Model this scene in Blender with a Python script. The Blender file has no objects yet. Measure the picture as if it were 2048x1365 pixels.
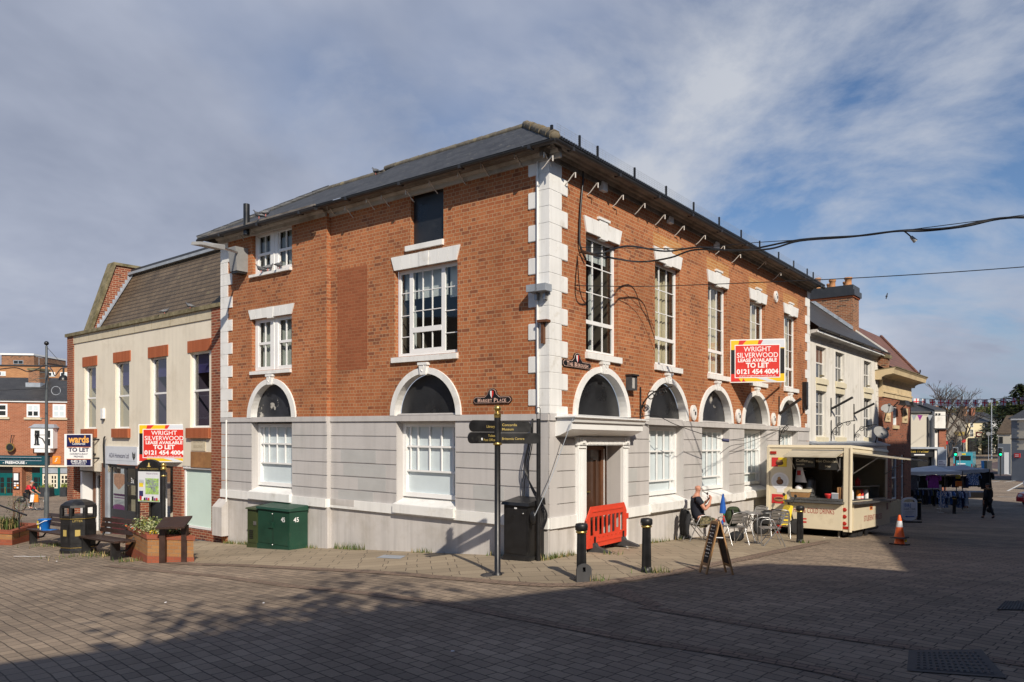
import bpy, bmesh, math, random
from mathutils import Vector, Matrix, geometry
random.seed(7)
SC = bpy.context.scene
COL = SC.collection
R = math.radians
F, CX, YH, HC = 1525.0, 1024.0, 875.0, 2.40      # focal length in photo pixels, centre column, horizon row, eye height
# ------------------------------------------------------------------ helpers
def at(x, y, Y):                                  # photo pixel at depth Y -> world point
 return Vector(((x-CX)/F*Y, Y, HC-(y-YH)/F*Y))
class Frame:                                      # a facade: u along the wall, n outward, z up; courses run with slope sl
 def __init__(s, P, vp, left, n0=0.0):
  vx, vy = vp
  dx, dy = (vx-CX)/F, 1.0
  l = math.hypot(dx, dy)
  s.d = (dx/l, dy/l)
  s.sl = -(vy-YH)/F/l
  s.n = (-s.d[1], s.d[0]) if left else (s.d[1], -s.d[0])
  s.P = (P[0]+s.n[0]*n0, P[1]+s.n[1]*n0)
  s.zo = 0.0
 def w(s, a, b, c):
  return Vector((s.P[0]+s.d[0]*a+s.n[0]*b, s.P[1]+s.d[1]*a+s.n[1]*b, c+s.sl*a+s.zo))
 def uz(s, x, y, n=0.0):
  rx, rz = (x-CX)/F, -(y-YH)/F
  px, py = s.P[0]+s.n[0]*n, s.P[1]+s.n[1]*n
  # px + d0 u = rx (py + d1 u)
  u = (rx*py-px)/(s.d[0]-rx*s.d[1])
  Y = py+s.d[1]*u
  return u, HC+rz*Y-s.sl*u-s.zo
 def u(s, x, n=0.0): return s.uz(x, YH, n)[0]
 def xy(s, a, b):
  return (s.P[0]+s.d[0]*a+s.n[0]*b, s.P[1]+s.d[1]*a+s.n[1]*b)
def orient(az):                                   # 2D helper
 return Vector((math.cos(az), math.sin(az), 0))
TXT = {}
def text_polys(s, bold=0.0):
 k = (s, bold)
 if k in TXT: return TXT[k]
 c = bpy.data.curves.new('lettering', 'FONT')
 c.body = s; c.size = 1.0; c.offset = bold; c.resolution_u = 3
 o = bpy.data.objects.new('lettering', c); COL.objects.link(o)
 dg = bpy.context.evaluated_depsgraph_get(); dg.update()
 m = bpy.data.meshes.new_from_object(o.evaluated_get(dg))
 vs = [v.co.copy() for v in m.vertices]; fs = [tuple(p.vertices) for p in m.polygons]
 bpy.data.objects.remove(o); bpy.data.meshes.remove(m); bpy.data.curves.remove(c)
 TXT[k] = (vs, fs)
 return TXT[k]
class MB:
 """collects shapes and links them as ONE mesh object; optional facade frame"""
 def __init__(s, fr=None):
  s.v, s.f, s.m, s.uv, s.sm = [], [], [], [], []
  s.fr = fr; s.mats = []
  s.M = None
 def mi(s, m):
  if m not in s.mats: s.mats.append(m)
  return s.mats.index(m)
 def add(s, pts, faces, m, uvs=None, smooth=False):
  if s.M is not None: pts = [s.M @ Vector(p) for p in pts]
  else: pts = [Vector(p) for p in pts]
  base = len(s.v); k = s.mi(m)
  s.v += pts
  for i, fc in enumerate(faces):
   s.f.append([base+j for j in fc]); s.m.append(k); s.sm.append(smooth)
   P = [pts[j] for j in fc]
   if uvs: s.uv.append([uvs[j] for j in fc]); continue
   nx = ny = nz = 0.0
   for q in range(len(P)):
    a, b = P[q], P[(q+1) % len(P)]
    nx += (a.y-b.y)*(a.z+b.z); ny += (a.z-b.z)*(a.x+b.x); nz += (a.x-b.x)*(a.y+b.y)
   ax, ay, az = abs(nx), abs(ny), abs(nz)
   if ay >= ax and ay >= az: s.uv.append([(p.x, p.z) for p in P])
   elif ax >= az: s.uv.append([(p.y, p.z) for p in P])
   else: s.uv.append([(p.x, p.y) for p in P])
  return s
 def poly(s, pts, m): return s.add(pts, [list(range(len(pts)))], m)
 def box(s, x0, x1, y0, y1, z0, z1, m, bev=0):
  if x0 > x1: x0, x1 = x1, x0
  if y0 > y1: y0, y1 = y1, y0
  if z0 > z1: z0, z1 = z1, z0
  p = [(x0,y0,z0),(x1,y0,z0),(x1,y1,z0),(x0,y1,z0),(x0,y0,z1),(x1,y0,z1),(x1,y1,z1),(x0,y1,z1)]
  return s.add(p, [(0,3,2,1),(4,5,6,7),(0,1,5,4),(1,2,6,5),(2,3,7,6),(3,0,4,7)], m)
 def hexa(s, p, m):                             # 8 corners: bottom 4, top 4
  return s.add(p, [(0,3,2,1),(4,5,6,7),(0,1,5,4),(1,2,6,5),(2,3,7,6),(3,0,4,7)], m)
 def prism(s, prof, axis, a0, a1, m):           # 2-D polygon swept along axis 'x','y' or 'z'
  n = len(prof)
  def q(p, a):
   return (a,p[0],p[1]) if axis == 'x' else (p[0],a,p[1]) if axis == 'y' else (p[0],p[1],a)
  pts = [q(p,a0) for p in prof]+[q(p,a1) for p in prof]
  fc = [[i,(i+1)%n,n+(i+1)%n,n+i] for i in range(n)]
  s.add(pts, fc+[list(range(n))[::-1], list(range(n,2*n))], m)
  return s
 def plate(s, prof, n0, n1, m, holes=(), mside=None):   # polygon (x,z) with holes, thickness along y
  loops = [list(prof)]+[list(h) for h in holes]
  flat = [p for l in loops for p in l]
  tris = geometry.tessellate_polygon([[Vector((p[0],p[1],0)) for p in l] for l in loops])
  N = len(flat)
  s.add([(p[0],n1,p[1]) for p in flat], [list(t) for t in tris], m)
  if n0 is None: return s
  s.add([(p[0],n0,p[1]) for p in flat], [list(t)[::-1] for t in tris], m)
  for l in loops:
   k = len(l)
   s.add([(p[0],n0,p[1]) for p in l]+[(p[0],n1,p[1]) for p in l],
     [[i,(i+1)%k,k+(i+1)%k,k+i] for i in range(k)], mside or m)
  return s
 def tube(s, pts, r, m, seg=8, cap=True):
  pts = [Vector(p) for p in pts]; n = len(pts)
  rr = r if isinstance(r, (list, tuple)) else [r]*n
  V = []; up = None
  for i, p in enumerate(pts):
   t = (pts[min(i+1,n-1)]-pts[max(i-1,0)])
   t = t.normalized() if t.length > 1e-9 else Vector((0,0,1))
   if up is None:
    up = Vector((0,0,1)) if abs(t.z) < .9 else Vector((1,0,0))
   a = t.cross(up)
   if a.length < 1e-6: a = t.cross(Vector((0,1,0)))
   a.normalize(); b = a.cross(t).normalized(); up = b
   for k in range(seg):
    th = 2*math.pi*k/seg
    V.append(p+(a*math.cos(th)+b*math.sin(th))*rr[i])
  fc = []
  for i in range(n-1):
   for k in range(seg):
    k2 = (k+1) % seg
    fc.append([i*seg+k, i*seg+k2, (i+1)*seg+k2, (i+1)*seg+k])
  s.add(V, fc, m, smooth=True)
  if cap:
   s.add(V[:seg], [list(range(seg))[::-1]], m); s.add(V[-seg:], [list(range(seg))], m)
  return s
 def lathe(s, prof, m, c=(0,0,0), seg=16, smooth=True, sx=1, sy=1):   # prof: (r,z) bottom to top
  V = []; fc = []
  for r, z in prof:
   for k in range(seg):
    th = 2*math.pi*k/seg
    V.append((c[0]+r*sx*math.cos(th), c[1]+r*sy*math.sin(th), c[2]+z))
  for i in range(len(prof)-1):
   for k in range(seg):
    k2 = (k+1) % seg
    fc.append([i*seg+k, i*seg+k2, (i+1)*seg+k2, (i+1)*seg+k])
  s.add(V, fc, m, smooth=smooth)
  s.add(V[:seg], [list(range(seg))[::-1]], m); s.add(V[-seg:], [list(range(seg))], m)
  return s
 def ball(s, c, r, m, sx=1, sy=1, sz=1, seg=14, rings=9):
  prof = [(max(1e-4, r*math.sin(math.pi*i/rings)), -r*sz*math.cos(math.pi*i/rings)) for i in range(rings+1)]
  return s.lathe(prof, m, c, seg, True, sx, sy)
 def text(s, string, x, z, size, m, y=0.0, wid=None, align='c', bold=0.0, sx=1.0, flip=False):
  """lettering standing in the x,z plane facing -y (flip: facing +y frames with outward n)"""
  vs, fs = text_polys(string, bold)
  if not vs: return s
  x0 = min(v.x for v in vs); x1 = max(v.x for v in vs)
  k = size
  kx = k*sx
  if wid: kx = wid/(x1-x0)
  w = (x1-x0)*kx
  ox = x-w/2 if align == 'c' else x if align == 'l' else x-w
  pts = []
  for v in vs:
   px = ox+(v.x-x0)*kx
   if flip: px = 2*x-px if align == 'c' else px
   pts.append((px, y, z+v.y*k))
  return s.add(pts, [list(f) for f in fs], m)
 def build(s, name, parent=None, shift=None):
  me = bpy.data.meshes.new(name)
  if s.fr:
   W = [s.fr.w(*p) for p in s.v]
  else: W = s.v
  o = bpy.data.objects.new(name, me)
  if s.fr:
   if parent is not None: off = parent.location if parent.parent is None else parent.parent.location
   else:
    off = Vector((sum(p.x for p in W)/len(W), sum(p.y for p in W)/len(W), min(p.z for p in W)))
    o.location = off
   W = [p-off for p in W]
  if s.fr and s.fr.d[0]*s.fr.n[1]-s.fr.d[1]*s.fr.n[0] < 0:
   s.f = [f[::-1] for f in s.f]; s.uv = [u[::-1] for u in s.uv]
  me.from_pydata([tuple(p) for p in W], [], s.f)
  for m in s.mats: me.materials.append(m)
  me.polygons.foreach_set('material_index', s.m)
  me.polygons.foreach_set('use_smooth', s.sm)
  ul = me.uv_layers.new(name='UVMap')
  flat = [c for f in s.uv for p in f for c in p]
  ul.data.foreach_set('uv', flat)
  me.update()
  COL.objects.link(o)
  if parent is not None: o.parent = parent
  return o
def tag(o, label=None, cat=None, group=None, kind=None):
 if label: o['label'] = label
 if cat: o['category'] = cat
 if group: o['group'] = group
 if kind: o['kind'] = kind
 return o
def empty(name, loc, rz=0.0, label=None, cat=None, group=None):
 o = bpy.data.objects.new(name, None); COL.objects.link(o)
 o.location = loc; o.rotation_euler = (0,0,rz); o.empty_display_size = .2
 return tag(o, label, cat, group)
def copy_tree(o, parent=None):
 c = o.copy(); COL.objects.link(c)
 if parent is not None: c.parent = parent
 for ch in list(o.children): copy_tree(ch, c)
 return c
def place_copy(o, loc, rz=0.0, label=None, scale=None):
 c = copy_tree(o); c.location = loc; c.rotation_euler = (0,0,rz)
 if scale: c.scale = (scale,)*3
 if label: c['label'] = label
 return c
# ------------------------------------------------------------------ materials
def nt_new(name):
 m = bpy.data.materials.new(name); m.use_nodes = True
 nt = m.node_tree; b = nt.nodes['Principled BSDF']
 return m, nt, b
def N(nt, t, **kw):
 n = nt.nodes.new(t)
 for k, v in kw.items():
  if hasattr(n, k): setattr(n, k, v)
  else: n.inputs[k].default_value = v
 return n
def rgb(c): return (c[0], c[1], c[2], 1.0)
def srgb(r, g, b):
 f = lambda v: (v/255/12.92) if v/255 <= .04045 else ((v/255+.055)/1.055)**2.4
 return (f(r), f(g), f(b))
def mix(nt, a, b, fac, mode='MIX'):
 n = nt.nodes.new('ShaderNodeMix'); n.data_type = 'RGBA'; n.blend_type = mode
 L = nt.links
 for i, v in ((6, a), (7, b), (0, fac)):
  if isinstance(v, (int, float)): n.inputs[i].default_value = v
  elif isinstance(v, tuple): n.inputs[i].default_value = rgb(v)
  else: L.new(v, n.inputs[i])
 return n.outputs[2]
def noise(nt, vec, scale, detail=3.0, rough=.55, dist=0.0):
 n = N(nt, 'ShaderNodeTexNoise'); n.inputs['Scale'].default_value = scale
 n.inputs['Detail'].default_value = detail; n.inputs['Roughness'].default_value = rough
 n.inputs['Distortion'].default_value = dist
 if vec is not None: nt.links.new(vec, n.inputs['Vector'])
 return n.outputs['Fac']
def ramp(nt, fac, stops):
 n = N(nt, 'ShaderNodeValToRGB'); e = n.color_ramp.elements
 while len(e) < len(stops): e.new(.5)
 for i, (p, c) in enumerate(stops):
  e[i].position = p; e[i].color = rgb(c) if isinstance(c, tuple) else (c,c,c,1)
 nt.links.new(fac, n.inputs['Fac'])
 return n.outputs['Color']
def bump(nt, b, h, strength=.3, dist=.01):
 n = N(nt, 'ShaderNodeBump'); n.inputs['Strength'].default_value = strength; n.inputs['Distance'].default_value = dist
 nt.links.new(h, n.inputs['Height']); nt.links.new(n.outputs['Normal'], b.inputs['Normal'])
def coord(nt, kind='Object', scale=None, rot=0.0):
 t = N(nt, 'ShaderNodeTexCoord'); o = t.outputs[kind]
 if scale or rot:
  mp = N(nt, 'ShaderNodeMapping')
  if scale: mp.inputs['Scale'].default_value = scale
  mp.inputs['Rotation'].default_value = (0,0,rot)
  nt.links.new(o, mp.inputs['Vector']); o = mp.outputs['Vector']
 return o
def M(name, c, rough=.6, metal=0.0, var=.12, vs=3.0, bmp=0.0, bs=40.0, kind='Object', spec=.4, coat=0.0, dirt=None, dsc=1.2, dth=(.55,.75), streak=0):
 m, nt, b = nt_new(name)
 v = coord(nt, kind)
 b.inputs['Roughness'].default_value = rough; b.inputs['Metallic'].default_value = metal
 b.inputs['Specular IOR Level'].default_value = spec
 b.inputs['Coat Weight'].default_value = coat
 if var:
  f = noise(nt, v, vs, 4)
  lo = tuple(x*(1-var) for x in c); hi = tuple(min(1,x*(1+var)) for x in c)
  col = ramp(nt, f, [(.3, lo), (.7, hi)])
  if dirt:
   g = noise(nt, v, dsc, 6, .65)
   col = mix(nt, col, dirt, ramp(nt, g, [(dth[0], 0.0), (dth[1], 1.0)]))
  if streak:                                                   # rain runs
   sv_ = noise(nt, coord(nt, kind, (5.5,5.5,.35)), 1.0, 5, .6)
   col = mix(nt, col, ramp(nt, sv_, [(.34, 1-streak), (.55, 1.0)]), 1.0, 'MULTIPLY')
  nt.links.new(col, b.inputs['Base Color'])
  rr = ramp(nt, f, [(.3, max(0,rough-.08)), (.7, min(1,rough+.08))])
  nt.links.new(rr, b.inputs['Roughness'])
 else: b.inputs['Base Color'].default_value = rgb(c)
 if bmp: bump(nt, b, noise(nt, v, bs, 4), bmp)
 return m
def brick_mat(name, c1, c2, mortar, bw=.235, rh=.082, mort=.010, dark=None, patch=.25, bmp=.35, kind='UV', rot=0.0, off=.5, rough=.85, sq=1.0, freq=2, sqf=2, msm=.1, bias=0.0, stain=None, wob_=.016, gum=None):
 m, nt, b = nt_new(name)
 v = coord(nt, kind, rot=rot)
 # a little wobble so that courses are not ruler straight
 nw = N(nt, 'ShaderNodeTexNoise'); nw.inputs['Scale'].default_value = 2.2; nt.links.new(v, nw.inputs['Vector'])
 wob = N(nt, 'ShaderNodeVectorMath', operation='MULTIPLY_ADD'); nt.links.new(nw.outputs['Color'], wob.inputs[0])
 wob.inputs[1].default_value = (wob_,wob_,0); nt.links.new(v, wob.inputs[2])
 v2 = wob.outputs[0]
 t = N(nt, 'ShaderNodeTexBrick'); t.offset = off; t.offset_frequency = freq; t.squash = sq; t.squash_frequency = sqf
 t.inputs['Scale'].default_value = 1.0; t.inputs['Brick Width'].default_value = bw; t.inputs['Row Height'].default_value = rh
 t.inputs['Mortar Size'].default_value = mort; t.inputs['Mortar Smooth'].default_value = msm; t.inputs['Bias'].default_value = bias
 t.inputs['Color1'].default_value = rgb(c1); t.inputs['Color2'].default_value = rgb(c2); t.inputs['Mortar'].default_value = rgb(mortar)
 nt.links.new(v2, t.inputs['Vector'])
 col = t.outputs['Color']
 # second lattice picks out odd dark bricks
 if dark:
  t2 = N(nt, 'ShaderNodeTexBrick'); t2.offset = off; t2.offset_frequency = freq; t2.squash = sq; t2.squash_frequency = sqf
  for k in ('Scale','Brick Width','Row Height','Mortar Size','Mortar Smooth'): t2.inputs[k].default_value = t.inputs[k].default_value
  t2.inputs['Color1'].default_value = (0,0,0,1); t2.inputs['Color2'].default_value = (1,1,1,1); t2.inputs['Mortar'].default_value = (0,0,0,1)
  nt.links.new(v2, t2.inputs['Vector'])
  nn = noise(nt, v, 1.1, 3)
  su = N(nt, 'ShaderNodeMath', operation='MULTIPLY'); nt.links.new(t2.outputs['Color'], su.inputs[0]); nt.links.new(nn, su.inputs[1])
  fac = ramp(nt, su.outputs[0], [(.40, 0.0), (.52, .8)])
  col = mix(nt, col, dark, fac)
 f = noise(nt, v, .6, 5, .6)
 col = mix(nt, col, ramp(nt, f, [(.25, 1-patch), (.75, 1+patch*.4)]), 1.0, 'MULTIPLY')
 f2 = noise(nt, v, 35, 3)
 col = mix(nt, col, ramp(nt, f2, [(.2, .82), (.8, 1.12)]), 1.0, 'MULTIPLY')
 if stain:
  st = noise(nt, v, stain[1], 6, .7)
  col = mix(nt, col, stain[0], ramp(nt, st, [(stain[2], 0.0), (stain[2]+.18, .75)]))
 if gum:                                                          # trodden gum and oil drips, tyre-rubbed patches
  vo = N(nt, 'ShaderNodeTexVoronoi'); vo.inputs['Scale'].default_value = 1.7; nt.links.new(v, vo.inputs['Vector'])
  col = mix(nt, col, gum, ramp(nt, vo.outputs['Distance'], [(.030, .75), (.055, 0.0)]))
  big = noise(nt, coord(nt, kind, (.05,.35,1), .9), 1.0, 4, .6)
  col = mix(nt, col, ramp(nt, big, [(.36, .78), (.56, 1.06)]), 1.0, 'MULTIPLY')
 nt.links.new(col, b.inputs['Base Color'])
 b.inputs['Roughness'].default_value = rough
 b.inputs['Specular IOR Level'].default_value = .25
 inv = N(nt, 'ShaderNodeMath', operation='SUBTRACT'); inv.inputs[0].default_value = 1.0; nt.links.new(t.outputs['Fac'], inv.inputs[1])
 ad = N(nt, 'ShaderNodeMath', operation='MULTIPLY_ADD'); nt.links.new(f2, ad.inputs[0]); ad.inputs[1].default_value = .35; nt.links.new(inv.outputs[0], ad.inputs[2])
 bump(nt, b, ad.outputs[0], bmp, .012)
 return m
def glass_mat(name, tint=(.02,.022,.025), rough=.03):
 m, nt, b = nt_new(name)
 # window glass: mostly see-through with mirror-like reflection at the surface
 b.inputs['Base Color'].default_value = (1,1,1,1)
 tr = N(nt, 'ShaderNodeBsdfTransparent'); tr.inputs['Color'].default_value = (.80,.84,.83,1)
 gl = N(nt, 'ShaderNodeBsdfGlossy'); gl.inputs['Roughness'].default_value = rough
 lw = N(nt, 'ShaderNodeLayerWeight'); lw.inputs['Blend'].default_value = .5
 pw_ = N(nt, 'ShaderNodeMath', operation='POWER'); nt.links.new(lw.outputs['Facing'], pw_.inputs[0]); pw_.inputs[1].default_value = 4.0
 mx = N(nt, 'ShaderNodeMath', operation='MULTIPLY_ADD'); nt.links.new(pw_.outputs[0], mx.inputs[0]); mx.inputs[1].default_value = .85; mx.inputs[2].default_value = .075
 ms = N(nt, 'ShaderNodeMixShader')
 nt.links.new(mx.outputs[0], ms.inputs[0]); nt.links.new(tr.outputs[0], ms.inputs[1]); nt.links.new(gl.outputs[0], ms.inputs[2])
 nt.links.new(ms.outputs[0], nt.nodes['Material Output'].inputs['Surface'])
 return m
# ------------------------------------------------------------------ camera, light, sky
cam = bpy.data.cameras.new('camera'); camo = bpy.data.objects.new('camera', cam); COL.objects.link(camo)
camo.location = (0,0,HC); camo.rotation_euler = (R(90),0,0)
cam.sensor_width = 36; cam.lens = F/2048*36; cam.shift_y = (YH-682.5)/2048; cam.clip_end = 3000; cam.clip_start = .05
SC.camera = camo
SUN_EL = R(34.5)
sun_to = Vector((.30,-.954,0)).normalized()                      # horizontal direction towards the sun
sv = Vector((sun_to.x*math.cos(SUN_EL), sun_to.y*math.cos(SUN_EL), math.sin(SUN_EL)))
sl = bpy.data.lights.new('sun','SUN'); so = bpy.data.objects.new('sun', sl); COL.objects.link(so)
sl.energy = 5.0; sl.angle = R(.6); sl.color = (1.0,.90,.76)
so.rotation_euler = sv.to_track_quat('Z','Y').to_euler(); so.location = (0,0,60)
SC.view_settings.view_transform = 'Standard'; SC.view_settings.look = 'None'; SC.view_settings.exposure = 0.0; SC.view_settings.gamma = 1.0
w = bpy.data.worlds.new('World'); SC.world = w; w.use_nodes = True
nt = w.node_tree; bg = nt.nodes['Background']; bg.inputs['Strength'].default_value = .093
sky = N(nt,'ShaderNodeTexSky'); sky.sky_type = 'NISHITA'; sky.sun_disc = False
sky.sun_elevation = SUN_EL; sky.sun_rotation = math.atan2(sun_to.x, sun_to.y); sky.altitude = 50; sky.air_density = 1.0; sky.dust_density = .7; sky.ozone_density = 1.5
tc = N(nt,'ShaderNodeTexCoord')
sep = N(nt,'ShaderNodeSeparateXYZ'); nt.links.new(tc.outputs['Generated'], sep.inputs[0])
def wm(op, a, b=None, c=None, clamp=False):
 n = N(nt,'ShaderNodeMath', operation=op); n.use_clamp = clamp
 for i, v in enumerate((a,b,c)):
  if v is None: continue
  if isinstance(v,(int,float)): n.inputs[i].default_value = v
  else: nt.links.new(v, n.inputs[i])
 return n.outputs[0]
zz = wm('MAXIMUM', sep.outputs['Z'], 0.0)
den = wm('ADD', zz, .34)
px_ = wm('DIVIDE', sep.outputs['X'], den); py_ = wm('DIVIDE', sep.outputs['Y'], den)
cmb = N(nt,'ShaderNodeCombineXYZ'); nt.links.new(px_, cmb.inputs[0]); nt.links.new(py_, cmb.inputs[1])
def wnoise(scale, detail, rough, off, st=(1,1,1), dist=.0):
 mp = N(nt,'ShaderNodeMapping'); mp.inputs['Location'].default_value = off; mp.inputs['Scale'].default_value = st
 nt.links.new(cmb.outputs[0], mp.inputs['Vector'])
 return noise(nt, mp.outputs['Vector'], scale, detail, rough, dist)
# broad grey sheet on the left, torn white wisps over blue on the right, low cumulus near the horizon
lean = wm('MULTIPLY_ADD', px_, -.30, -.02)
big = wnoise(.75, 6, .55, (9.6,5.2,0), (1.0,.9,1), .15)
cover = ramp(nt, wm('ADD', big, lean), [(.33, 0.0), (.62, 1.0)])
fine = wnoise(1.55, 8, .60, (5.9,3.3,0), (1.0,1.0,1), .25)
wisp = ramp(nt, fine, [(.44, 0.0), (.54, .55), (.63, 1.0)])
lit = wnoise(1.1, 6, .58, (5.7,2.2,0), (1,.95,1), .15)
ccol = ramp(nt, lit, [(.28, srgb(124,133,153)), (.47, srgb(153,160,177)), (.62, srgb(178,183,195)), (.78, srgb(206,209,214))])
low = wnoise(2.4, 7, .58, (1.3,9.1,0), (1,1.5,1), .4)
band = ramp(nt, zz, [(.0, 1.0), (.12, .9), (.26, 0.0)])
lowf = wm('MULTIPLY', ramp(nt, low, [(.40, 0.0), (.54, .95)]), band)
CG = N(nt,'ShaderNodeMix'); CG.data_type = 'RGBA'; CG.blend_type = 'MULTIPLY'; CG.inputs[0].default_value = 1.0
CG.inputs[7].default_value = (13.4,13.4,13.4,1); nt.links.new(ccol, CG.inputs[6])
SG = N(nt,'ShaderNodeMix'); SG.data_type = 'RGBA'; SG.blend_type = 'MULTIPLY'; SG.inputs[0].default_value = 1.0
SG.inputs[7].default_value = (.82,.95,1.12,1); nt.links.new(sky.outputs[0], SG.inputs[6])
c1 = mix(nt, SG.outputs[2], tuple(v*11.5 for v in srgb(190,195,205)), wisp)
c1 = mix(nt, c1, tuple(v*10 for v in srgb(140,156,184)), ramp(nt, zz, [(0.0,.85),(.20,0.0)]))
c1 = mix(nt, c1, CG.outputs[2], lowf)
c2 = mix(nt, c1, CG.outputs[2], cover)
# clouds faded out overhead and behind the viewer to lower the fill light
ahead = wm('MULTIPLY', ramp(nt, wm('MULTIPLY_ADD', sep.outputs['Y'], .5, .5), [(.45, 0.0), (.62, 1.0)]), ramp(nt, zz, [(.52, 1.0), (.72, .0)]))
c2 = mix(nt, SG.outputs[2], c2, ahead)
nt.links.new(c2, bg.inputs['Color'])
WORLD_NT = nt
# ------------------------------------------------------------------ lie of the land
CORNER = (.74, 15.25)
dL2 = (-.788,.6155); dR2 = (.6155,.788)
ZB = [(-60,0),(-2,0.0),(0,-.005),(3.24,-.115),(6.85,-.29),(11,-.53),(20,-1.08),(32,-1.65),(50,-2.0),(80,-2.15),(125,-2.0),(193,-.7),(300,2.5),(450,6),(900,8),(3000,8)]
def zb(b):
 if b <= ZB[0][0]: return 0.0
 for i in range(len(ZB)-1):
  x0,y0 = ZB[i]; x1,y1 = ZB[i+1]
  if b <= x1:
   def sl_(j):
    if j <= 0 or j >= len(ZB)-1: return 0.0
    return (ZB[j+1][1]-ZB[j-1][1])/(ZB[j+1][0]-ZB[j-1][0])
   h = x1-x0; t = (b-x0)/h; m0 = sl_(i)*h; m1 = sl_(i+1)*h
   return (2*t**3-3*t*t+1)*y0+(t**3-2*t*t+t)*m0+(-2*t**3+3*t*t)*y1+(t**3-t*t)*m1
 return ZB[-1][1]
def sp(t, k=.5): return t if t > 20*k else k*math.log1p(math.exp(max(-40,t/k)))
def g(X, Y):
 rx, ry = X-CORNER[0], Y-CORNER[1]
 a = rx*dL2[0]+ry*dL2[1]; b = rx*dR2[0]+ry*dR2[1]
 ap = sp(a)
 wgt = 1/(1+(max(a-8,0)/16)**2)
 return -2.9*(1-math.exp(-ap/43))+zb(b)*wgt
def gp(x, y, dz=0.0):                                             # photo pixel -> point on the ground
 lo, hi = 2.0, 2.0
 def fz(Y):
  p = at(x,y,Y); return p.z-g(p.x,p.y)
 Y = 3.0
 while Y < 400 and fz(Y) > 0: Y *= 1.03
 a_, b_ = Y/1.03, Y
 for _ in range(40):
  mY = (a_+b_)/2
  if fz(mY) > 0: a_ = mY
  else: b_ = mY
 p = at(x,y,(a_+b_)/2); return Vector((p.x,p.y,g(p.x,p.y)+dz))
def gx(x, Y, dz=0.0):                                             # photo column at depth Y, on the ground
 X = (x-CX)/F*Y; return Vector((X,Y,g(X,Y)+dz))
FL = Frame(CORNER, (-929,853), True); FR = Frame(CORNER, (2215,889), False)
# ------------------------------------------------------------------ ground
def paver_mat(name, c1, c2, joint, bw, rh, rot, mort=.012, patch=.2, bmp=.5, stain=None, rough=.85, gum=None):
 return brick_mat(name, c1, c2, joint, bw=bw, rh=rh, mort=mort, dark=None, patch=patch, bmp=bmp, rot=rot, rough=rough, msm=.3, stain=stain, sq=.8, freq=2, sqf=2, off=.43, wob_=.05, gum=gum)
aL = math.atan2(dL2[1], dL2[0]); aR = math.atan2(dR2[1], dR2[0])
m_plaza = paver_mat('block_paving', (.365,.285,.208), (.25,.197,.148), (.098,.078,.059), .27, .165, -aL+R(8), .009, .30, .4, stain=((.21,.17,.132),.30,.58), gum=(.10,.085,.07))
m_pave = paver_mat('buff_paving_slabs', (.375,.305,.215), (.315,.255,.180), (.12,.095,.07), .60, .45, -aR+R(45), .010, .16, .3, stain=((.20,.16,.12),.8,.62), gum=(.13,.11,.085))
m_band = paver_mat('red_block_band', (.29,.205,.15), (.22,.16,.12), (.10,.08,.062), .20, .10, -aL, .010, .2, .45)
m_tar = M('asphalt', (.060,.056,.056), .85, var=.15, vs=.7, bmp=.2, bs=60)
m_tar_red = M('reddish_asphalt', (.105,.072,.068), .85, var=.15, vs=.5, bmp=.2, bs=60)
m_line = M('road_paint', (.60,.60,.57), .7, var=.1, vs=3)
def ext(a, b, s):
 n = max(1, int(round((b-a)/s))); return [a+(b-a)*i/n for i in range(n+1)]
xs = ext(-900,-200,100)[:-1]+ext(-200,-70,10)[:-1]+ext(-70,-28,2)[:-1]+ext(-28,30,.5)[:-1]+ext(30,80,2)[:-1]+ext(80,240,10)[:-1]+ext(240,900,100)
ys = ext(-300,-60,40)[:-1]+ext(-60,-14,4)[:-1]+ext(-14,0,1)[:-1]+ext(0,42,.5)[:-1]+ext(42,110,2)[:-1]+ext(110,300,10)[:-1]+ext(300,1400,100)
mb = MB(); nx, ny = len(xs), len(ys)
V = [(x,y,g(x,y)) for y in ys for x in xs]
Fc = [(j*nx+i, j*nx+i+1, (j+1)*nx+i+1, (j+1)*nx+i) for j in range(ny-1) for i in range(nx-1)]
mb.add(V, Fc, m_plaza, [(v[0],v[1]) for v in V], True)
tag(mb.build('ground'), kind='structure')
def sheet(name, A, B, m, dz, nx=24, ny=6, uvrot=0.0):
 """strip between two polylines A and B laid on the ground"""
 def samp(P, t):
  L = [0.0]
  for i in range(len(P)-1): L.append(L[-1]+math.hypot(P[i+1][0]-P[i][0], P[i+1][1]-P[i][1]))
  s = t*L[-1]
  for i in range(len(P)-1):
   if s <= L[i+1]+1e-9:
    f = (s-L[i])/max(1e-9, L[i+1]-L[i]); return (P[i][0]+(P[i+1][0]-P[i][0])*f, P[i][1]+(P[i+1][1]-P[i][1])*f)
  return P[-1][:2]
 mb = MB(); V = []
 for i in range(nx+1):
  a, b = samp(A, i/nx), samp(B, i/nx)
  for j in range(ny+1):
   f = j/ny; x, y = a[0]+(b[0]-a[0])*f, a[1]+(b[1]-a[1])*f
   V.append((x,y,g(x,y)+dz))
 fc = [(i*(ny+1)+j,(i+1)*(ny+1)+j,(i+1)*(ny+1)+j+1,i*(ny+1)+j+1) for i in range(nx) for j in range(ny)]
 mb.add(V, fc, m, [(v[0],v[1]) for v in V], True)
 return tag(mb.build(name), kind='structure')
def G2(*pts): return [tuple(gp(x,y)[:2]) for x,y in pts]
edgeL = G2((300,1118),(390,1127),(500,1130),(750,1142),(900,1154),(1000,1162))
edgeC = G2((1000,1162),(1024,1164),(1100,1168),(1159,1167),(1224,1160))
edgeR = G2((1224,1160),(1324,1146),(1474,1117),(1574,1096),(1639,1083))
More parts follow.
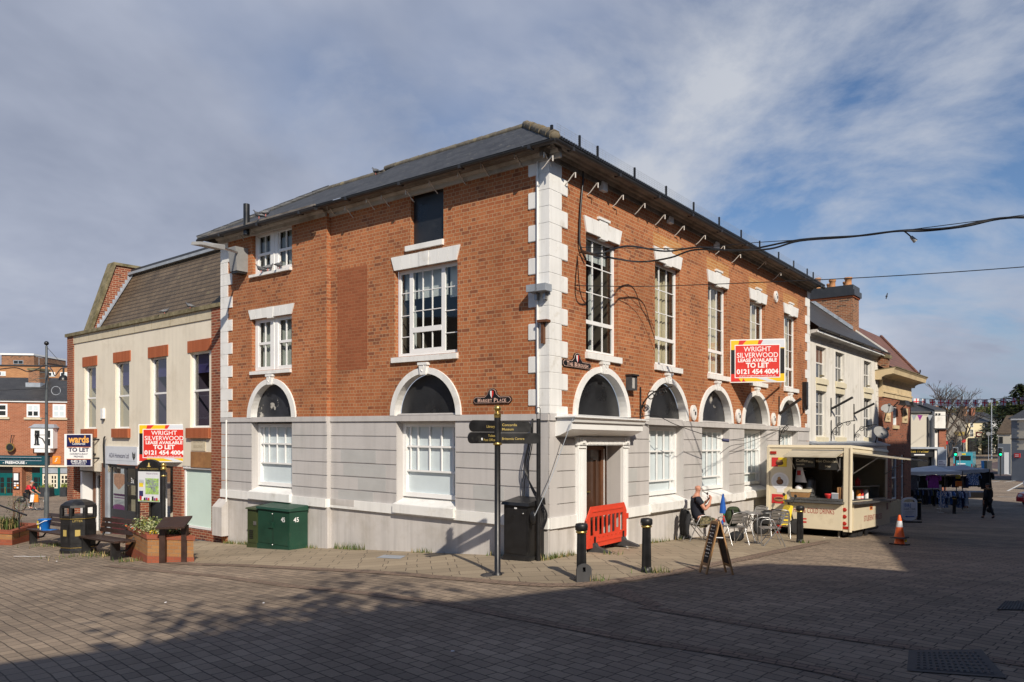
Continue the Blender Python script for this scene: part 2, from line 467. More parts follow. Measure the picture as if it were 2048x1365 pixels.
pl = [FL.xy(13.2,-.1), FL.xy(11.7,-.1), FL.xy(6,-.1), FL.xy(1.5,-.1)]
sheet('pavement', edgeL, pl, m_pave, .006, 40, 8)
sheet('pavement', edgeC, [FL.xy(1.5,-.1), CORNER, FR.xy(1.5,-.1)], m_pave, .006, 24, 8)
endR = edgeR[-1]
sheet('pavement', edgeR+[(endR[0]+6*dR2[0],endR[1]+6*dR2[1])], [FR.xy(1.5,-.1),FR.xy(8,-.1),FR.xy(17,-.1),FR.xy(21,-.1)], m_pave, .006, 50, 8)
def offs(P, d):
 out = []
 for i in range(len(P)):
  a, b = P[max(0,i-1)], P[min(len(P)-1,i+1)]
  tx, ty = b[0]-a[0], b[1]-a[1]; l = math.hypot(tx,ty)
  out.append((P[i][0]+ty/l*d, P[i][1]-tx/l*d))
 return out
kerb = edgeL+edgeC[1:]+edgeR[1:]
sheet('kerb_blocks', kerb, offs(kerb,.30), m_band, .010, 90, 2)
for P in (G2((225,1131),(450,1152),(600,1172),(780,1190),(900,1205),(1024,1229),(1274,1276),(1524,1313),(1674,1341),(1760,1362)),
   G2((1290,1212),(1400,1229),(1524,1250),(1824,1291),(2060,1326))):
 sheet('paving_band', P, offs(P,.22), m_band, .008, 60, 1)
sheet('paving_patch', G2((1159,1171),(1304,1216)), G2((1224,1165),(1330,1212)), m_band, .007, 8, 4)
# ------------------------------------------------------------------ materials of the buildings
m_brick = brick_mat('orange_brick', (.465,.172,.070), (.36,.116,.048), (.48,.30,.17), dark=(.225,.085,.045), patch=.34, mort=.0075, sq=.5, freq=2, sqf=2, stain=((.46,.27,.14),.6,.64))
m_brick_d = brick_mat('infill_brick', (.325,.105,.047), (.27,.085,.038), (.33,.16,.08), dark=None, patch=.1, mort=.007)
m_brick_r = brick_mat('red_pier_brick', (.30,.085,.045), (.22,.06,.032), (.42,.30,.20), dark=(.10,.035,.03), patch=.15, mort=.009)
m_soldier = brick_mat('soldier_brick', (.42,.12,.05), (.34,.09,.036), (.40,.18,.09), bw=.082, rh=.6, off=0, mort=.005, patch=.1)
m_brick_old = brick_mat('old_brick', (.36,.145,.07), (.20,.08,.045), (.40,.30,.20), dark=(.06,.04,.035), patch=.35, mort=.010)
m_brick_bank = brick_mat('bank_brick', (.37,.125,.066), (.27,.088,.048), (.24,.14,.10), dark=(.08,.03,.02), patch=.2, mort=.012)
m_white = M('white_paint', (.78,.775,.75), .55, var=.04, vs=1.4, bmp=.06, bs=25, dirt=(.50,.46,.38), dsc=2.2, dth=(.58,.84), streak=.10)
m_white2 = M('white_gloss_paint', (.80,.80,.785), .35, var=.03, vs=3, dirt=(.58,.54,.47), dsc=4, dth=(.62,.85))
m_upvc = M('white_frame_paint', (.78,.78,.77), .35, var=.03, vs=4)
m_stucco = M('grey_stucco', (.505,.484,.470), .75, var=.05, vs=.9, bmp=.12, bs=14, dirt=(.45,.44,.42), dsc=.7, dth=(.52,.70), spec=.25, streak=.10)
m_stucco2 = M('pale_plinth_stucco', (.54,.515,.495), .8, var=.06, vs=1.3, bmp=.22, bs=9, dirt=(.42,.385,.34), dsc=1.0, dth=(.50,.80), spec=.25, streak=.16)
m_patch = M('touched_up_paint', (.44,.44,.43), .75, var=.06, vs=2.5, bmp=.1, bs=16, spec=.25)
m_black = M('black_board', (.018,.019,.021), .32, var=.35, vs=1.6, spec=.5, dirt=(.05,.05,.05), dsc=2.2, dth=(.55,.9))
m_black_w = M('worn_black_board', (.022,.024,.030), .38, var=.5, vs=1.8, spec=.6, dirt=(.42,.40,.36), dsc=3.5, dth=(.60,.63))
m_iron = M('black_iron', (.016,.016,.017), .42, var=.25, vs=6, spec=.5)
m_gut = M('black_gutter', (.022,.022,.024), .4, var=.3, vs=3, spec=.5, dirt=(.16,.14,.11), dsc=5, dth=(.66,.8))
m_soffit = M('weathered_cornice', (.46,.44,.41), .7, var=.12, vs=2.5, dirt=(.20,.17,.14), dsc=1.8, dth=(.50,.78)); m_soffit_d = M('dirty_shaded_cornice', (.20,.175,.15), .75, var=.25, vs=2.5, dirt=(.09,.075,.06), dsc=2.2, dth=(.42,.7))  # darker cornice colour holds dirt and painted-in shade under the eaves
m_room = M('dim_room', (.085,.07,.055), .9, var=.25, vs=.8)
m_room_l = M('pale_room_wall', (.50,.44,.34), .9, var=.1, vs=.8)
m_blind = M('white_blind', (.66,.68,.68), .8, var=.04, vs=2)
m_film = M('whitened_pane', (.56,.63,.655), .5, var=.05, vs=2.2, spec=.5)
m_curtain = M('cream_curtain', (.62,.52,.36), .9, var=.12, vs=6)
m_glass = glass_mat('window_glass')
m_door = M('dark_brown_door', (.060,.028,.016), .35, var=.25, vs=3, coat=.3)
m_lead = M('lead', (.30,.33,.37), .5, var=.15, vs=3)
m_wood = M('brown_frame_wood', (.13,.055,.026), .45, var=.2, vs=5)
def slate_mat(name, c, c2, bw=.26, rh=.17, lich=None, lth=.62, lsc=2.6, gap=.12):
 m, nt, b = nt_new(name); v = coord(nt,'UV')
 t = N(nt,'ShaderNodeTexBrick'); t.inputs['Scale'].default_value = 1; t.inputs['Brick Width'].default_value = bw; t.inputs['Row Height'].default_value = rh
 t.inputs['Mortar Size'].default_value = .008; t.inputs['Color1'].default_value = rgb(c); t.inputs['Color2'].default_value = rgb(c2); t.inputs['Mortar'].default_value = rgb(tuple(x*.35 for x in c))
 nt.links.new(v, t.inputs['Vector'])
 f = noise(nt, v, 1.1, 6, .65)
 col = mix(nt, t.outputs['Color'], ramp(nt, f, [(.25,.62),(.75,1.3)]), 1.0, 'MULTIPLY')
 if lich:
  l = noise(nt, v, lsc, 8, .72)
  col = mix(nt, col, lich, ramp(nt, l, [(lth,0.0),(lth+.08,.8)]))
 sx = N(nt,'ShaderNodeSeparateXYZ'); nt.links.new(v, sx.inputs[0])
 mo = N(nt,'ShaderNodeMath', operation='FRACT'); dv = N(nt,'ShaderNodeMath', operation='DIVIDE'); dv.inputs[1].default_value = rh
 nt.links.new(sx.outputs[1], dv.inputs[0]); nt.links.new(dv.outputs[0], mo.inputs[0])
 iv = N(nt,'ShaderNodeMath', operation='SUBTRACT'); iv.inputs[0].default_value = 1; nt.links.new(mo.outputs[0], iv.inputs[1])
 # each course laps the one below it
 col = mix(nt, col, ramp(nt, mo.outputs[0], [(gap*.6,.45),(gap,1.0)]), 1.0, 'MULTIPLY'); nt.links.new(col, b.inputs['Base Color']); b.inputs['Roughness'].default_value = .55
 ad = N(nt,'ShaderNodeMath', operation='MULTIPLY_ADD'); nt.links.new(f, ad.inputs[0]); ad.inputs[1].default_value = .8; nt.links.new(iv.outputs[0], ad.inputs[2])
 bump(nt, b, ad.outputs[0], .6, .03)
 return m
m_slate = slate_mat('blue_black_slate', (.070,.072,.076), (.046,.048,.052), lich=(.30,.28,.22), lth=.60, lsc=5.5)
m_slate2 = slate_mat('old_grey_slate', (.060,.058,.056), (.044,.043,.042), lich=(.20,.18,.13), lth=.68)
m_tile_br = slate_mat('brown_pantile', (.15,.108,.066), (.115,.082,.05), bw=.3, rh=.19, lich=(.19,.16,.09), lth=.6, gap=.3)
m_tile_red = slate_mat('red_clay_tile', (.21,.088,.046), (.16,.066,.036), bw=.3, rh=.33, lich=(.10,.06,.045), lth=.62)
m_moss = M('lichened_ridge_tile', (.17,.14,.095), .9, var=.3, vs=6, dirt=(.30,.20,.06), dsc=7, dth=(.56,.68), bmp=.4, bs=30)
def arc(cu, cz, ru, rz, n=24, a0=0.0, a1=math.pi):
 return [(cu+ru*math.cos(a0+(a1-a0)*i/n), cz+rz*math.sin(a0+(a1-a0)*i/n)) for i in range(n+1)]
def rect(u0,u1,z0,z1): return [(u0,z0),(u1,z0),(u1,z1),(u0,z1)]
def reveal(mb, loop, n0, n1, m):                                  # sides of an opening between two depths
 k = len(loop)
 mb.add([(p[0],n0,p[1]) for p in loop]+[(p[0],n1,p[1]) for p in loop], [[i,(i+1)%k,k+(i+1)%k,k+i] for i in range(k)], m)
# ------------------------------------------------------------------ the corner building
cb = empty('corner_building', (CORNER[0],CORNER[1],0), 0, 'large orange brick corner building with white quoins, grey stucco base and slate roof', 'building')
ZT, ZE = 2.87, 8.02                                               # top of the stucco, underside of the cornice
LW0, LWE, LWN = 6.80, 11.62, .13                                  # left wing stands a little forward
RE = 16.88
ARX = [2.05, 5.19, 8.27, 11.38, 14.58]                            # arch centres on the street side
WRX = [2.06, 5.22, 8.39, 11.55, 14.74]
bw = MB(FR)                                                       # brick and stucco share frames, so two builders per side
sR, sL, bL = MB(FR), MB(FL), MB(FL)
def groove_bands(mb, x0, x1, holes, n, mat, ztop=ZT):
 """rusticated stucco: courses with a shadowed V joint, cut round the openings"""
 zs = [-1.4,.56,.78,1.04,1.37,1.71,2.05,2.38,2.74,ztop]
 pr = [-.02,.045,0,0,0,0,0,0,.035]
 for i in range(len(zs)-1):
  z0, z1 = zs[i], zs[i+1]
  g0 = .011 if 2 <= i <= 7 else 0
  segs = [(x0,x1)]
  for (h0,h1,hz0,hz1) in holes:
   if hz1 <= z0+.02 or hz0 >= z1-.02: continue
   ns = []
   for a,b in segs:
    if h1 <= a or h0 >= b: ns.append((a,b)); continue
    if h0 > a: ns.append((a,h0))
    if h1 < b: ns.append((h1,b))
   segs = ns
  mm = m_stucco2 if i == 0 else m_white if i == 1 else mat
  for a,b in segs:
   mb.box(a, b, n-.30, n+pr[i], z0+g0 if i > 2 else z0, z1-g0 if i < 7 and i > 1 else z1, mm)
 for a,b in [(x0,x1)]:                                          # backing behind the joints
  segs = [(a,b)]
  for (h0,h1,hz0,hz1) in holes:
   ns = []
   for p,q in segs:
    if h1 <= p or h0 >= q: ns.append((p,q)); continue
    if h0 > p: ns.append((p,h0))
    if h1 < q: ns.append((h1,q))
   segs = ns
  for p,q in segs: mb.box(p+.001,q-.001,n-.29,n-.022,.79,2.73,mat)
RH = [(1.29,2.88,-1.5,2.25)]+[(c-.97,c+.97,.93,2.69) for c in ARX[1:]]
LH = [(2.52,4.40,.93,2.71)]; LWH = [(8.24,10.10,.93,2.69)]
groove_bands(sR, .0, RE, RH, 0, m_stucco)
groove_bands(sL, .0, LW0, LH, 0, m_stucco)
groove_bands(sL, LW0, LWE, LWH, LWN, m_stucco)
# touched-up squares of a cooler grey on the stucco
for (u0,u1,z0,z1) in [(4.75,5.75,1.06,1.35),(4.75,6.3,1.39,1.69),(5.2,6.5,.80,1.02),(5.1,6.4,1.73,2.03),(1.3,1.95,.8,1.02),(1.15,2.0,1.06,1.35)]:
 sL.box(u0,u1,-.01,.0035,z0,z1,m_patch)
for (u0,u1,z0,z1) in [(3.12,3.62,1.39,1.69),(3.12,3.58,1.06,1.35)]: sR.box(u0,u1,-.01,.0035,z0,z1,m_patch)
sL.box(5.85,6.75,.03,.0485,.63,.79,m_stucco2)
stR = sR.build('stucco_base', cb); stL = sL.build('stucco_base', cb)
# brick walls
holesR = [rect(c-.69,c+.69,4.25,6.81) for c in WRX]+[arc(c,ZT-.03,1.10,1.03)+[(c-1.10,ZT)] for c in ARX]
def inset(h): return h
wR = MB(FR)
outer = [(0,ZT)]
for c in ARX:                                                      # arches cut up from the bottom edge
 outer += [(c-1.10,ZT)]+[p for p in arc(c,ZT,1.10,1.0)[::-1]][1:-1]+[(c+1.10,ZT)]
outer += [(RE,ZT),(RE,ZE+.2),(0,ZE+.2)]
wR.plate(outer, -.12, 0, m_brick, [rect(c-.69,c+.69,4.25,6.81) for c in WRX])
wR.box(RE-.3,RE,-5.2,-.001,-1.4,ZE+.2,m_brick)
# courses of paler, cleaner brick above the lintels
m_brick_p = brick_mat('repaired_brick', (.52,.25,.09), (.44,.18,.06), (.55,.38,.2), patch=.15, mort=.008)
for c in WRX[1:]: wR.box(c-.78,c+.78,-.05,.003,7.16,7.50,m_brick_p)
wR.build('brick_wall', cb)
wL = MB(FL)
def arch_edge(x0,x1,cs,r,rz):
 o = [(x0,ZT)]
 for c in cs: o += [(c-r,ZT)]+arc(c,ZT,r,rz)[::-1][1:-1]+[(c+r,ZT)]
 return o+[(x1,ZT),(x1,ZE+.2),(x0,ZE+.2)]
wL.plate(arch_edge(0,LW0,[3.45],1.02,.98), -.12, 0, m_brick, [rect(2.46,4.45,4.25,6.28), rect(2.88,3.92,6.81,ZE-.03)])
wL.plate(arch_edge(LW0,LWE,[9.15],1.0,.97), -.0, LWN, m_brick, [rect(8.24,10.05,6.85,ZE-.03), rect(8.25,10.08,4.16,5.60)])
wL.box(5.41,6.53,-.05,.004,4.02,6.56,m_brick_d)
wL.box(LWE-.3,LWE,-5.2,LWN-.001,-1.4,ZE+.2,m_brick)
wL.build('brick_wall', cb)
# quoins
q = MB(FL); q2 = MB(FR); q3 = MB(FL); q4 = MB(FR)
z = 8.03; i = 0
while z > ZT+.05:
 z0 = max(ZT+.002, z-.333)
 a, b = (.50,.42) if i % 2 == 0 else (.31,.64)
 q.box(-.022,a,-.05,.022,z0+.011,z-.011,m_white); q2.box(-.001,b,-.05,.0225,z0+.011,z-.011,m_white)
 q.box(-.016,a-.006,-.05,.015,z0,z,m_white); q2.box(-.001,b-.006,-.05,.016,z0,z,m_white)
 ww = .58 if i % 2 else .36
 q3.box(LWE-ww,LWE+.012,LWN-.05,LWN+.022,z0+.008,z-.008,m_white); q3.box(LWE-.34,LWE,LWN-.05,LWN+.015,z0,z,m_white)
 q4.box(RE-(ww-.08),RE+.012,-.05,.022,z0+.010,z-.010,m_white); q4.box(RE-.28,RE,-.05,.015,z0,z,m_white)
 z = z0; i += 1
q.build('corner_quoins', cb); q2.build('corner_quoins', cb); q3.build('corner_quoins', cb); q4.build('corner_quoins', cb)
# lintels, sills, windows
def lintel(fr, par, u0,u1, z0,z1, n=0.0, nv=7, drop=.045, splay=.10):
 """flat arch of wedge blocks with a dropped keystone"""
 mb = MB(fr); w = (u1-u0)/nv; W = (u1-u0+2*splay)/nv
 for k in range(nv):
  b0, b1 = u0+k*w, u0+(k+1)*w; t0, t1 = u0-splay+k*W, u0-splay+(k+1)*W
  key = (k == nv//2)
  zb_, zt_ = (z0-drop, z1) if key else (z0, z1)
  e = .004
  mb.hexa([(b0+e,n-.06,zb_),(b1-e,n-.06,zb_),(b1-e,n+(.05 if key else .035),zb_),(b0+e,n+(.05 if key else .035),zb_),
     (t0+e,n-.06,zt_),(t1-e,n-.06,zt_),(t1-e,n+(.05 if key else .035),zt_),(t0+e,n+(.05 if key else .035),zt_)], m_white)
 mb.hexa([(u0,n-.06,z0+.004),(u1,n-.06,z0+.004),(u1,n+.026,z0+.004),(u0,n+.026,z0+.004),(u0-splay+.01,n-.06,z1-.004),(u1+splay-.01,n-.06,z1-.004),(u1+splay-.01,n+.026,z1-.004),(u0-splay+.01,n+.026,z1-.004)], m_white)
 return mb.build('lintel', par)
def sill(fr, par, u0,u1,z0,z1,n=0.0,proj=.07,mat=None):
 mb = MB(fr); m = mat or m_white
 mb.hexa([(u0,n-.14,z0),(u1,n-.14,z0),(u1,n+proj,z0),(u0,n+proj,z0),(u0,n-.14,z1+.012),(u1,n-.14,z1+.012),(u1,n+proj,z1-.02),(u0,n+proj,z1-.02)], m)
 return mb.build('sill', par)
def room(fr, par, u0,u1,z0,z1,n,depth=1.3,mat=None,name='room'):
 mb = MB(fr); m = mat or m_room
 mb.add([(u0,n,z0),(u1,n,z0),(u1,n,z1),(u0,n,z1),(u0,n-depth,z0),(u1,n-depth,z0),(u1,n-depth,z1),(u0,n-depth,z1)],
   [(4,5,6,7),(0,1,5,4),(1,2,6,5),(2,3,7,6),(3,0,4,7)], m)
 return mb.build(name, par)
def frame_bars(mb, u0,u1,z0,z1,n,m,fw=.06,vb=(),hb=(),bwid=.022,dep=.05):
 mb.box(u0,u0+fw,n-dep,n,z0,z1,m); mb.box(u1-fw,u1,n-dep,n,z0,z1,m)
 mb.box(u0+fw,u1-fw,n-dep,n-.001,z0,z0+fw,m); mb.box(u0+fw,u1-fw,n-dep,n-.001,z1-fw,z1,m)
 for v in vb:
  if isinstance(v,tuple): mb.box(v[0]-v[1]/2,v[0]+v[1]/2,n-dep,n-.002,z0+fw,z1-fw,m)
  else: mb.box(v-bwid/2,v+bwid/2,n-dep+.01,n-.012,z0+fw,z1-fw,m)
 for h in hb:
  if isinstance(h,tuple): mb.box(u0+fw,u1-fw,n-dep,n-.004,h[0]-h[1]/2,h[0]+h[1]/2,m)
  else: mb.box(u0+fw,u1-fw,n-dep+.012,n-.014,h-bwid/2,h+bwid/2,m)
def pane(fr, par, u0,u1,z0,z1,n,mat=None,name='glass'):
 mb = MB(fr); mb.poly([(u0,n,z1),(u1,n,z1),(u1,n,z0),(u0,n,z0)], mat or m_glass)
 return mb.build(name, par)
ctr = Vector(cb.location)
for k, c in enumerate(WRX):                                        # tall street windows
 u0, u1 = c-.69, c+.69
 mb = MB(FR)
 w = (u1-u0-.14)/3
 frame_bars(mb, u0,u1,4.25,6.81,-.12,m_upvc,.07,[u0+.07+w,u0+.07+2*w],[(4.93,.085),5.58,6.16],.020)
 mb.box(u0+.03,u1-.03,-.19,-.125,4.25,4.30,m_upvc)
 wn = mb.build('window', cb)
 lintel(FR, wn, u0-.01,u1+.01,6.81,7.14,0,5,.04,.105)
 mb = MB(FR); mb.box(c-.24,c+.24,-.02,.06,7.19,7.24,m_white); mb.box(c-.18,c+.18,-.02,.035,7.14,7.19,m_white); mb.build('lintel_cap', wn)
 sill(FR, wn, u0-.04,u1+.06,4.10,4.25)
 pane(FR, wn, u0+.05,u1-.05,4.28,6.78,-.155)
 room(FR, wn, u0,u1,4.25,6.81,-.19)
 if k == 0:
  mb = MB(FR); mb.box(u0+.05,u1-.05,-.33,-.32,6.35,6.78,m_blind); mb.box(u1-.34,u1-.20,-.6,-.55,4.3,6.5,m_blind); mb.build('blind', wn)
 else:
  mb = MB(FR)
  x0 = u0+.66 if k < 4 else u0+.5
  pts = [(x0+i*.045, -.34+.03*math.sin(i*1.9)) for i in range(int((u1-.06-x0)/.045)+1)]
  for i in range(len(pts)-1): mb.poly([(pts[i][0],pts[i][1],4.28),(pts[i+1][0],pts[i+1][1],4.28),(pts[i+1][0],pts[i+1][1],6.76),(pts[i][0],pts[i][1],6.76)], m_curtain)
  mb.build('curtain', wn)
# arches with black boards, white rings and keystones
def arch(fr, c, n, rox, roz, rix, riz, z0, wood, zpan, ledge, par):
 mb = MB(fr)
 pts = arc(c,z0,rix-.015,riz-.01)
 mb.plate(pts+[(c-rix+.015,zpan),(c+rix-.015,zpan)], n-.20, n-.17, wood)
 pn = mb.build('arch_panel', par)
 mb = MB(fr)
 mb.plate(arc(c,z0,rox,roz)+arc(c,z0,rix,riz)[::-1], n-.165, n+.045, m_white)
 mb.build('arch_surround', pn)
 mb = MB(fr); kz = z0+riz-.03; kt = z0+roz+.10
 mb.hexa([(c-.085,n-.1,kz),(c+.085,n-.1,kz),(c+.085,n+.09,kz),(c-.085,n+.09,kz),(c-.13,n-.1,kt),(c+.13,n-.1,kt),(c+.13,n+.09,kt),(c-.13,n+.09,kt)], m_white)
 mb.box(c-.15,c+.15,n-.05,n+.105,kt-.05,kt+.01,m_white)
 mb.tube([(c,n+.095,kz+.07),(c+.04,n+.098,kz+.11),(c,n+.095,kz+.15),(c-.045,n+.098,kz+.2),(c,n+.095,kz+.25)],.012,m_white,6)
 mb.build('keystone', pn)
 if ledge:
  mb = MB(fr)
  mb.box(c-rix+.0,c+rix-.0,n-.20,n-.07,ZT-.03,ZT+.05,m_stucco); mb.box(c-rix-.02,c+rix+.02,n-.20,n-.045,ZT+.012,ZT+.035,m_stucco)
  mb.box(c-rix+.0,c+rix-.0,n-.20,n-.10,2.69,ZT-.031,m_stucco)
  mb.build('arch_ledge', pn)
 return pn
arch(FR, ARX[0], 0, 1.2,1.10, 1.05,.97, ZT, m_black, ZT, False, cb)
for c in ARX[1:]: arch(FR, c, 0, 1.2,1.08, 1.03,.95, ZT, m_black if c != ARX[2] else m_black_w, ZT, True, cb)
arch(FL, 3.45, 0, 1.12,1.09, .97,.95, ZT, m_black, ZT, True, cb)
arch(FL, 9.15, LWN, 1.11,1.07, .93,.93, ZT-.02, m_black_w, 2.70, False, cb)
# barred ground-floor windows with whitened panes
def gwin(fr, c, hw, n, z0, z1, hb, gapside, par):
 mb = MB(fr); u0, u1 = c-hw, c+hw
 mb.box(u0,u0+.11,n-.30,n-.21,z0,z1,m_white2); mb.box(u1-.11,u1,n-.30,n-.21,z0,z1,m_white2)
 mb.box(u0+.11,u1-.11,n-.30,n-.215,z1-.09,z1,m_white2); mb.box(u0+.11,u1-.11,n-.30,n-.205,z0,z0+.10,m_white2)
 W = u1-u0-.22
 bars = [u0+.11+W*f for f in ((.10,.32,.55,.78,.93) if gapside > 0 else (.07,.22,.45,.68,.90))]
 for i, b in enumerate(bars):
  lo = z0+.09 if (b == bars[-1 if gapside < 0 else 0] or (gapside > 0 and False)) else hb[0]
  if gapside > 0 and i == 0: lo = z0+.09
  if gapside < 0 and i == len(bars)-1: lo = z0+.09
  mb.box(b-.017,b+.017,n-.27,n-.235,lo,z1-.09,m_white2)
 for h in hb: mb.box(u0+.09,u1-.09,n-.268,n-.229,h-.022,h+.022,m_white2)
 wn = mb.build('window', par)
 pane(fr, wn, u0+.1,u1-.1,z0+.08,z1-.08,n-.298,m_film,'whitened_pane')
 mb = MB(fr)
 mb.hexa([(u0-.02,n-.31,z0-.28),(u1+.02,n-.31,z0-.28),(u1+.02,n+.09,z0-.28),(u0-.02,n+.09,z0-.28),(u0-.02,n-.31,z0-.02),(u1+.02,n-.31,z0-.02),(u1+.02,n+.09,z0-.16),(u0-.02,n+.09,z0-.16)], m_white)
 mb.box(u0-.03,u1+.03,n-.2,n+.11,z0-.37,z0-.17,m_white)
 mb.build('sill', wn)
 for s_, uu in ((1,u0),(-1,u1)):                                 # plastered reveals
  mb = MB(fr); mb.box(uu-.012*s_,uu,n-.31,n-.003,z0-.15,z1,m_stucco); mb.build('window_reveal', wn)
 return wn
for c in ARX[1:]: gwin(FR, c, .96, 0, .97, 2.69, (1.33,2.08), -1, cb)
gwin(FL, 3.46, .93, 0, .97, 2.70, (1.58,2.15), 1, cb)
gwin(FL, 9.17, .92, LWN, .97, 2.69, (1.60,2.14), 1, cb)
# first-floor window on the square
mb = MB(FL); u0,u1 = 2.47,4.44
frame_bars(mb,u0,u1,4.25,6.28,-.12,m_upvc,.08,[(3.00,.11),(4.02,.11)],[],.02)
for (a,b,rows) in ((u0+.08,2.94,(4.72,5.22,5.75)),(4.08,u1-.08,(4.72,5.22,5.75))):
 for h in rows: mb.box(a,b,-.17,-.135,h-.009,h+.009,m_upvc)
mb.box(3.06,3.96,-.17,-.12,4.33,4.42,m_upvc); mb.box(3.06,3.96,-.17,-.115,4.80,4.92,m_upvc)
for h in (5.30,5.76): mb.box(3.06,3.96,-.17,-.135,h-.009,h+.009,m_upvc)
for v in (3.36,3.66): mb.box(v-.009,v+.009,-.17,-.135,4.42,6.20,m_upvc)
wn = mb.build('window', cb)
lintel(FL, wn, u0+.0,u1-.0,6.28,6.60,0,7,.0,.11); sill(FL, wn, 2.43,4.51,4.11,4.25)
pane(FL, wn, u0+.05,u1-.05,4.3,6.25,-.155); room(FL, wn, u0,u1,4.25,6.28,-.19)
mb = MB(FL); mb.box(3.02,3.98,-.31,-.30,5.62,6.25,m_blind); mb.box(2.52,2.95,-.31,-.30,5.55,6.25,m_blind); mb.box(4.05,4.4,-.31,-.30,5.62,6.25,m_blind); mb.box(4.22,4.34,-.5,-.45,4.3,5.5,m_blind); mb.build('blind', wn)
# boarded opening under the eaves
mb = MB(FL); mb.box(2.88,3.92,-.16,-.11,6.81,ZE-.03,m_black); bo = mb.build('boarded_window', cb); sill(FL, bo, 2.86,4.04,6.67,6.81)
# sash pairs in the left wing
def sash_pair(z0,z1,zm,par,lint):
 mb = MB(FL); u0,u1 = 8.25,10.06; mid = 9.16; n = LWN
 mb.box(u0,u0+.10,n-.14,n-.10,z0,z1,m_upvc); mb.box(u1-.13,u1,n-.14,n-.10,z0,z1,m_upvc); mb.box(mid-.17,mid+.17,n-.14,n-.085,z0,z1,m_upvc)
 mb.box(mid-.02,mid+.02,n-.09,n-.07,z0,z1,m_upvc)
 mb.box(u0+.1,u1-.13,n-.14,n-.101,z1-.10,z1,m_upvc); mb.box(u0+.1,u1-.13,n-.14,n-.095,z0,z0+.11,m_upvc)
 for a,b in ((u0+.10,mid-.17),(mid+.17,u1-.13)):
  mb.box(a,b,n-.15,n-.11,zm-.035,zm+.035,m_upvc)
  c = (a+b)/2; mb.box(c-.016,c+.016,n-.16,n-.125,z0+.1,z1-.1,m_upvc)
  mb.box(a,a+.045,n-.155,n-.115,z0,z1,m_upvc); mb.box(b-.045,b,n-.155,n-.115,z0,z1,m_upvc)
 wn = mb.build('sash_window', par)
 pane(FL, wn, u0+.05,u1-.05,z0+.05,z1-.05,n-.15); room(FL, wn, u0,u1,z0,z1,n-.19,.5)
 mb = MB(FL)
 for a,b in ((u0+.1,mid-.1),(mid+.1,u1-.1)):
  pts = [(a+i*.05, n-.26+.02*math.sin(i*2.1)) for i in range(int((b-a)/.05)+1)]
  for i in range(len(pts)-1):
   if lint or i % 9 < 7: mb.poly([(pts[i][0],pts[i][1],z0+.05),(pts[i+1][0],pts[i+1][1],z0+.05),(pts[i+1][0],pts[i+1][1],z1-.05),(pts[i][0],pts[i][1],z1-.05)], m_netc)
 mb.build('net_curtain', wn)
 return wn
m_netc = M('grey_net_curtain', (.40,.41,.38), .9, var=.15, vs=5)
wn = sash_pair(4.16,5.60,4.92,cb,True); lintel(FL, wn, 8.24,10.10,5.60,5.87,LWN,7,.03,.12); sill(FL, wn, 8.25,10.10,4.05,4.16,LWN)
wt = sash_pair(6.85,ZE-.03,7.40,cb,False); sill(FL, wt, 8.23,10.10,6.76,6.85,LWN,.09)
# entrance
mb = MB(FR); du0,du1 = 1.31,2.86
mb.box(.97,1.30,-.36,.06,-.3,2.24,m_white2); mb.box(2.87,3.10,-.36,.06,-.3,2.24,m_white2)
mb.box(.93,3.14,-.36,.075,2.241,2.42,m_white2)
for k in range(26):
 x = 1.34+k*.058; mb.box(x,x+.03,.07,.095,2.262,2.395,m_white2)
for x in (1.13,2.99):
 mb.lathe([(.075,0),(.075,.02),(.05,.035),(.03,.035),(.0,.05)], m_white2, (0,0,0), 14) if False else None
 mb.box(x-.12,x+.12,.07,.10,2.25,2.41,m_white2); mb.box(x-.05,x+.05,.09,.125,2.28,2.38,m_white2)
 mb.box(x-.13,x+.13,.06,.09,2.18,2.205,m_white2)
 for s_ in (-.10,-.035,.03): mb.box(x+s_,x+s_+.03,.055,.068,-.05,2.16,m_white2)
mb.box(1.295,1.31,-.37,-.01,-.3,2.24,m_stucco); mb.box(2.86,2.875,-.37,-.01,-.3,2.24,m_stucco)
ds = mb.build('door_surround', cb)
mb = MB(FR)                                                         # hood on a sloping soffit
mb.prism([(.0,2.42),(.12,2.45),(.40,2.565),(.40,2.70),(.45,2.71),(.47,2.77),(.50,2.80),(.0,2.89)], 'x', .22,3.16, m_white2)
mb.box(.16,3.24,.0,.52,2.80,2.825,m_white2)
mb.build('door_hood', ds)
mb = MB(FR)
mb.box(du0,du1,-.46,-.38,-.3,2.24,m_door); mb.box(du0+.03,du0+.10,-.38,-.35,-.3,2.20,m_wood); mb.box(du1-.30,du1-.2,-.38,-.34,-.3,2.20,m_wood); mb.box(du0+.1,du1-.3,-.38,-.34,2.13,2.21,m_wood)
mb.box(du1-.195,du1-.17,-.38,-.335,-.2,2.15,m_upvc)
for z0,z1 in ((.35,1.95),):
 frame_bars(mb, du0+.48,du1-.48,z0,z1,-.345,m_door,.05)
mb.box(du0+.2,du0+.42,-.38,-.355,.5,1.25,m_wood)
dr = mb.build('door', cb)
m_gold = M('gilt', (.55,.40,.13), .32, .9, var=.15, vs=8)
mb = MB(FR); mb.box(du0+.62,du0+.75,-.345,-.325,1.18,1.215,m_gold); mb.tube([(du0+.40,-.34,.62),(du0+.43,-.29,.6),(du0+.45,-.29,.45),(du0+.42,-.34,.43)],.012,m_iron,6); mb.build('handle', dr)
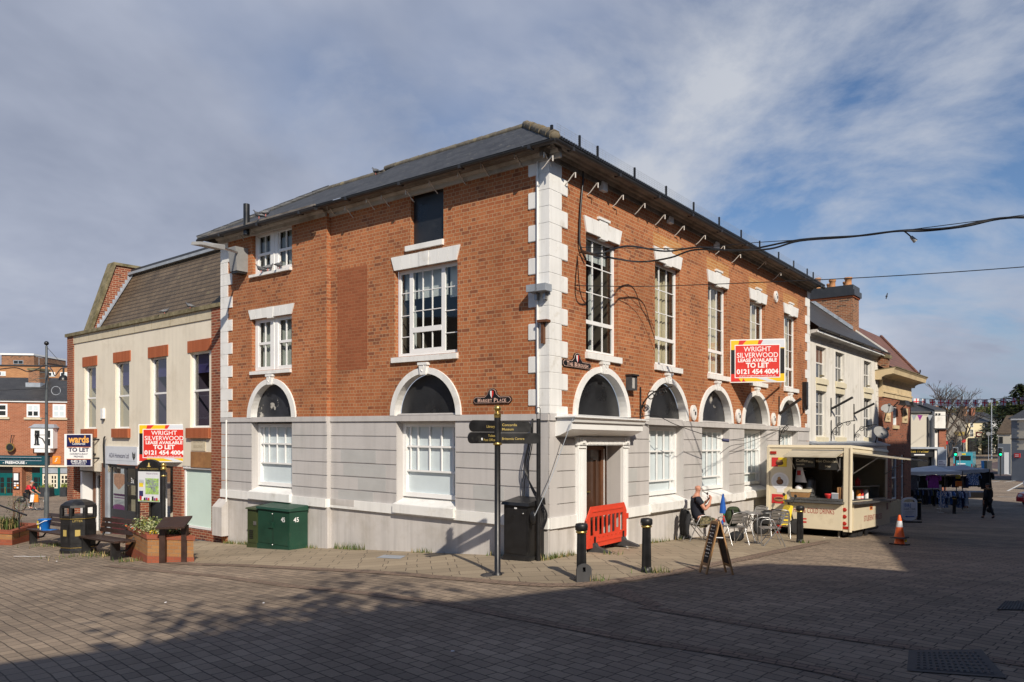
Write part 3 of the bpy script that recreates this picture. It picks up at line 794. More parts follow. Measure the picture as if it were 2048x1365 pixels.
# cornice, gutters and roof
EN = .42
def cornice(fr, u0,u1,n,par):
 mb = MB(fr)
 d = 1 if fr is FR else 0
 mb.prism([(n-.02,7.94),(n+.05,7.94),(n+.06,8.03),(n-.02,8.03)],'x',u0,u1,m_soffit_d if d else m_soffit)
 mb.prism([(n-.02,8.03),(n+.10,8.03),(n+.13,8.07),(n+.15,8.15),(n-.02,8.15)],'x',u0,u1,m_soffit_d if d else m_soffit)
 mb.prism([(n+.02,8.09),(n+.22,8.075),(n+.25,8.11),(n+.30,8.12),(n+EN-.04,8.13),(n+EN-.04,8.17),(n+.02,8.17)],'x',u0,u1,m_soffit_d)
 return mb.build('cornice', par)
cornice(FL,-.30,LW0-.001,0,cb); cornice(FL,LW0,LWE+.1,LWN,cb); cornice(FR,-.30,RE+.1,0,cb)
def gutter(fr,u0,u1,n,z,par,du=0):
 mb = MB(fr); prof = [(n+.065*math.cos(t),z+.065*math.sin(t)) for t in [math.pi+math.pi*i/8 for i in range(9)]]
 prof += [(n+.052,z),(n-.052,z)]
 mb.prism(prof,'x',u0,u1,m_gut)
 k = u0+.6
 while k < u1: mb.box(k-.035,k+.035,n-.07,n+.072,z-.075,z+.005,m_gut); k += 1.83
 return mb.build('gutter', par)
gutter(FL,-.48,LW0+.05,EN+.03,8.12,cb); gutter(FL,LW0-.1,LWE+.55,EN+LWN,8.05,cb); gutter(FR,-.48,RE+.3,EN+.03,8.12,cb)
RR, RZ = 2.32, 9.93
def uvs_roof(pts, o, du, up):                                        # roof uv: along the eave / up the slope
 return [((p-o).dot(du), (p-o).dot(up)) for p in pts]
def roof_poly(mb, fr, pts, m):
 P = [fr.w(*p) for p in pts]
 d = Vector((fr.d[0],fr.d[1],fr.sl)).normalized(); nrm = (P[1]-P[0]).cross(P[2]-P[0]).normalized(); up = nrm.cross(d)
 if up.z < 0: up = -up
 mb.add(P, [list(range(len(P)))], m, uvs_roof(P, P[0], d, up))
mb = MB()
E = EN+.06
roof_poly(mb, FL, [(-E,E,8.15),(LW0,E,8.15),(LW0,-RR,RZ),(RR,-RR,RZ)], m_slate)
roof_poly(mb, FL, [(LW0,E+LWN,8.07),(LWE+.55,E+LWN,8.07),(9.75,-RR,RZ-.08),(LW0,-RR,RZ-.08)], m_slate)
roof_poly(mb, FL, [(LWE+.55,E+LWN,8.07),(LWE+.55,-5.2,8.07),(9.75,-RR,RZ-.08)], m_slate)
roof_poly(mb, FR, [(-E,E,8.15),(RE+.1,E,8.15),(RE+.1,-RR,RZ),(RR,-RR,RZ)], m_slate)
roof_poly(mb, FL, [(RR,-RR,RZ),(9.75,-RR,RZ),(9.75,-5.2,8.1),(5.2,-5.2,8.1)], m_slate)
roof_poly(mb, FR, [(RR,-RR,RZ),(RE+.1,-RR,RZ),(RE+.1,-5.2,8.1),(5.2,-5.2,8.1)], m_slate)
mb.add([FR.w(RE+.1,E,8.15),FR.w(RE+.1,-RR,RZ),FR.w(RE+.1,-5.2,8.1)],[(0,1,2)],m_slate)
rf = mb.v; off = cb.location; mb.v = [p-off for p in mb.v]
roof = mb.build('slate_roof', cb)
# lichened hip and grey ridge tiles
mb = MB(FL)
a, b = Vector((-E+.02,E-.02,8.18)), Vector((RR,-RR,RZ+.03))
nT = 9
for i in range(nT):
 p = a.lerp(b, i/nT); q_ = a.lerp(b, (i+1.12)/nT)
 r0 = .105+.008*math.sin(i*2.3)
 mb.tube([p,(p+q_)/2+Vector((0,0,.012)),q_],[r0*1.06,r0,r0*.94],m_moss,8)
mb.ball((-E+.06,E-.06,8.20),.11,m_moss)
mb.build('hip_tiles', roof)
m_ridge = M('ridge_tile', (.125,.112,.092), .9, var=.3, vs=5, dirt=(.26,.22,.13), dsc=4, dth=(.52,.68))
mb = MB(FL)
k = RR
while k < LW0+.1:
 mb.tube([(k,-RR,RZ+.0),(k+.47,-RR,RZ+.0)],[.085,.075],m_ridge,6); k += .45
p0, p1 = Vector((9.75,-RR,RZ-.06)), Vector((LWE+.5,E+LWN-.05,8.1))
while k < 9.7: mb.tube([(k,-RR,RZ-.09),(k+.47,-RR,RZ-.09)],[.085,.075],m_ridge,6); k += .45
for i in range(8): mb.tube([p0.lerp(p1,i/8),p0.lerp(p1,(i+1.05)/8)],[.08,.09],m_slate,6)
mb.build('ridge_tiles', roof)
def leaf_mat(name, c, var=.35):
 m, nt, b = nt_new(name); oi = N(nt,'ShaderNodeTexCoord')
 f = noise(nt, oi.outputs['Object'], 9, 3)
 nt.links.new(ramp(nt, f, [(.3, tuple(x*(1-var) for x in c)), (.7, tuple(min(1,x*(1+var)) for x in c))]), b.inputs['Base Color'])
 b.inputs['Roughness'].default_value = .6; b.inputs['Specular IOR Level'].default_value = .3
 return m
m_leaf = leaf_mat('green_leaf', (.075,.115,.030)); m_leaf_y = leaf_mat('yellow_green_leaf', (.20,.22,.045)); m_leaf_v = leaf_mat('variegated_leaf', (.36,.38,.20)); m_leaf_d = leaf_mat('dark_leaf', (.035,.055,.022)); m_grass = leaf_mat('grass_blade', (.095,.125,.030)); m_straw = leaf_mat('straw_blade', (.32,.24,.11))
# ------------------------------------------------------------------ the cream building to the left
m_cream = M('cream_render', (.74,.675,.555), .8, var=.05, vs=.8, bmp=.12, bs=18, dirt=(.62,.55,.43), dsc=.9, dth=(.55,.8), spec=.25, streak=.06)
m_stone = M('pale_stone', (.56,.49,.36), .8, var=.08, vs=3, dirt=(.36,.30,.20), dsc=2, dth=(.55,.8))
m_coping = M('mossy_coping', (.20,.17,.10), .9, var=.35, vs=5, dirt=(.10,.085,.04), dsc=3, dth=(.45,.65), bmp=.4, bs=30)
m_grn_pane = M('pale_green_pane', (.50,.60,.555), .45, var=.04, vs=1, spec=.5)
m_dkframe = M('dark_grey_frame', (.035,.037,.042), .4, var=.15, vs=4)
m_maroon = M('maroon_panel', (.13,.018,.025), .4, var=.15, vs=4)
m_ply = M('rusty_brown_board', (.33,.165,.065), .75, var=.2, vs=2, dirt=(.22,.10,.045), dsc=3, dth=(.45,.7))
m_blue_br = brick_mat('blue_plinth_brick', (.075,.075,.09), (.05,.05,.06), (.22,.21,.20), patch=.2)
m_purple = M('purple_blind', (.055,.045,.17), .8, var=.2, vs=3)
m_lilac_room = M('lilac_room', (.060,.045,.075), .9, var=.3, vs=1.2)
FC = Frame(FL.xy(11.77,0), (-828,868), True)
cr = empty('cream_building', (FC.P[0],FC.P[1],-.7), 0, 'cream rendered two storey building with brick end piers and steep brown tiled roof', 'building')
CE = 11.3
U = lambda x: FC.u(x)
ztop = 6.36
wins = [(171,191.5),(233,258),(303.5,332.5),(383.5,418)]
wz0, wz1 = 2.70, 5.02
# wall with window holes
holes = [rect(U(b)-.02,U(a)+.10,wz0,wz1) for a,b in wins]
mb = MB(FC)
mb.plate(rect(.55,CE-.55,1.46,5.95), -.2, 0, m_cream, holes)
mb.build('rendered_wall', cr)
def pier(u0,u1,z0,z1,n0=-.3,n1=.05,m=None):
 b = MB(FC); b.box(u0,u1,n0,n1,z0,z1,m or m_brick_r); return b.build('brick_pier', cr)
pier(.0,.55,-1.6,6.25); pier(CE-.55,CE,-1.8,6.25)
mb = MB(FC); mb.box(.0,CE+.0,-.35,.035,5.955,6.25,m_stone); mb.box(-.0,CE+.08,-.45,.11,6.25,6.37,m_coping)
for k in range(9): mb.box(.6+k*1.25,.607+k*1.25,.03,.038,5.96,6.25,m_coping)
mb.build('parapet', cr)
for i,(a,b) in enumerate(wins):
 u0, u1 = U(b)-.02, U(a)+.10
 mb = MB(FC); frame_bars(mb,u0,u1,wz0,wz1,-.10,m_upvc,.055,[],[((wz0+wz1)/2-.02,.06)])
 wn = mb.build('window', cr)
 mb = MB(FC); mb.box(u0-.12,u1+.12,-.1,.03,wz1,wz1+.36,m_soldier); mb.build('lintel', wn)
 mb = MB(FC); mb.box(u0-.10,u1+.10,-.1,.10,wz0-.33,wz0-.02,m_soldier); mb.build('sill', wn)
 pane(FC, wn, u0+.03,u1-.03,wz0+.03,wz1-.03,-.14);
 room(FC, wn, u0,u1,wz0,wz1,-.2,.9, m_lilac_room if i > 1 else m_room_l)
 mb = MB(FC)
 if i > 1: mb.box(u0+.05,u1-.05,-.26,-.24,wz1-.62,wz1-.05,m_purple)
 else: mb.box(u0+.05,u1-.05,-.26,-.24,wz1-.80,wz1-.05,m_purple)
 mb.build('blind', wn)
# steep tiled roof behind the parapet, raised brick gable with coping at the far end
def cpoly(mb, pts, m): roof_poly(mb, FC, pts, m)
mb = MB()
cpoly(mb, [(-.3,-.55,6.1),(CE-.45,-.55,6.1),(CE-.45,-2.2,9.02),(-.3,-2.2,9.02)], m_tile_br)
cpoly(mb, [(-.3,-2.2,9.02),(CE-.45,-2.2,9.02),(CE-.45,-6.5,9.3),(-.3,-6.5,9.3)], m_lead)
mb.v = [p-cr.location for p in mb.v]; rf = mb.build('tiled_roof', cr)
mb = MB(FC); mb.box(-.3,CE-.46,-2.75,-2.12,9.03,9.17,m_dkframe); mb.box(-.3,CE-.46,-2.2,-2.0,8.93,9.03,m_lead); mb.build('ridge_flashing', rf)
mb = MB(FC)
prof = [(-.50,6.2),(-1.50,9.25),(-3.0,9.25),(-6.5,9.3),(-6.5,3),(-.5,3)]
mb.prism(prof,'x',CE-.55,CE-.12,m_brick_r)
gb = mb.build('gable_wall', cr)
mb = MB(FC); mb.prism([(-.42,6.22),(-1.44,9.36),(-3.0,9.36),(-6.5,9.40),(-6.5,9.28),(-3.0,9.26),(-1.52,9.25),(-.52,6.18)],'x',CE-.62,CE-.04,m_coping); mb.build('coping', gb)
mb = MB(FC)
for k in range(17):                                                  # stepped lead along the tiles
 f0, f1 = k/17, (k+1)/17
 n0, n1 = -.55-1.65*f0, -.55-1.65*f1; z0, z1 = 6.1+2.92*f0, 6.1+2.92*f1
 mb.hexa([(CE-.60,n0+.02,z0),(CE-.552,n0+.02,z0),(CE-.552,n1,z0),(CE-.60,n1,z0),(CE-.575,n0+.02,z1+.05),(CE-.552,n0+.02,z1+.05),(CE-.552,n1,z1+.05),(CE-.575,n1,z1+.05)], m_lead)
 mb.poly([(CE-.56,n0+.03,z0+.02),(CE-.82,n0+.03,z0+.02),(CE-.82,n1+.03,z1+.02),(CE-.56,n1+.03,z1+.02)], m_lead)
mb.build('stepped_flashing', gb)
mb = MB(FC); ua = FC.u(208); mb.box(ua-.10,ua+.08,0,.09,3.05,3.42,m_upvc); mb.box(ua-.08,ua+.06,.0,.10,2.99,3.05,m_dkframe); tag(mb.build('alarm_box'), 'small white alarm box on the cream wall between two upper windows', 'alarm box')
# carved plaque
pu0, pu1 = FC.u(411.5), FC.u(383.5); pc = (pu0+pu1)/2
mb = MB(FC); mb.plate([(pu0,1.98),(pu1,1.98),(pu1,2.45)]+arc(pc,2.45,(pu1-pu0)/2,.16,12)[1:]+[(pu0,2.45)][1:], -.02, .02, m_stone)
m_carve = M('carved_letter', (.36,.30,.21), .9, var=0)
for s_, z in (('THE',2.40),('CLARENCE',2.24),('BUILDING',2.07)): mb.text(s_, pc, z, .125, m_carve, .024, flip=True, sx=.95 if s_ != 'THE' else 1)
mb.build('stone_plaque', cr)
# ground floor, right to left
mb = MB(FC)
ra, rb_ = .55, FC.u(366)
mb.box(.55,FC.u(383),-.15,.03,1.47,1.95,m_ply); mb.build('boarded_fascia', cr)
gz = g(FC.P[0],FC.P[1])
mb = MB(FC)
frame_bars(mb,.55,rb_,-.42,1.46,-.05,m_upvc,.07,[],[])
mb.box(.5,rb_+.05,-.2,.0,1.42,1.50,m_upvc)
sw = mb.build('shop_window', cr)
mb = MB(FC); mb.poly([(.6,-.09,-.38),(rb_-.05,-.09,-.38),(rb_-.05,-.09,1.42),(.6,-.09,1.42)], m_grn_pane)
for k in range(30):
 x = .66+k*(rb_-.75)/30; mb.box(x,x+.012,-.09,-.082,-.37,1.41,m_grn_pane)
mb.build('whitened_pane', sw)
mb = MB(FC); mb.box(.55,rb_+.1,-.3,.03,-.72,-.44,m_brick_r); mb.box(.55,rb_+.1,-.3,.045,-1.6,-.72,m_blue_br); mb.build('plinth', cr)
pier(FC.u(366)+.0,FC.u(349),-1.7,1.46)
pd0, pd1 = FC.u(349), FC.u(277)
mb = MB(FC); mb.box(pd0,pd1,-1.2,-1.1,-1.6,1.46,m_cream); mb.box(pd0,pd0+.06,-1.1,-.2,-1.6,1.46,m_cream); mb.box(pd0,pd1,-1.1,0,1.40,1.46,m_room)
mb.box(pd1-.22,pd1,-.25,.03,-1.6,1.46,m_brick_r); mb.build('porch_recess', cr)
mb = MB(FC); a0,a1 = FC.u(330,-.6), FC.u(290,-.6); mb.box(a0,a1,-.62,-.56,-1.4,1.1,m_dkframe); mb.box(a1,a1+.1,-.64,-.54,-1.4,1.2,m_upvc); mb.box(a1-.03,a1,-.6,-.53,-1.4,1.15,m_lead); mb.box(a0-.08,a0,-.64,-.54,-1.4,1.2,m_upvc); mb.box(a0,a1,-.64,-.54,1.1,1.2,m_upvc); mb.build('door', cr)
# shopfront with the letting poster
s0, s1 = FC.u(272), FC.u(217)
mb = MB(FC)
mb.box(s0-.25,s0,-.3,.02,-1.7,1.46,m_brick_r)
mb.build('brick_pier', cr)
mb = MB(FC)
frame_bars(mb,s0,s1,-1.45,1.40,-.06,m_dkframe,.10,[(s0+(s1-s0)*.44,.14)],[(-.32,.28)])
mb.box(s0+.1,s1-.1,-.12,-.07,-1.35,-.46,m_maroon)
mb.box(s0+.1,s0+(s1-s0)*.40,-.10,-.055,.72,.82,m_dkframe)
sf = mb.build('shop_front', cr)
m_paper = M('white_paper', (.74,.73,.74), .5, var=.03, vs=5); m_ink = M('printed_ink', (.10,.02,.11), .5, var=0); m_skin_p = M('printed_skin_tone', (.66,.34,.22), .5, var=.25, vs=12); m_mag = M('printed_purple', (.24,.03,.23), .5, var=.05)
mb = MB(FC); p0,p1 = FC.u(250,-.1), FC.u(226,-.1)
mb.box(s0+.1,s1-.1,-.55,-.5,-1.3,1.35,m_room_l); mb.build('shop_interior', sf)
mb = MB(FC); mb.box(p0,p1,-.12,-.105,-.30,1.10,m_paper); pm = (p0+p1)/2; pw = p1-p0
mb.plate([(p0+.03,1.07),(pm,1.10),(p1-.03,1.07),(p1-.06,.72),(pm+.05,.52),(pm-.08,.55),(p0+.05,.75)], -.11,-.102, m_skin_p)
mb.box(p0+.04,p1-.04,-.104,-.100,.30,.37,m_ink); mb.box(p0+.06,p1-.06,-.104,-.100,.22,.25,m_mag)
for k in range(5): mb.box(p0+.06,p1-.06-.03*(k%2),-.104,-.100,.12-.05*k,.135-.05*k,m_lead)
mb.plate([(p0,-.30),(p1,-.30),(p1,-.10)]+arc(pm,-.10,pw/2,.10,8)[1:-1]+[(p0,-.10)], -.106,-.100, m_mag)
mb.build('poster', sf)
pane(FC, sf, s0+.1,s1-.1,-.2,1.32,-.09)
m_navy_t = M('navy_lettering', (.03,.03,.10), .5, var=0); m_w_t = M('white_lettering', (.80,.80,.80), .5, var=0)
mb = MB(FC); mb.text('3a', FC.u(266,-.07), .80, .26, m_w_t, -.05, flip=True, bold=.01); mb.build('door_number', sf)
m_signgrey = M('pale_grey_sign', (.60,.63,.68), .4, var=.03)
n0 = .06; a0,a1 = FC.u(274,n0), FC.u(210.5,n0)
mb = MB(FC); mb.box(a0,a1,-.05,n0,1.43,2.06,m_signgrey)
cm = (a0+a1)/2+.14
mb.text('ADA Homecare Ltd', cm, 1.66, .24, m_navy_t, n0+.006, flip=True, wid=(a1-a0)*.62)
mb.box(a0+.12,a1-.12,n0,n0+.004,1.56,1.567,m_lead)
hx = a0+.22
mb.tube([(hx,n0+.006,1.62),(hx+.09,n0+.006,1.72),(hx+.085,n0+.006,1.86),(hx+.03,n0+.006,1.80),(hx,n0+.006,1.66)],.016,m_dkframe,5)
mb.tube([(hx,n0+.006,1.62),(hx-.09,n0+.006,1.72),(hx-.085,n0+.006,1.86),(hx-.03,n0+.006,1.80),(hx,n0+.006,1.66)],.016,m_dkframe,5)
mb.build('shop_sign', cr)
# brown pier, white door in a recess
b0, b1 = FC.u(217), FC.u(202)
mb = MB(FC); mb.box(b0,b0+(b1-b0)*.35,-.3,.03,-1.7,1.44,m_lead); mb.box(b0+(b1-b0)*.35,b0+(b1-b0)*.7,-.3,.05,-1.7,1.44,m_wood); mb.box(b0+(b1-b0)*.7,b1,-.4,.02,-1.7,1.44,m_brick_r); mb.build('brick_pier', cr)
mb = MB(FC); mb.box(b0,FC.u(161),-.3,.02,1.12,1.46,m_cream); mb.build('rendered_wall', cr)
d0, d1 = FC.u(202), FC.u(168)
mb = MB(FC)
mb.box(d0,d1+.3,-.7,-.62,-1.7,1.2,m_room); mb.box(d0,d1+.5,-.6,-.0,1.08,1.12,m_room)
frame_bars(mb,d0+.05,d1,-1.6,1.05,-.42,m_upvc,.12,[((d0+d1)/2,.16),((d0+d1)/2-.32,.09)],[])
mb.box(d1,d1+.18,-.5,-.38,-1.7,1.1,m_wood); mb.box(d1+.2,d1+.38,-.42,-.02,-1.7,1.46,m_upvc)
dd = mb.build('white_door', cr); pane(FC, dd, d0+.1,d1-.1,-1.4,.95,-.47)
mb = MB(FC); mb.box(FC.u(185)-.3,FC.u(185)+.1,-.02,.08,1.72,1.78,m_iron); mb.build('outlet_box', cr); mb = MB(FC); mb.tube([(b0+.2,.07,1.3),(b0+.2,.09,2.1),(b0+.15,.09,2.35),(b0+.1,.08,2.4)],.03,m_iron,6); mb.build('cable_pipe', cr)
# pipe and drain box at the left end of the corner building
mb = MB(FL); mb.tube([(11.28,LWN+.05,2.80),(11.28,LWN+.05,.15)],.025,m_white,6); mb.box(11.25,11.75,LWN,LWN+.22,-.55,.28,m_stucco2); mb.prism([(LWN,.28),(LWN+.22,.28),(LWN,.50)],'x',11.25,11.75,m_stucco2); mb.build('boxed_pipe', cb)
# ------------------------------------------------------------------ pub at the back of the square
m_pub_br = brick_mat('pub_brick', (.40,.145,.075), (.30,.10,.05), (.42,.27,.18), patch=.12, bw=.3, rh=.1, mort=.01)
m_back_br = brick_mat('ochre_brick', (.46,.22,.10), (.38,.17,.075), (.42,.28,.16), patch=.1, bw=.3, rh=.1, mort=.01)
m_teal = M('teal_paint', (.0,.085,.085), .4, var=.1, vs=3); m_teal_d = M('dark_teal_sign', (.006,.055,.075), .4, var=.08)
m_cream_p = M('cream_paint', (.70,.64,.50), .5, var=.05)
m_orange = M('orange_sign', (.75,.23,.02), .5, var=.05)
m_dkglass = M('dark_window_glass', (.012,.013,.015), .08, var=0, spec=.7)
FP = Frame((-46,60), (1e6, 875+12500), False)
pb = empty('pub_building', (-40,60,g(-38,60)), 0, 'red brick pub with teal shopfront and slate roof behind the cyclist', 'building')
PU = lambda x: FP.u(x);
def PZ(x,y): return FP.uz(x,y)[1]
pz0 = -3.5; eave = PZ(70,803)
u_l, u_r = PU(-190), PU(260)
mb = MB(FP); mb.box(u_l,u_r,-6,0,PZ(70,931),eave,m_pub_br); mb.build('brick_wall', pb)
mb = MB(FP); mb.box(u_l,u_r,-.1,.12,eave-.08,eave+.10,m_upvc); mb.build('fascia_board', pb)
rz = FP.uz(70,756,-4.5)[1]
mb = MB(); roof_poly(mb, FP, [(u_l,.25,eave+.08),(u_r,.25,eave+.08),(u_r,-4.5,rz),(u_l,-4.5,rz)], m_slate2); roof_poly(mb, FP, [(u_l,-4.5,rz),(u_r,-4.5,rz),(u_r,-9,eave),(u_l,-9,eave)], m_slate2)
mb.v = [p-pb.location for p in mb.v]; prf = mb.build('slate_roof', pb)
mb = MB(FP); c0,c1 = FP.u(57,-2.6), FP.u(79,-2.6); zc0 = FP.uz(68,766,-2.6)[1]; zc1 = FP.uz(68,741,-2.6)[1]
mb.box(c0,c1,-3.9,-2.6,zc0-1,zc1,m_brick_old); mb.box(c0-.08,c1+.08,-3.98,-2.52,zc1,zc1+.18,m_coping); mb.box(c0-.15,c1+.15,-4,-2.45,zc0-.6,zc0+.0,m_lead); mb.build('chimney', prf)
for (a,b,y0,y1,bl) in ((-20,15.5,808,834,0),(54,80,809,835,1),(106,132,809,835.5,2)):
 mb = MB(FP); u0,u1,z1,z0 = PU(a),PU(b),PZ((a+b)/2,y0),PZ((a+b)/2,y1)
 mb.box(u0,u1,0,.05,z0,z1,m_upvc); wn = mb.build('window', pb)
 mb = MB(FP)
 for p,q in ((0,0),(1,0),(0,1),(1,1)):
  w_, h_ = (u1-u0-.36)/2, (z1-z0-.34)/2; x = u0+.12+p*(w_+.10); zz_ = z0+.12+q*(h_+.10)
  mb.box(x,x+w_,.03,.054,zz_,zz_+h_, m_dkglass if (bl < 2 and not (bl == 1 and q)) else m_film)
 mb.build('pane', wn)
 mb = MB(FP); mb.box(u0-.18,u1+.18,0,.12,z0-.18,z0-.02,m_stone); mb.build('sill', wn)
# oriel
mb = MB(FP); u0,u1 = PU(71),PU(115); z0,z1 = PZ(93,902),PZ(93,856)
mb.prism([(u0+.25,.0),(u1-.25,.0),(u1-.25,.55),(u0+.25,.55)],'z',z0-.12,z0+.2,m_upvc); mb.box(u0,u1,0,.6,z0+.2,z1,m_upvc); oo = mb.build('oriel_window', pb)
mb = MB(FP); mb.hexa([(u0-.15,0,z1),(u1+.15,0,z1),(u1+.15,.72,z1),(u0-.15,.72,z1),(u0+.1,0,z1+.28),(u1-.1,0,z1+.28),(u1-.1,.3,z1+.28),(u0+.1,.3,z1+.28)],m_lead); mb.build('oriel_roof', oo)
for a,b in ((.18,.40),(.66,.88)):
 mb = MB(FP); x0,x1 = u0+(u1-u0)*a, u0+(u1-u0)*b; mb.box(x0,x1,.58,.606,(z0+z1)/2+.12,z1-.22,m_dkglass); mb.box(x0,x1,.58,.606,z0+.42,(z0+z1)/2+.04,m_film if a < .3 else m_dkglass); mb.build('pane', oo)
# fascia with lettering
mb = MB(FP); u0,u1 = u_l,PU(100); z0,z1 = PZ(50,929.5),PZ(50,911.5)
mb.box(u0,u1,0,.25,z0,z1,m_teal_d); mb.box(u0,PU(87),.24,.27,z0+.30,z0+.34,m_lead); mb.box(u0,PU(87),.24,.27,z1-.16,z1-.12,m_lead)
mb.text('- FREEHOUSE -', PU(34), z0+.06, .28, m_w_t, .262, wid=PU(58)-PU(10), bold=.03)
m_dk_t = M('dark_lettering', (.004,.012,.02), .4, var=0)
mb.text('BARON OF HINCKLEY', PU(44), z0+.37, .26, m_dk_t, .262, wid=PU(86)-PU(3), bold=.02)
mb.build('fascia_sign', pb)
mb = MB(FP); a0,a1 = PU(106),PU(121.7); b0,b1 = PZ(114,928),PZ(114,912.6); mb.box(a0,a1,0,.06,b0,b1,m_orange)
cx_,cz_ = (a0+a1)/2,(b0+b1)/2; mb.tube([(cx_-.1,.066,cz_-.15),(cx_+.02,.066,cz_-.02),(cx_-.03,.066,cz_+.05),(cx_+.1,.066,cz_+.16)],.05,m_cream_p,6); mb.build('logo_sign', pb)
mb = MB(FP); mb.box(u_l,u_r,0,.12,PZ(70,934),PZ(70,930.5),m_cream_p); mb.build('cornice_strip', pb)
zt = PZ(70,934)
mb = MB(FP); mb.box(u_l,u_r,-1.2,-1.0,pz0,zt,m_room); mb.box(PU(26),PU(44),-1,.02,pz0,zt,m_pub_br); mb.box(PU(44.2),PU(56),-1,-.5,pz0,zt,m_brick_old); mb.build('ground_floor_wall', pb)
def teal_door(a,b,n,leafs):
 mb = MB(FP); u0,u1 = PU(a),PU(b); z1 = PZ((a+b)/2,947)
 mb.box(u0,u1,n-.1,n,pz0,z1,m_teal); mb.box(u0,u1,n-.08,n-.02,z1,zt,m_dkglass)
 d = mb.build('teal_door', pb); mb = MB(FP)
 for i in range(leafs):
  x0 = u0+(u1-u0)*(i+.15)/leafs; x1 = u0+(u1-u0)*(i+.85)/leafs
  for r in range(3):
   for c in range(2): mb.box(x0+(x1-x0)*(c*.54),x0+(x1-x0)*(c*.54+.46),n-.02,n+.012,z1-.35-.42*(r+1)+.05,z1-.35-.42*r,m_dkglass)
 mb.build('pane', d)
 mb = MB(FP); mb.box((u0+u1)/2-.03,(u0+u1)/2+.03,n,n+.06,z1-1.6,z1-1.1,m_gold); mb.build('handle', d)
teal_door(-14,26,-.3,2); teal_door(56,81,-.5,1)
mb = MB(FP)
for a,b in ((81,85),(116.5,120.5),(138,142)): mb.box(PU(a),PU(b),-.2,.06,pz0,zt,m_teal)
mb.box(PU(85),u_r,-.2,.03,pz0,PZ(100,977),m_teal); mb.box(PU(85),u_r,-.2,-.0,PZ(100,947),zt,m_lead); mb.build('teal_panelling', pb)
for a,b in ((85.5,100.5),(101,116),(121,138),(142,160)):
 mb = MB(FP); u0,u1,z0,z1 = PU(a),PU(b),PZ((a+b)/2,977),PZ((a+b)/2,948.5); mb.box(u0,u1,-.1,.04,z0,z1,m_cream_p); wn = mb.build('window', pb); mb = MB(FP)
 for r in range(3):
  for c in range(2): mb.box(u0+.12+(u1-u0-.15)*c/2,u0+.02+(u1-u0-.15)*(c+1)/2,.02,.045,z0+.10+(z1-z0-.16)*r/3,z0+.02+(z1-z0-.16)*(r+1)/3,m_dkglass)
 mb.build('pane', wn)
mb = MB(FP); u0,u1,z0,z1 = PU(28),PU(40),PZ(34,979),PZ(34,945.5); mb.box(u0,u1,0.02,.12,z0,z1,m_iron)
mb.box(u0+.06,u1-.06,.11,.13,(z0+z1)/2+.05,z1-.06,m_paper)
for k in range(6): mb.box(u0+.08+(k%2)*.2,u0+.24+(k%2)*.2,.11,.13,z0+.08+.17*(k//2),z0+.2+.17*(k//2),(m_paper,m_orange)[k%3 == 0])
tag(mb.build('menu_board'), 'black framed menu board on the brick pier beside the teal pub door', 'notice board')
mb = MB(FP); uc,zc = PU(26.4),PZ(26.4,895)
V=[]; mb.plate([(uc+.27*math.cos(t),zc+.27*math.sin(t)) for t in [i*math.pi/10 for i in range(20)]],.3,.42,m_iron); mb.plate([(uc+.33*math.cos(t),zc+.33*math.sin(t)) for t in [i*math.pi/10 for i in range(20)]],.32,.40,m_gold)
mb.tube([(uc+.1,0,zc+.9),(uc+.1,.35,zc+.95),(uc,.36,zc+.3)],.03,m_iron,5); tag(mb.build('hanging_sign'), 'round dark hanging sign with gilt rim above the pub fascia', 'sign')
for (a,b) in ((84,104),(124,136)):
 p = gx((a+b)/2, 58.6); w_ = (b-a)/F*58.6
 e = empty('planter_box', p, 0, 'dark grey planter box outside the pub, %s the lamp post' % ('just right of' if a < 100 else 'well right of'), 'planter', 'planter boxes outside the pub')
 mb = MB(); mb.box(-w_/2,w_/2,-.3,.3,-.2,.72,m_dkframe); mb.build('box', e)
 mb = MB()
 for k in range(40):
  x,y = random.uniform(-w_/2,w_/2), random.uniform(-.3,.3); h = random.uniform(.15,.4); mb.poly([(x-.04,y,.7),(x+.04,y,.7),(x+random.uniform(-.15,.15),y-.05,.72+h)], m_leaf_y if k % 3 else m_leaf)
 mb.build('foliage', e)
# block of flats behind the pub
FB = Frame((-60,82), (1e6, 875+12500), False)
bb = empty('office_block', (-45,82,0), 0, 'ochre brick flat roofed block with a roof hut rising behind the pub roof', 'building')
zt2 = FB.uz(70,733)[1]
mb = MB(FB); mb.box(FB.u(-200),FB.u(330),-10,0,-3,zt2,m_back_br); mb.box(FB.u(-200),FB.u(330),-10,.1,zt2,zt2+.12,m_dkframe); mb.build('brick_wall', bb)
zt3 = FB.uz(40,711,-2)[1]
mb = MB(FB); mb.box(FB.u(3,-2),FB.u(68,-2),-8,-2,zt2,zt3,m_brick_old); mb.box(FB.u(2,-2),FB.u(69,-2),-8,-1.85,zt3,zt3+.2,m_upvc); hb = mb.build('roof_hut', bb)
mb = MB(FB); mb.box(FB.u(27.5,-2),FB.u(47,-2),-2,-1.94,FB.uz(37,728.5,-2)[1],FB.uz(37,721,-2)[1],m_lead); mb.box(FB.u(28.5,-2),FB.u(36.5,-2),-1.95,-1.92,FB.uz(37,727.5,-2)[1],FB.uz(37,722,-2)[1],m_dkglass); mb.box(FB.u(38,-2),FB.u(46,-2),-1.95,-1.92,FB.uz(37,727.5,-2)[1],FB.uz(37,722,-2)[1],m_dkglass); mb.build('window', hb)
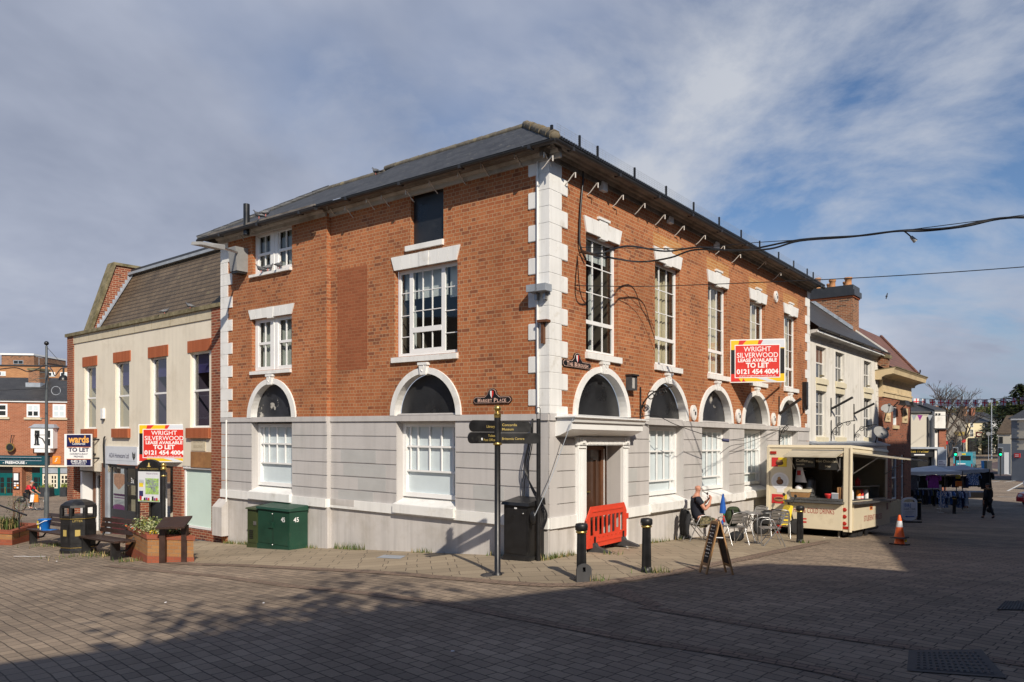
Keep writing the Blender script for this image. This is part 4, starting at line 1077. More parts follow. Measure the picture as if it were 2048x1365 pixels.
for a,b in ((-6,12),(97,111),(121,136)):
 mb = MB(FB); z0,z1 = FB.uz(50,753)[1],FB.uz(50,744)[1]; mb.box(FB.u(a),FB.u(b),0,.08,z0,z1,m_upvc); wn = mb.build('window', bb); mb = MB(FB); mb.box(FB.u(a)+.1,FB.u((a+b)/2)-.03,.05,.1,z0+.08,z1-.08,m_dkglass); mb.box(FB.u((a+b)/2)+.05,FB.u(b)-.1,.05,.1,z0+.08,z1-.08,m_film); mb.build('pane', wn)
mb = MB(FB); ua,za = FB.u(78,-1),zt2
mb.tube([(ua,-1,za),(ua,-1,za+1.1)],.03,m_lead,5); mb.tube([(ua-.3,-1,za+1.15),(ua+.45,-1,za+.98)],.025,m_lead,5)
for k in range(7): mb.box(ua-.3+k*.11,ua-.28+k*.11,-1.2,-.8,za+1.12-.025*k,za+1.15-.025*k,m_lead)
tag(mb.build('television_aerial'), 'grey television aerial on the roof right of the brick roof hut', 'aerial')
# ------------------------------------------------------------------ white building beside the corner building
m_wwall = M('flaking_white_render', (.72,.695,.64), .8, var=.06, vs=1.2, bmp=.18, bs=14, dirt=(.47,.43,.36), dsc=1.4, dth=(.58,.80), spec=.25, streak=.16)
m_buff_st = M('buff_stone', (.58,.46,.28), .8, var=.12, vs=1.5, dirt=(.25,.19,.11), dsc=1.6, dth=(.55,.8), bmp=.15, bs=20)
m_cream_t = M('cream_trim', (.66,.60,.44), .6, var=.06)
m_grey_sash = M('grey_white_sash', (.62,.61,.58), .5, var=.08)
m_dull_glass = M('dull_window_glass', (.05,.052,.054), .12, var=.3, vs=2, spec=.6)
FW = Frame(FR.xy(16.97,-.06), (2235,880), False)
wb = empty('white_building', (FW.P[0],FW.P[1],g(FW.P[0],FW.P[1])), 0, 'white rendered three storey house with slate roof between brick corner building and bank', 'building')
WU = lambda x: FW.u(x)
WE = WU(1756)
ops = [((1632,1652.7),(678,727),(782,873.5)),((1671,1688.8),(690,739),(790,873)),((1727.8,1743),(708,753),(797.5,873))]
zu0,zu1 = 4.70,5.95; zl0,zl1 = 2.42,4.22
mb = MB(FW)
hl = []
for (x0,x1),_,_ in ops:
 a,b = WU(x0),WU(x1); hl += [rect(a,b,zu0,zu1), rect(a,b,zl0,zl1)]
mb.plate(rect(0,WE,-1.7,6.42), -.22, 0, m_wwall, hl); mb.box(WE-.25,WE,-7,-.01,-1.7,6.4,m_wwall)
for k in range(16): mb.box(WE-(.36 if k%2 else .24),WE+.01,-.05,.02,2.4+k*.25,2.635+k*.25,m_wwall)
mb.build('rendered_wall', wb)
for i,((x0,x1),_,_) in enumerate(ops):
 a,b = WU(x0),WU(x1)
 for (z0,z1,rows) in ((zu0,zu1,2),(zl0,zl1,4)):
  mb = MB(FW); w3 = (b-a-.12)/3
  frame_bars(mb,a,b,z0,z1,-.13,m_grey_sash,.06,[a+.06+w3,a+.06+2*w3],[((z0+z1)/2,.06)]+([z0+(z1-z0)*.25,z0+(z1-z0)*.75] if rows == 4 else []),.028)
  wn = mb.build('sash_window', wb)
  pane(FW, wn, a+.03,b-.03,z0+.03,z1-.03,-.165,m_dull_glass)
  sill(FW, wn, a-.03,b+.06,z0-.22,z0,0,.08,m_cream_t)
  if rows == 4:
   mb = MB(FW); mb.hexa([(a+.02,-.05,z1),(b-.02,-.05,z1),(b-.02,.02,z1),(a+.02,.02,z1),(a-.08,-.05,z1+.5),(b+.08,-.05,z1+.5),(b+.08,.02,z1+.5),(a-.08,.02,z1+.5)],m_cream_t); mb.box((a+b)/2-.16,(a+b)/2+.16,-.02,.07,z1+.56,z1+.62,m_coping); mb.build('lintel', wn)
  if i == 0 and rows == 2:
   mb = MB(FW); mb.box(a+.06,b-.06,-.16,-.15,(z0+z1)/2,z1-.05,m_wood); mb.build('blind', wn)
mb = MB(FW)
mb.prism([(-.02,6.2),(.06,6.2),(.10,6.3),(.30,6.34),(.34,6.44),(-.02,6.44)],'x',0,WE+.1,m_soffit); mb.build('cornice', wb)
gutter(FW,0,WE+.35,.42,6.50,wb)
mb = MB(FW); mb.box(0.0,WE+.2,.33,.36,6.33,6.40,m_upvc); mb.build('cable_trunking', wb)
mb = MB(); roof_poly(mb, FW, [(-.0,.42,6.5),(WE+.12,.42,6.5),(WE+.12,-4.2,10.2),(0,-4.2,10.2)], m_slate2); roof_poly(mb, FW, [(0,-4.2,10.2),(WE+.12,-4.2,10.2),(WE+.12,-8.5,6.5),(0,-8.5,6.5)], m_slate2)
mb.v = [p-wb.location for p in mb.v]; wr = mb.build('slate_roof', wb)
mb = MB(FW); mb.hexa([(WE-.02,.40,6.52),(WE+.13,.40,6.52),(WE+.13,-4.2,10.2),(WE-.02,-4.2,10.2),(WE-.02,.40,6.60),(WE+.13,.40,6.60),(WE+.13,-4.2,10.28),(WE-.02,-4.2,10.28)],m_wwall); mb.build('verge', wr)
# big stack
ch0 = WE-.55
mb = MB(FW)
mb.box(ch0,ch0+1.15,-5.2,-1.02,6.8,9.28,m_brick_old)
mb.box(ch0-.05,ch0+1.2,-5.25,-.97,9.28,9.36,m_soldier); mb.box(ch0-.11,ch0+1.26,-5.3,-.91,9.36,9.62,m_dkframe); mb.box(ch0-.03,ch0+1.18,-5.2,-.99,9.62,9.88,m_dkframe)
ck = mb.build('chimney', wb)
mb = MB(FW)
for k in range(14):
 f = k/14; n0 = -1.0-f*3.2; zz_ = 6.5+(.42-n0)*.80
 mb.hexa([(ch0-.03,n0,zz_-.05),(ch0+.01,n0,zz_-.05),(ch0+.01,n0-.22,zz_+.12),(ch0-.03,n0-.22,zz_+.12),(ch0-.03,n0,zz_+.2),(ch0+.01,n0,zz_+.2),(ch0+.01,n0-.22,zz_+.38),(ch0-.03,n0-.22,zz_+.38)],m_lead)
 mb.poly([(ch0-.35,n0+.02,zz_+.03),(ch0,n0+.02,zz_+.03),(ch0,n0-.24,zz_+.22),(ch0-.35,n0-.24,zz_+.22)],m_lead)
mb.build('lead_flashing', ck)
m_pot = M('clay_pot', (.42,.20,.085), .8, var=.25, vs=4, dirt=(.12,.08,.06), dsc=3, dth=(.55,.7))
for (du,n_,r_,h_) in ((.3,-1.30,.19,.42),(.85,-1.55,.16,.33),(.3,-2.05,.17,.40),(.85,-2.35,.14,.33),(.3,-2.75,.15,.58),(.85,-3.1,.15,.35),(.3,-3.45,.14,.33),(.85,-3.85,.14,.34)):
 mb = MB(FW); mb.lathe([(r_*.98,0),(r_,.05),(r_*.86,.08),(r_*.84,h_-.1),(r_*1.02,h_-.08),(r_*1.02,h_),(r_*.7,h_),(r_*.7,h_-.2)], m_pot, (ch0+du,n_,9.88), 12); mb.build('chimney_pot', ck)
# shop fascia of the white house
mb = MB(FW); mb.hexa([(0,0,2.16),(WE,0,2.16),(WE,.55,2.02),(0,.55,2.02),(0,0,2.26),(WE,0,2.26),(WE,.55,2.08),(0,.55,2.08)],m_lead); mb.build('lead_canopy', wb)
m_pale_blue = M('pale_blue_sign', (.60,.64,.78), .5, var=.03)
mb = MB(FW); mb.box(.1,WE-.1,0,.42,1.55,2.02,m_pale_blue); mb.build('shop_fascia', wb)
mb = MB(FW); mb.box(.1,WE-.1,.01,.2,-1.7,1.5,m_dkglass)
for k in range(6): mb.box(.1+k*(WE-.3)/5,.2+k*(WE-.3)/5,.0,.3,-1.7,1.55,m_grey_sash)
mb.build('shop_front', wb)
# scrolled sign brackets
def scroll(mb, fr, u, n0, n1, z, m, r=.018):
 s_ = n1-n0
 mb.tube([(u,n0,z+.1),(u,n0,z-.75)],r,m,5)
 mb.tube([(u,n0+s_*(1-math.cos(t)),z-.55+.62*math.sin(t)) for t in [i*math.pi/2/8 for i in range(9)]],r,m,5)
 for cz,cn,rr in ((z-.12,n0+s_*.35,.13),(z-.05,n0+s_*.70,.10),(z-.42,n0+s_*.16,.10)):
  mb.tube([(u,cn+rr*(1-k/22)*math.cos(k*.55),cz+rr*(1-k/22)*math.sin(k*.55)) for k in range(18)],r*.7,m,4)
for i,x in enumerate((1661,1707)):
 u = WU(x); mb = MB(FW); z = 3.15
 mb.tube([(u,.02,4.0-.12*i),(u,.02,3.25-.1*i)],.025,m_iron,5); mb.tube([(u,.02,3.55-.1*i),(u,.85,4.0-.12*i)],.05,m_iron,6);
 scroll(mb, FW, u, .03,.95,3.0-.1*i,m_iron)
 o = mb.build('sign_bracket'); tag(o, 'black scrolled iron sign bracket on white wall %s' % ('beside the middle tall sash' if i == 0 else 'left of the far right tall sash'), 'bracket', 'scrolled brackets on the white wall')
# ------------------------------------------------------------------ bank with stone cornice
BN = .18
FK = Frame(FW.xy(WE+.03,BN), (2225,880), False)
KE = FK.u(1821.8)
bk = empty('bank_building', (FK.P[0],FK.P[1],g(FK.P[0],FK.P[1])), 0, 'red brick bank with deep buff stone cornice and red tiled hip roof', 'building')
KZ = lambda x,y: FK.uz(x,y)[1]
zc_top, zc_bot = FK.uz(1800,745,.72)[1], KZ(1790,767.5)
zf0, zb0 = KZ(1790,787), KZ(1790,798.5)
def krect(x0,x1,y0,y1):
 a,b = FK.u(x0),FK.u(x1); return rect(a,b,KZ((x0+x1)/2,y1),KZ((x0+x1)/2,y0))
kw = [krect(1786,1795,813,851)]
kl = [krect(1783.5,1795,912,1000), krect(1802,1808.5,910,998), krect(1763,1773,913,1002)]
kp = [krect(1769.6,1779.5,812,844), krect(1804,1814,817,846.5)]
mb = MB(FK); mb.plate(rect(0,KE,-2.2,zb0), -.25, 0, m_brick_bank, kw+kl); mb.box(KE-.3,KE,-8,-.01,-2.2,zb0,m_brick_bank); mb.build('brick_wall', bk)
mb = MB(FK); mb.box(0,KE+.02,-.3,.05,zb0,zf0-.08,m_buff_st); mb.box(0,KE+.05,-.3,.09,zf0-.08,zf0,m_buff_st); mb.box(0,KE,-.3,.03,zf0,zc_bot,m_buff_st); mb.box(KE-.3,KE,-8,-.01,zb0,zc_bot,m_buff_st); mb.build('stone_frieze', bk)
mb = MB(FK)
pf = [(-.3,zc_bot),(.08,zc_bot),(.12,zc_bot+.12),(.28,zc_bot+.2),(.62,zc_bot+.26),(.66,zc_bot+.45),(.74,zc_bot+.55),(-.3,zc_top+.05)]
mb.prism(pf,'x',-.62,KE+.62,m_buff_st); mb.hexa([(-.63,-.3,zc_top+.04),(KE+.63,-.3,zc_top+.04),(KE+.63,.75,zc_bot+.551),(-.63,.75,zc_bot+.551),(-.63,-.3,zc_top+.08),(KE+.63,-.3,zc_top+.08),(KE+.63,.75,zc_bot+.59),(-.63,.75,zc_bot+.59)],m_coping); mb.build('stone_cornice', bk)
for r_ in kw+kl:
 (a,z0),(b,_),(_,z1) = r_[0],r_[1],r_[2]
 mb = MB(FK); frame_bars(mb,a,b,z0,z1,-.06,m_upvc,.09,[],[((z0+z1)/2,.08)]); wn = mb.build('sash_window', bk); pane(FK,wn,a+.03,b-.03,z0+.03,z1-.03,-.11, m_film if r_ in kw else m_dull_glass)
 sill(FK, wn, a-.1,b+.1,z0-.18,z0,0,.08,m_buff_st)
for i,r_ in enumerate(kp):
 (a,z0),(b,_),(_,z1) = r_[0],r_[1],r_[2]
 mb = MB(FK); mb.box(a,b,-.02,.05,z0,z1,m_buff_st); c = (a+b)/2
 for k in range(12): mb.ball((c+random.uniform(-.2,.2),.06,z0+.2+(z1-z0-.4)*k/11),random.uniform(.07,.13),m_buff_st,1,.7,1,7,5)
 mb.build('carved_panel', bk)
mb = MB(FK); mb.box(-.05,KE+.05,-.3,.10,-2.4,KZ(1790,1003),m_buff_st); mb.build('stone_plinth', bk)
for i,(x,y) in enumerate(((1788,807),(1804.5,810.5))):
 u = FK.u(x); z = KZ(x,y); mb = MB(FK); mb.box(u-.5,u+.5,.35,.62,z-.05,z+.12,m_iron); mb.tube([(u-.45,0,z-.25),(u-.45,.3,z+.05)],.03,m_iron,5); mb.box(u-.52,u+.5,.3,.66,z-.11,z-.045,m_dkframe)
 tag(mb.build('wall_floodlight'), 'black floodlight above the %s of the bank' % ('narrow white window' if i == 0 else 'right carved stone panel'), 'floodlight', 'floodlights on the bank')
# roof: raised coping on the party wall at left, hip to the right
ke = zc_top+.30
za = FK.uz(1760,674,-2.9)[1]
mb = MB()
u_h = FK.u(1762,-2.9)
roof_poly(mb, FK, [(0,.35,ke),(KE+.35,.35,ke),(u_h,-2.9,za),(0,-2.9,za)], m_tile_red)
roof_poly(mb, FK, [(KE+.35,.35,ke),(KE+.35,-8,ke),(u_h,-5,za),(u_h,-2.9,za)], m_tile_red)
roof_poly(mb, FK, [(0,-2.9,za),(u_h,-2.9,za),(u_h,-5,za+.02),(0,-5,za+.02)], m_tile_red)
mb.v = [p-bk.location for p in mb.v]; kr = mb.build('tiled_roof', bk)
mb = MB(FK)
prof = [(.30,ke-.2),(.30,ke+.35),(-.45,ke+.62),(-.5,ke+.55),(-3.0,za+.95),(-4,za+1.2),(-4,za-.5)]
mb.prism(prof,'x',-.25,.12,m_brick_old); pg = mb.build('party_wall', bk)
mb = MB(FK); mb.prism([(.40,ke+.33),(.40,ke+.50),(-.5,ke+.74),(-.45,ke+.6)],'x',-.3,.2,m_coping); mb.prism([(-.45,ke+.55),(-.45,ke+.75),(-3.0,za+1.15),(-4,za+1.4),(-4,za+1.2),(-3.0,za+.95)],'x',-.3,.17,m_buff_st); mb.build('coping', pg)
mb = MB(FK); a = FK.w(KE+.3,.33,ke+.05); b = FK.w(u_h,-2.9,za+.05)
mb.tube([(KE+.3,.33,ke+.05),(u_h,-2.9,za+.05)],.10,m_tile_red,6); uu = KE+.32
mb.tube([(uu+.12*(1-k/20)*math.cos(k*.5),.4,ke+.2+.14*(1-k/20)*math.sin(k*.5)) for k in range(16)],.02,m_iron,4); mb.build('hip_tiles', kr)
# satellite dishes
m_dish = M('grey_dish', (.26,.26,.255), .45, var=.12, vs=4)
def dish(name, c, r, aim, label):
 e = empty(name, c, 0, label, 'satellite dish', 'satellite dishes')
 aim = Vector(aim).normalized(); q_ = aim.to_track_quat('Z','Y'); mb = MB(); mb.M = q_.to_matrix().to_4x4()
 mb.lathe([(r*math.sin(t*.9), r*.32*(1-math.cos(t*.9))) for t in [.02+i*1.55/8 for i in range(9)]], m_dish, (0,0,0), 18, True, 1, .8)
 mb.lathe([(r*math.sin(t*.9)*.99, r*.32*(1-math.cos(t*.9))+.015) for t in [.02+i*1.55/8 for i in range(9)][::-1]], m_dish, (0,0,0), 18, True, 1, .8)
 mb.build('reflector', e)
 mb = MB(); mb.M = q_.to_matrix().to_4x4(); mb.tube([(0,-r*.7,.1),(0,-r*.75,.35),(0,-.05,.55)],.014,m_dkframe,5); mb.box(-.05,.05,-.08,.02,.5,.6,m_dkframe); mb.build('receiver_arm', e)
 mb = MB(); mb.tube([(0,0,-.02),(-aim.x*.2,-aim.y*.2,-.15),(-aim.x*.2-.05,-aim.y*.2+.1,-.55)],.025,m_dkframe,6); mb.build('wall_mount', e)
 return e
p = FW.w(FW.u(1759,.5),.5,FW.uz(1759,868,.5)[1]); dish('satellite_dish', p, .42, (.25,-.8,.45), 'large grey satellite dish at the lower right corner of the white house')
p = FK.w(FK.u(1774,.6),.6,KZ(1773,823)); dish('satellite_dish', p, .28, (-.2,-.7,.3), 'small dark satellite dish beside the carved panel on the bank wall')
# ------------------------------------------------------------------ far end of the street
def small_house(name, label, x0,x1,Y, ytop, ybase, wallm, roofm, ridge_y, depth=6, wins=(), wm_=None, cat='building', over=.15, turn=0.0, zlow=-4):
 """house with its front square to the street view, eaves along the front"""
 A = at(x0,ytop,Y); B = at(x1,ytop,Y+turn); zb_ = at(x0,ybase,Y).z
 zt_ = A.z
 L = (B-A).length; ang = math.atan2(B.y-A.y,B.x-A.x)
 e = empty(name, (A.x,A.y,min(zb_,g(A.x,A.y))), ang, label, cat)
 h = zt_-e.location.z
 mb = MB(); mb.box(0,L,0,depth,-2.5,h,wallm)
 zr = at((x0+x1)/2,ridge_y,Y+depth/2).z-e.location.z
 mb.prism([(0,h),(depth,h),(depth/2,zr)],'x',.0,L,wallm); mb.build('wall', e)
 mb = MB();
 def rp(pts): mb.add(pts,[list(range(4))],roofm,[(p[0],p[1]*1.2) for p in pts])
 t_ = .12
 for s_ in (0,1):
  y0 = -over if s_ == 0 else depth+over; sl_ = (zr-h)/(depth/2); z0 = h-over*sl_
  mb.hexa([(-over,y0,z0+.02),(L+over,y0,z0+.02),(L+over,depth/2,zr+.02),(-over,depth/2,zr+.02),(-over,y0,z0+.02+t_),(L+over,y0,z0+.02+t_),(L+over,depth/2,zr+.02+t_),(-over,depth/2,zr+.02+t_)],roofm)
 mb.build('roof', e)
 k = L/(x1-x0)
 for (a,b,y0,y1) in wins:
  mb = MB(); X0,X1 = (a-x0)*k,(b-x0)*k; Z0,Z1 = at(a,y1,Y).z-e.location.z, at(a,y0,Y).z-e.location.z
  mb.box(X0,X1,-.06,.05,Z0,Z1,wm_ or m_upvc); wn = mb.build('window', e)
  mb = MB(); w_ = (X1-X0)*.09; nn = 2
  for i in range(nn):
   for j in range(2): mb.box(X0+w_+(X1-X0-w_)*i/nn,X0+(X1-X0-w_)*(i+1)/nn,-.075,-.05,Z0+w_+(Z1-Z0-w_)*j/2,Z0+(Z1-Z0-w_)*(j+1)/2,m_dkglass)
  mb.build('pane', wn)
 return e, L, h, k
m_cwall = M('pale_cream_wall', (.50,.46,.38), .85, var=.05, vs=.4); m_cpub = M('cream_pub_wall', (.66,.57,.37), .85, var=.05, vs=.4); m_whouse = M('white_house_wall', (.72,.73,.74), .85, var=.04, vs=.4); m_gwall = M('grey_stone_gable', (.24,.22,.19), .9, var=.25, vs=1.2); m_gyard = M('blue_grey_paint', (.13,.15,.18), .7, var=.06)
m_blackp = M('black_shopfront', (.010,.010,.012), .4, var=.1)
# shop with black fascia
e, L, h, k = small_house('shop_building','pale cream shop building with black fascia and gold lettering behind the market stalls',1808,1869,58,826,1005,m_cwall,m_slate2,800,9)
def loc(e,k,x0,Y,x,y): return (x-x0)*k, at(x,y,Y).z-e.location.z
mb = MB(); X0,_ = loc(e,k,1808,58,1808,0); X1,Z1 = loc(e,k,1808,58,1870,898); _,Z0 = loc(e,k,1808,58,0,914); mb.box(X0,X1+.2,-.4,-.02,Z0,Z1,m_blackp); mb.box(X0,X1+.3,-.7,0,Z1,Z1+.14,m_lead)
m_gold_t = M('gold_lettering', (.62,.44,.08), .5, var=0)
mb.text('ORANGE WORLD', loc(e,k,1808,58,1852,0)[0], Z0+.36, .36, m_gold_t, -.41, wid=2.0, bold=.04, align='r');
mb.box(loc(e,k,1808,58,1822.5,0)[0],loc(e,k,1808,58,1844,0)[0],-.41,-.40,Z0+.12,Z0+.2,m_w_t); mb.build('fascia_sign', e)
mb = MB(); mb.box(X0,X1,-.05,-.01,-1.5,Z0,m_dkglass); mb.build('shop_window', e)
mb = MB(); a,_ = loc(e,k,1808,58,1855,0); mb.tube([(a,-.08,Z1+.2),(a,-.08,h-.3)],.06,m_dkframe,5); mb.build('drain_pipe', e)
e2, L2_, h2, k2 = small_house('end_house','bright white gabled end house with small dark windows behind the market stalls',1869.5,1891,57.5,824,1003,m_wwall,m_slate2,806,7,[(1871,1874,827,831),(1877,1880,827,831),(1871,1874,861,866),(1876,1879,861,866)],m_dkframe,over=.02)
mb = MB(); mb.box(L2_-.55,L2_-.02,-.12,-.01,-1,loc(e2,k2,1869.5,57.5,0,858)[1],m_maroon_p if False else m_brick_bank); mb.box(-.1,L2_,-.35,0,loc(e2,k2,1869.5,57.5,0,859)[1],loc(e2,k2,1869.5,57.5,0,857)[1],m_dkframe); mb.build('brick_strip', e2)
# grey notice hoarding
p = gx(1883,56); e = empty('sign_hoarding', p, 0, 'tall grey hoarding with white lettered panel behind the market stall', 'hoarding')
wd = 17/F*56; z1 = at(0,898,56).z-p.z; z0 = at(0,932,56).z-p.z
mb = MB(); mb.box(-wd/2,wd/2,-.05,.05,z0-1.2,z1,m_lead); mb.build('panel', e)
mb = MB(); mb.box(-wd*.45,wd*.45,-.07,-.05,z0,z0+.42,m_paper)
for i in range(3): mb.box(-wd*.38,wd*.38-.1*i,-.075,-.07,z0+.06+.12*i,z0+.10+.12*i,m_ink)
mb.build('notice', e)
mb = MB(); mb.tube([(-wd*.35,0,-.3),(-wd*.35,0,z0)],.04,m_lead,6); mb.tube([(wd*.35,0,-.3),(wd*.35,0,z0)],.04,m_lead,6); mb.build('post', e)
# cream pub, grey gable, white house
e, L, h, k = small_house('cream_pub','cream painted pub with dark slate roof and black ground floor bays up the hill',1932,1981,172,846,901,m_cpub,m_slate2,830,14,
 [(1940,1946.5,846.5,855),(1940,1946.5,859,874),(1969,1975,847,856),(1969,1975,859,874)],m_upvc)
mb = MB()
for a,b in ((1936,1954),(1964,1981)):
 X0,Z1 = loc(e,k,1932,172,a,876.5); X1,_ = loc(e,k,1932,172,b,0); mb.box(X0,X1,-.5,-.02,-1,Z1,m_blackp)
 mb.box(X0+.4,X1-.3,-.55,-.49,.6,Z1-1.1,m_dkglass)
mb.build('pub_bay', e)
mb = MB(); X0,Z0 = loc(e,k,1932,172,1951.6,874); X1,Z1 = loc(e,k,1932,172,1963.5,864.5); mb.box(X0,X1,-.2,-.02,Z0,Z1,m_maroon); mb.box(X0+.15,X1-.15,-.23,-.19,Z0+.25,Z0+.75,m_cream_p); mb.build('pub_sign', e)
for x,y0,y1,c in ((1959.5,813,838,m_brick_old),(1919,817,838,m_pot),(1901,812,824,m_brick_old),(1976,816,828,m_brick_bank)):
 mb = MB(); X,Z0 = loc(e,k,1932,178,x,y1); _,Z1 = loc(e,k,1932,178,x,y0); mb.box(X-.45,X+.45,5.5,6.6,Z0-1,Z1,c); mb.build('chimney', e)
e, L, h, k = small_house('gable_house','grey stone gabled house wall left of the cream pub up the hill',1891,1932,165,846,900,m_gwall,m_slate2,846,12,over=0)
mb = MB(); X,Z = loc(e,k,1891,165,1908,829.6); mb.prism([(0,h),(L,h),(X,Z)],'y',-.02,10,m_gwall); mb.build('gable', e)
mb = MB(); mb.hexa([(-.3,-.2,h-.2),(X,-.2,Z+.1),(X,10,Z+.1),(-.3,10,h-.2),(-.3,-.2,h+.1),(X,-.2,Z+.4),(X,10,Z+.4),(-.3,10,h+.1)],m_slate2); mb.hexa([(X,-.2,Z+.1),(L+.3,-.2,h-.2),(L+.3,10,h-.2),(X,10,Z+.1),(X,-.2,Z+.4),(L+.3,-.2,h+.1),(L+.3,10,h+.1),(X,10,Z+.4)],m_slate2); mb.build('gable_roof', e)
mb = MB(); a,z1 = loc(e,k,1891,165,1909,864); b,z0 = loc(e,k,1891,165,1929,872); mb.box(a,b,-.15,0,z0,z1,m_gold); mb.build('wall_board', e)
e, L, h, k = small_house('white_house','small white painted house with slate roof right of the cream pub',1981.5,2003,176,839,885,m_whouse,m_slate2,826,14,[(1989,1993,857,876)],m_dkframe)
mb = MB(); mb.box(0,L,-.3,-.01,-1,loc(e,k,1981.5,176,0,878)[1],m_cream_p); mb.box(1.0,L-.4,-.35,-.29,-.5,loc(e,k,1981.5,176,0,881)[1],m_dkglass); mb.build('shop_front', e)
# right-hand side
e, L, h, k = small_house('brown_roof_house','low grey house with steep brown tiled roof beside the grey painted corner shop',1996,2022,96,868,948,m_cwall,m_tile_br,834,8,[(1999,2006,874,887)],m_dkframe,turn=-1.05)
mb = MB(); mb.box(0,L,-.1,-.01,-1,loc(e,k,1996,96,0,888)[1],m_gyard); a = loc(e,k,1996,96,2009,0)[0]; mb.box(a,a+.5,-.13,-.09,-.6,loc(e,k,1996,96,0,905)[1],m_whouse); mb.build('ground_floor', e)
e, L, h, k = small_house('grey_corner_shop','white building with dark grey quoins and grey painted ground floor at the right edge',2024,2090,80,838,945,m_cwall,m_slate2,812,9,over=.25,turn=-2.9)
z_g = loc(e,k,2024,80,0,900)[1]
mb = MB(); mb.box(-.02,L,-.06,-.01,-1,z_g,m_gyard); mb.box(-.06,.0,-.03,8,-1,h,m_gyard); mb.box(0,.35,-.06,-.012,z_g,h,m_gyard)
for i in range(14): mb.box(.35,.35+(.35 if i%2 else .18),-.05,-.013,z_g+i*(h-z_g)/14,z_g+(i+.92)*(h-z_g)/14,m_gyard)
mb.box(0,L,-.25,0,h-.15,h+.02,m_upvc); mb.build('grey_paintwork', e)
m_redsign = M('red_sign', (.55,.03,.03), .5, var=.05)
X0,Z0 = loc(e,k,2024,80,2030,915); X1,Z1 = loc(e,k,2024,80,2042,907); mb = MB(); mb.box(X0,X1,-.16,-.06,Z0,Z1,m_redsign)
for i in range(2): mb.box(X0+.1,X1-.12,-.165,-.16,Z0+.09+.15*i,Z0+.15+.15*i,m_paper)
mb.build('red_sign', e)
mb = MB(); a,z = loc(e,k,2024,80,2040,0)[0],loc(e,k,2024,80,0,878)[1]; mb.box(a-.9,a+1,-.12,0,z-.05,z+.03,m_iron); mb.build('sign_bracket', e)
# far road: tarmac carriageway, lines and kerb strip
def GY(*pts): return [tuple(gp(x,y)[:2]) for x,y in pts]
sheet('road', GY((1885,948),(1925,942),(1990,957),(2100,975)), GY((1885,938),(1945,926),(1975,921),(2100,938)), m_tar_red, .012, 20, 8)
sheet('road', GY((1925,942),(1936,925),(1948,915),(1950,905)), GY((1975,942),(1972,925),(1965,914),(1958,904)), m_tar, .016, 14, 4)
sheet('pavement', GY((1985,941),(2010,947),(2100,957)), GY((1985,938),(2020,941.5),(2100,947)), m_pave, .020, 10, 2)
for a,b in (((2011,948),(2024,951)),((2000,963),(1985,965)),((2015,983),(2047,966)),((1995,994),(2040,996)),((2046,960),(2010,965))):
 A_,B_ = gp(*a),gp(*b); d = (B_-A_).xy.normalized(); nrm = Vector((-d.y,d.x))*.09
 sheet('road_markings', [tuple(A_.xy+nrm),tuple(B_.xy+nrm)], [tuple(A_.xy-nrm),tuple(B_.xy-nrm)], m_line, .020, 4, 1)
# ------------------------------------------------------------------ street furniture
m_wood_d = M('dark_stained_wood', (.042,.022,.016), .5, var=.3, vs=6, bmp=.1, bs=30)
m_blk = M('black_painted_metal', (.014,.014,.015), .38, var=.3, vs=5, spec=.5, dirt=(.06,.06,.055), dsc=4, dth=(.6,.8))
m_alu = M('brushed_aluminium', (.42,.42,.42), .36, .85, var=.08, vs=8)
m_gcab = M('dark_green_cabinet', (.012,.052,.032), .5, var=.2, vs=2.2, dirt=(.05,.075,.05), dsc=1.6, dth=(.6,.8))
m_ocab = M('olive_cabinet', (.045,.060,.022), .5, var=.2, vs=2.2, dirt=(.07,.075,.04), dsc=2, dth=(.6,.8))
m_planter = brick_mat('yellow_planter_brick', (.42,.215,.085), (.35,.16,.065), (.30,.20,.12), patch=.15, bw=.23, rh=.085, mort=.008)
m_red_br = brick_mat('red_planter_brick', (.36,.105,.055), (.29,.08,.045), (.25,.12,.08), patch=.12, bw=.23, rh=.085, mort=.006)
m_soil = M('dark_soil', (.045,.032,.022), .95, var=.3, vs=8, bmp=.5, bs=40)
m_orange_p = M('orange_barrier_plastic', (.64,.060,.028), .45, var=.06, vs=4, spec=.4, dirt=(.55,.08,.03), dsc=3, dth=(.6,.8))
m_rub = M('grey_rubber', (.055,.055,.058), .8, var=.2, vs=5)
m_blue_pl = M('blue_plastic', (.012,.155,.50), .4, var=.08, vs=4); m_white_pl = M('white_plastic', (.78,.79,.80), .4, var=.03)
m_yel = M('yellow_label', (.75,.55,.03), .5, var=.05)
# finger post
p = gp(995,1151); e = empty('finger_post', p, 0, 'black finger post with gold ball finial and four direction blades', 'signpost')
Zp = lambda y: at(0,y,p.y).z-p.z
mb = MB(); mb.lathe([(.085,-.05),(.085,.04),(.055,.06),(.052,Zp(890))], m_blk, seg=18); mb.lathe([(.058,Zp(890)),(.058,Zp(836))], m_blk, seg=18)
mb.lathe([(.30,-.02),(.30,.004),(.20,.006)], m_tar, seg=20); mb.build('post', e)
mb = MB(); mb.lathe([(.055,Zp(891)),(.078,Zp(890)),(.078,Zp(887)),(.06,Zp(886)),(.06,Zp(885.5))], m_gold, seg=18)
mb.lathe([(.06,Zp(836)),(.062,Zp(832)),(.062,Zp(829.5)),(.072,Zp(829)),(.072,Zp(828)),(.045,Zp(827)),(.03,Zp(825)),(.03,Zp(823.5))], m_gold, seg=18)
mb.ball((0,0,Zp(817.5)), .064, m_gold); mb.build('finial', e)
m_gold_l = M('gilt_lettering', (.50,.38,.12), .45, .3, var=0)
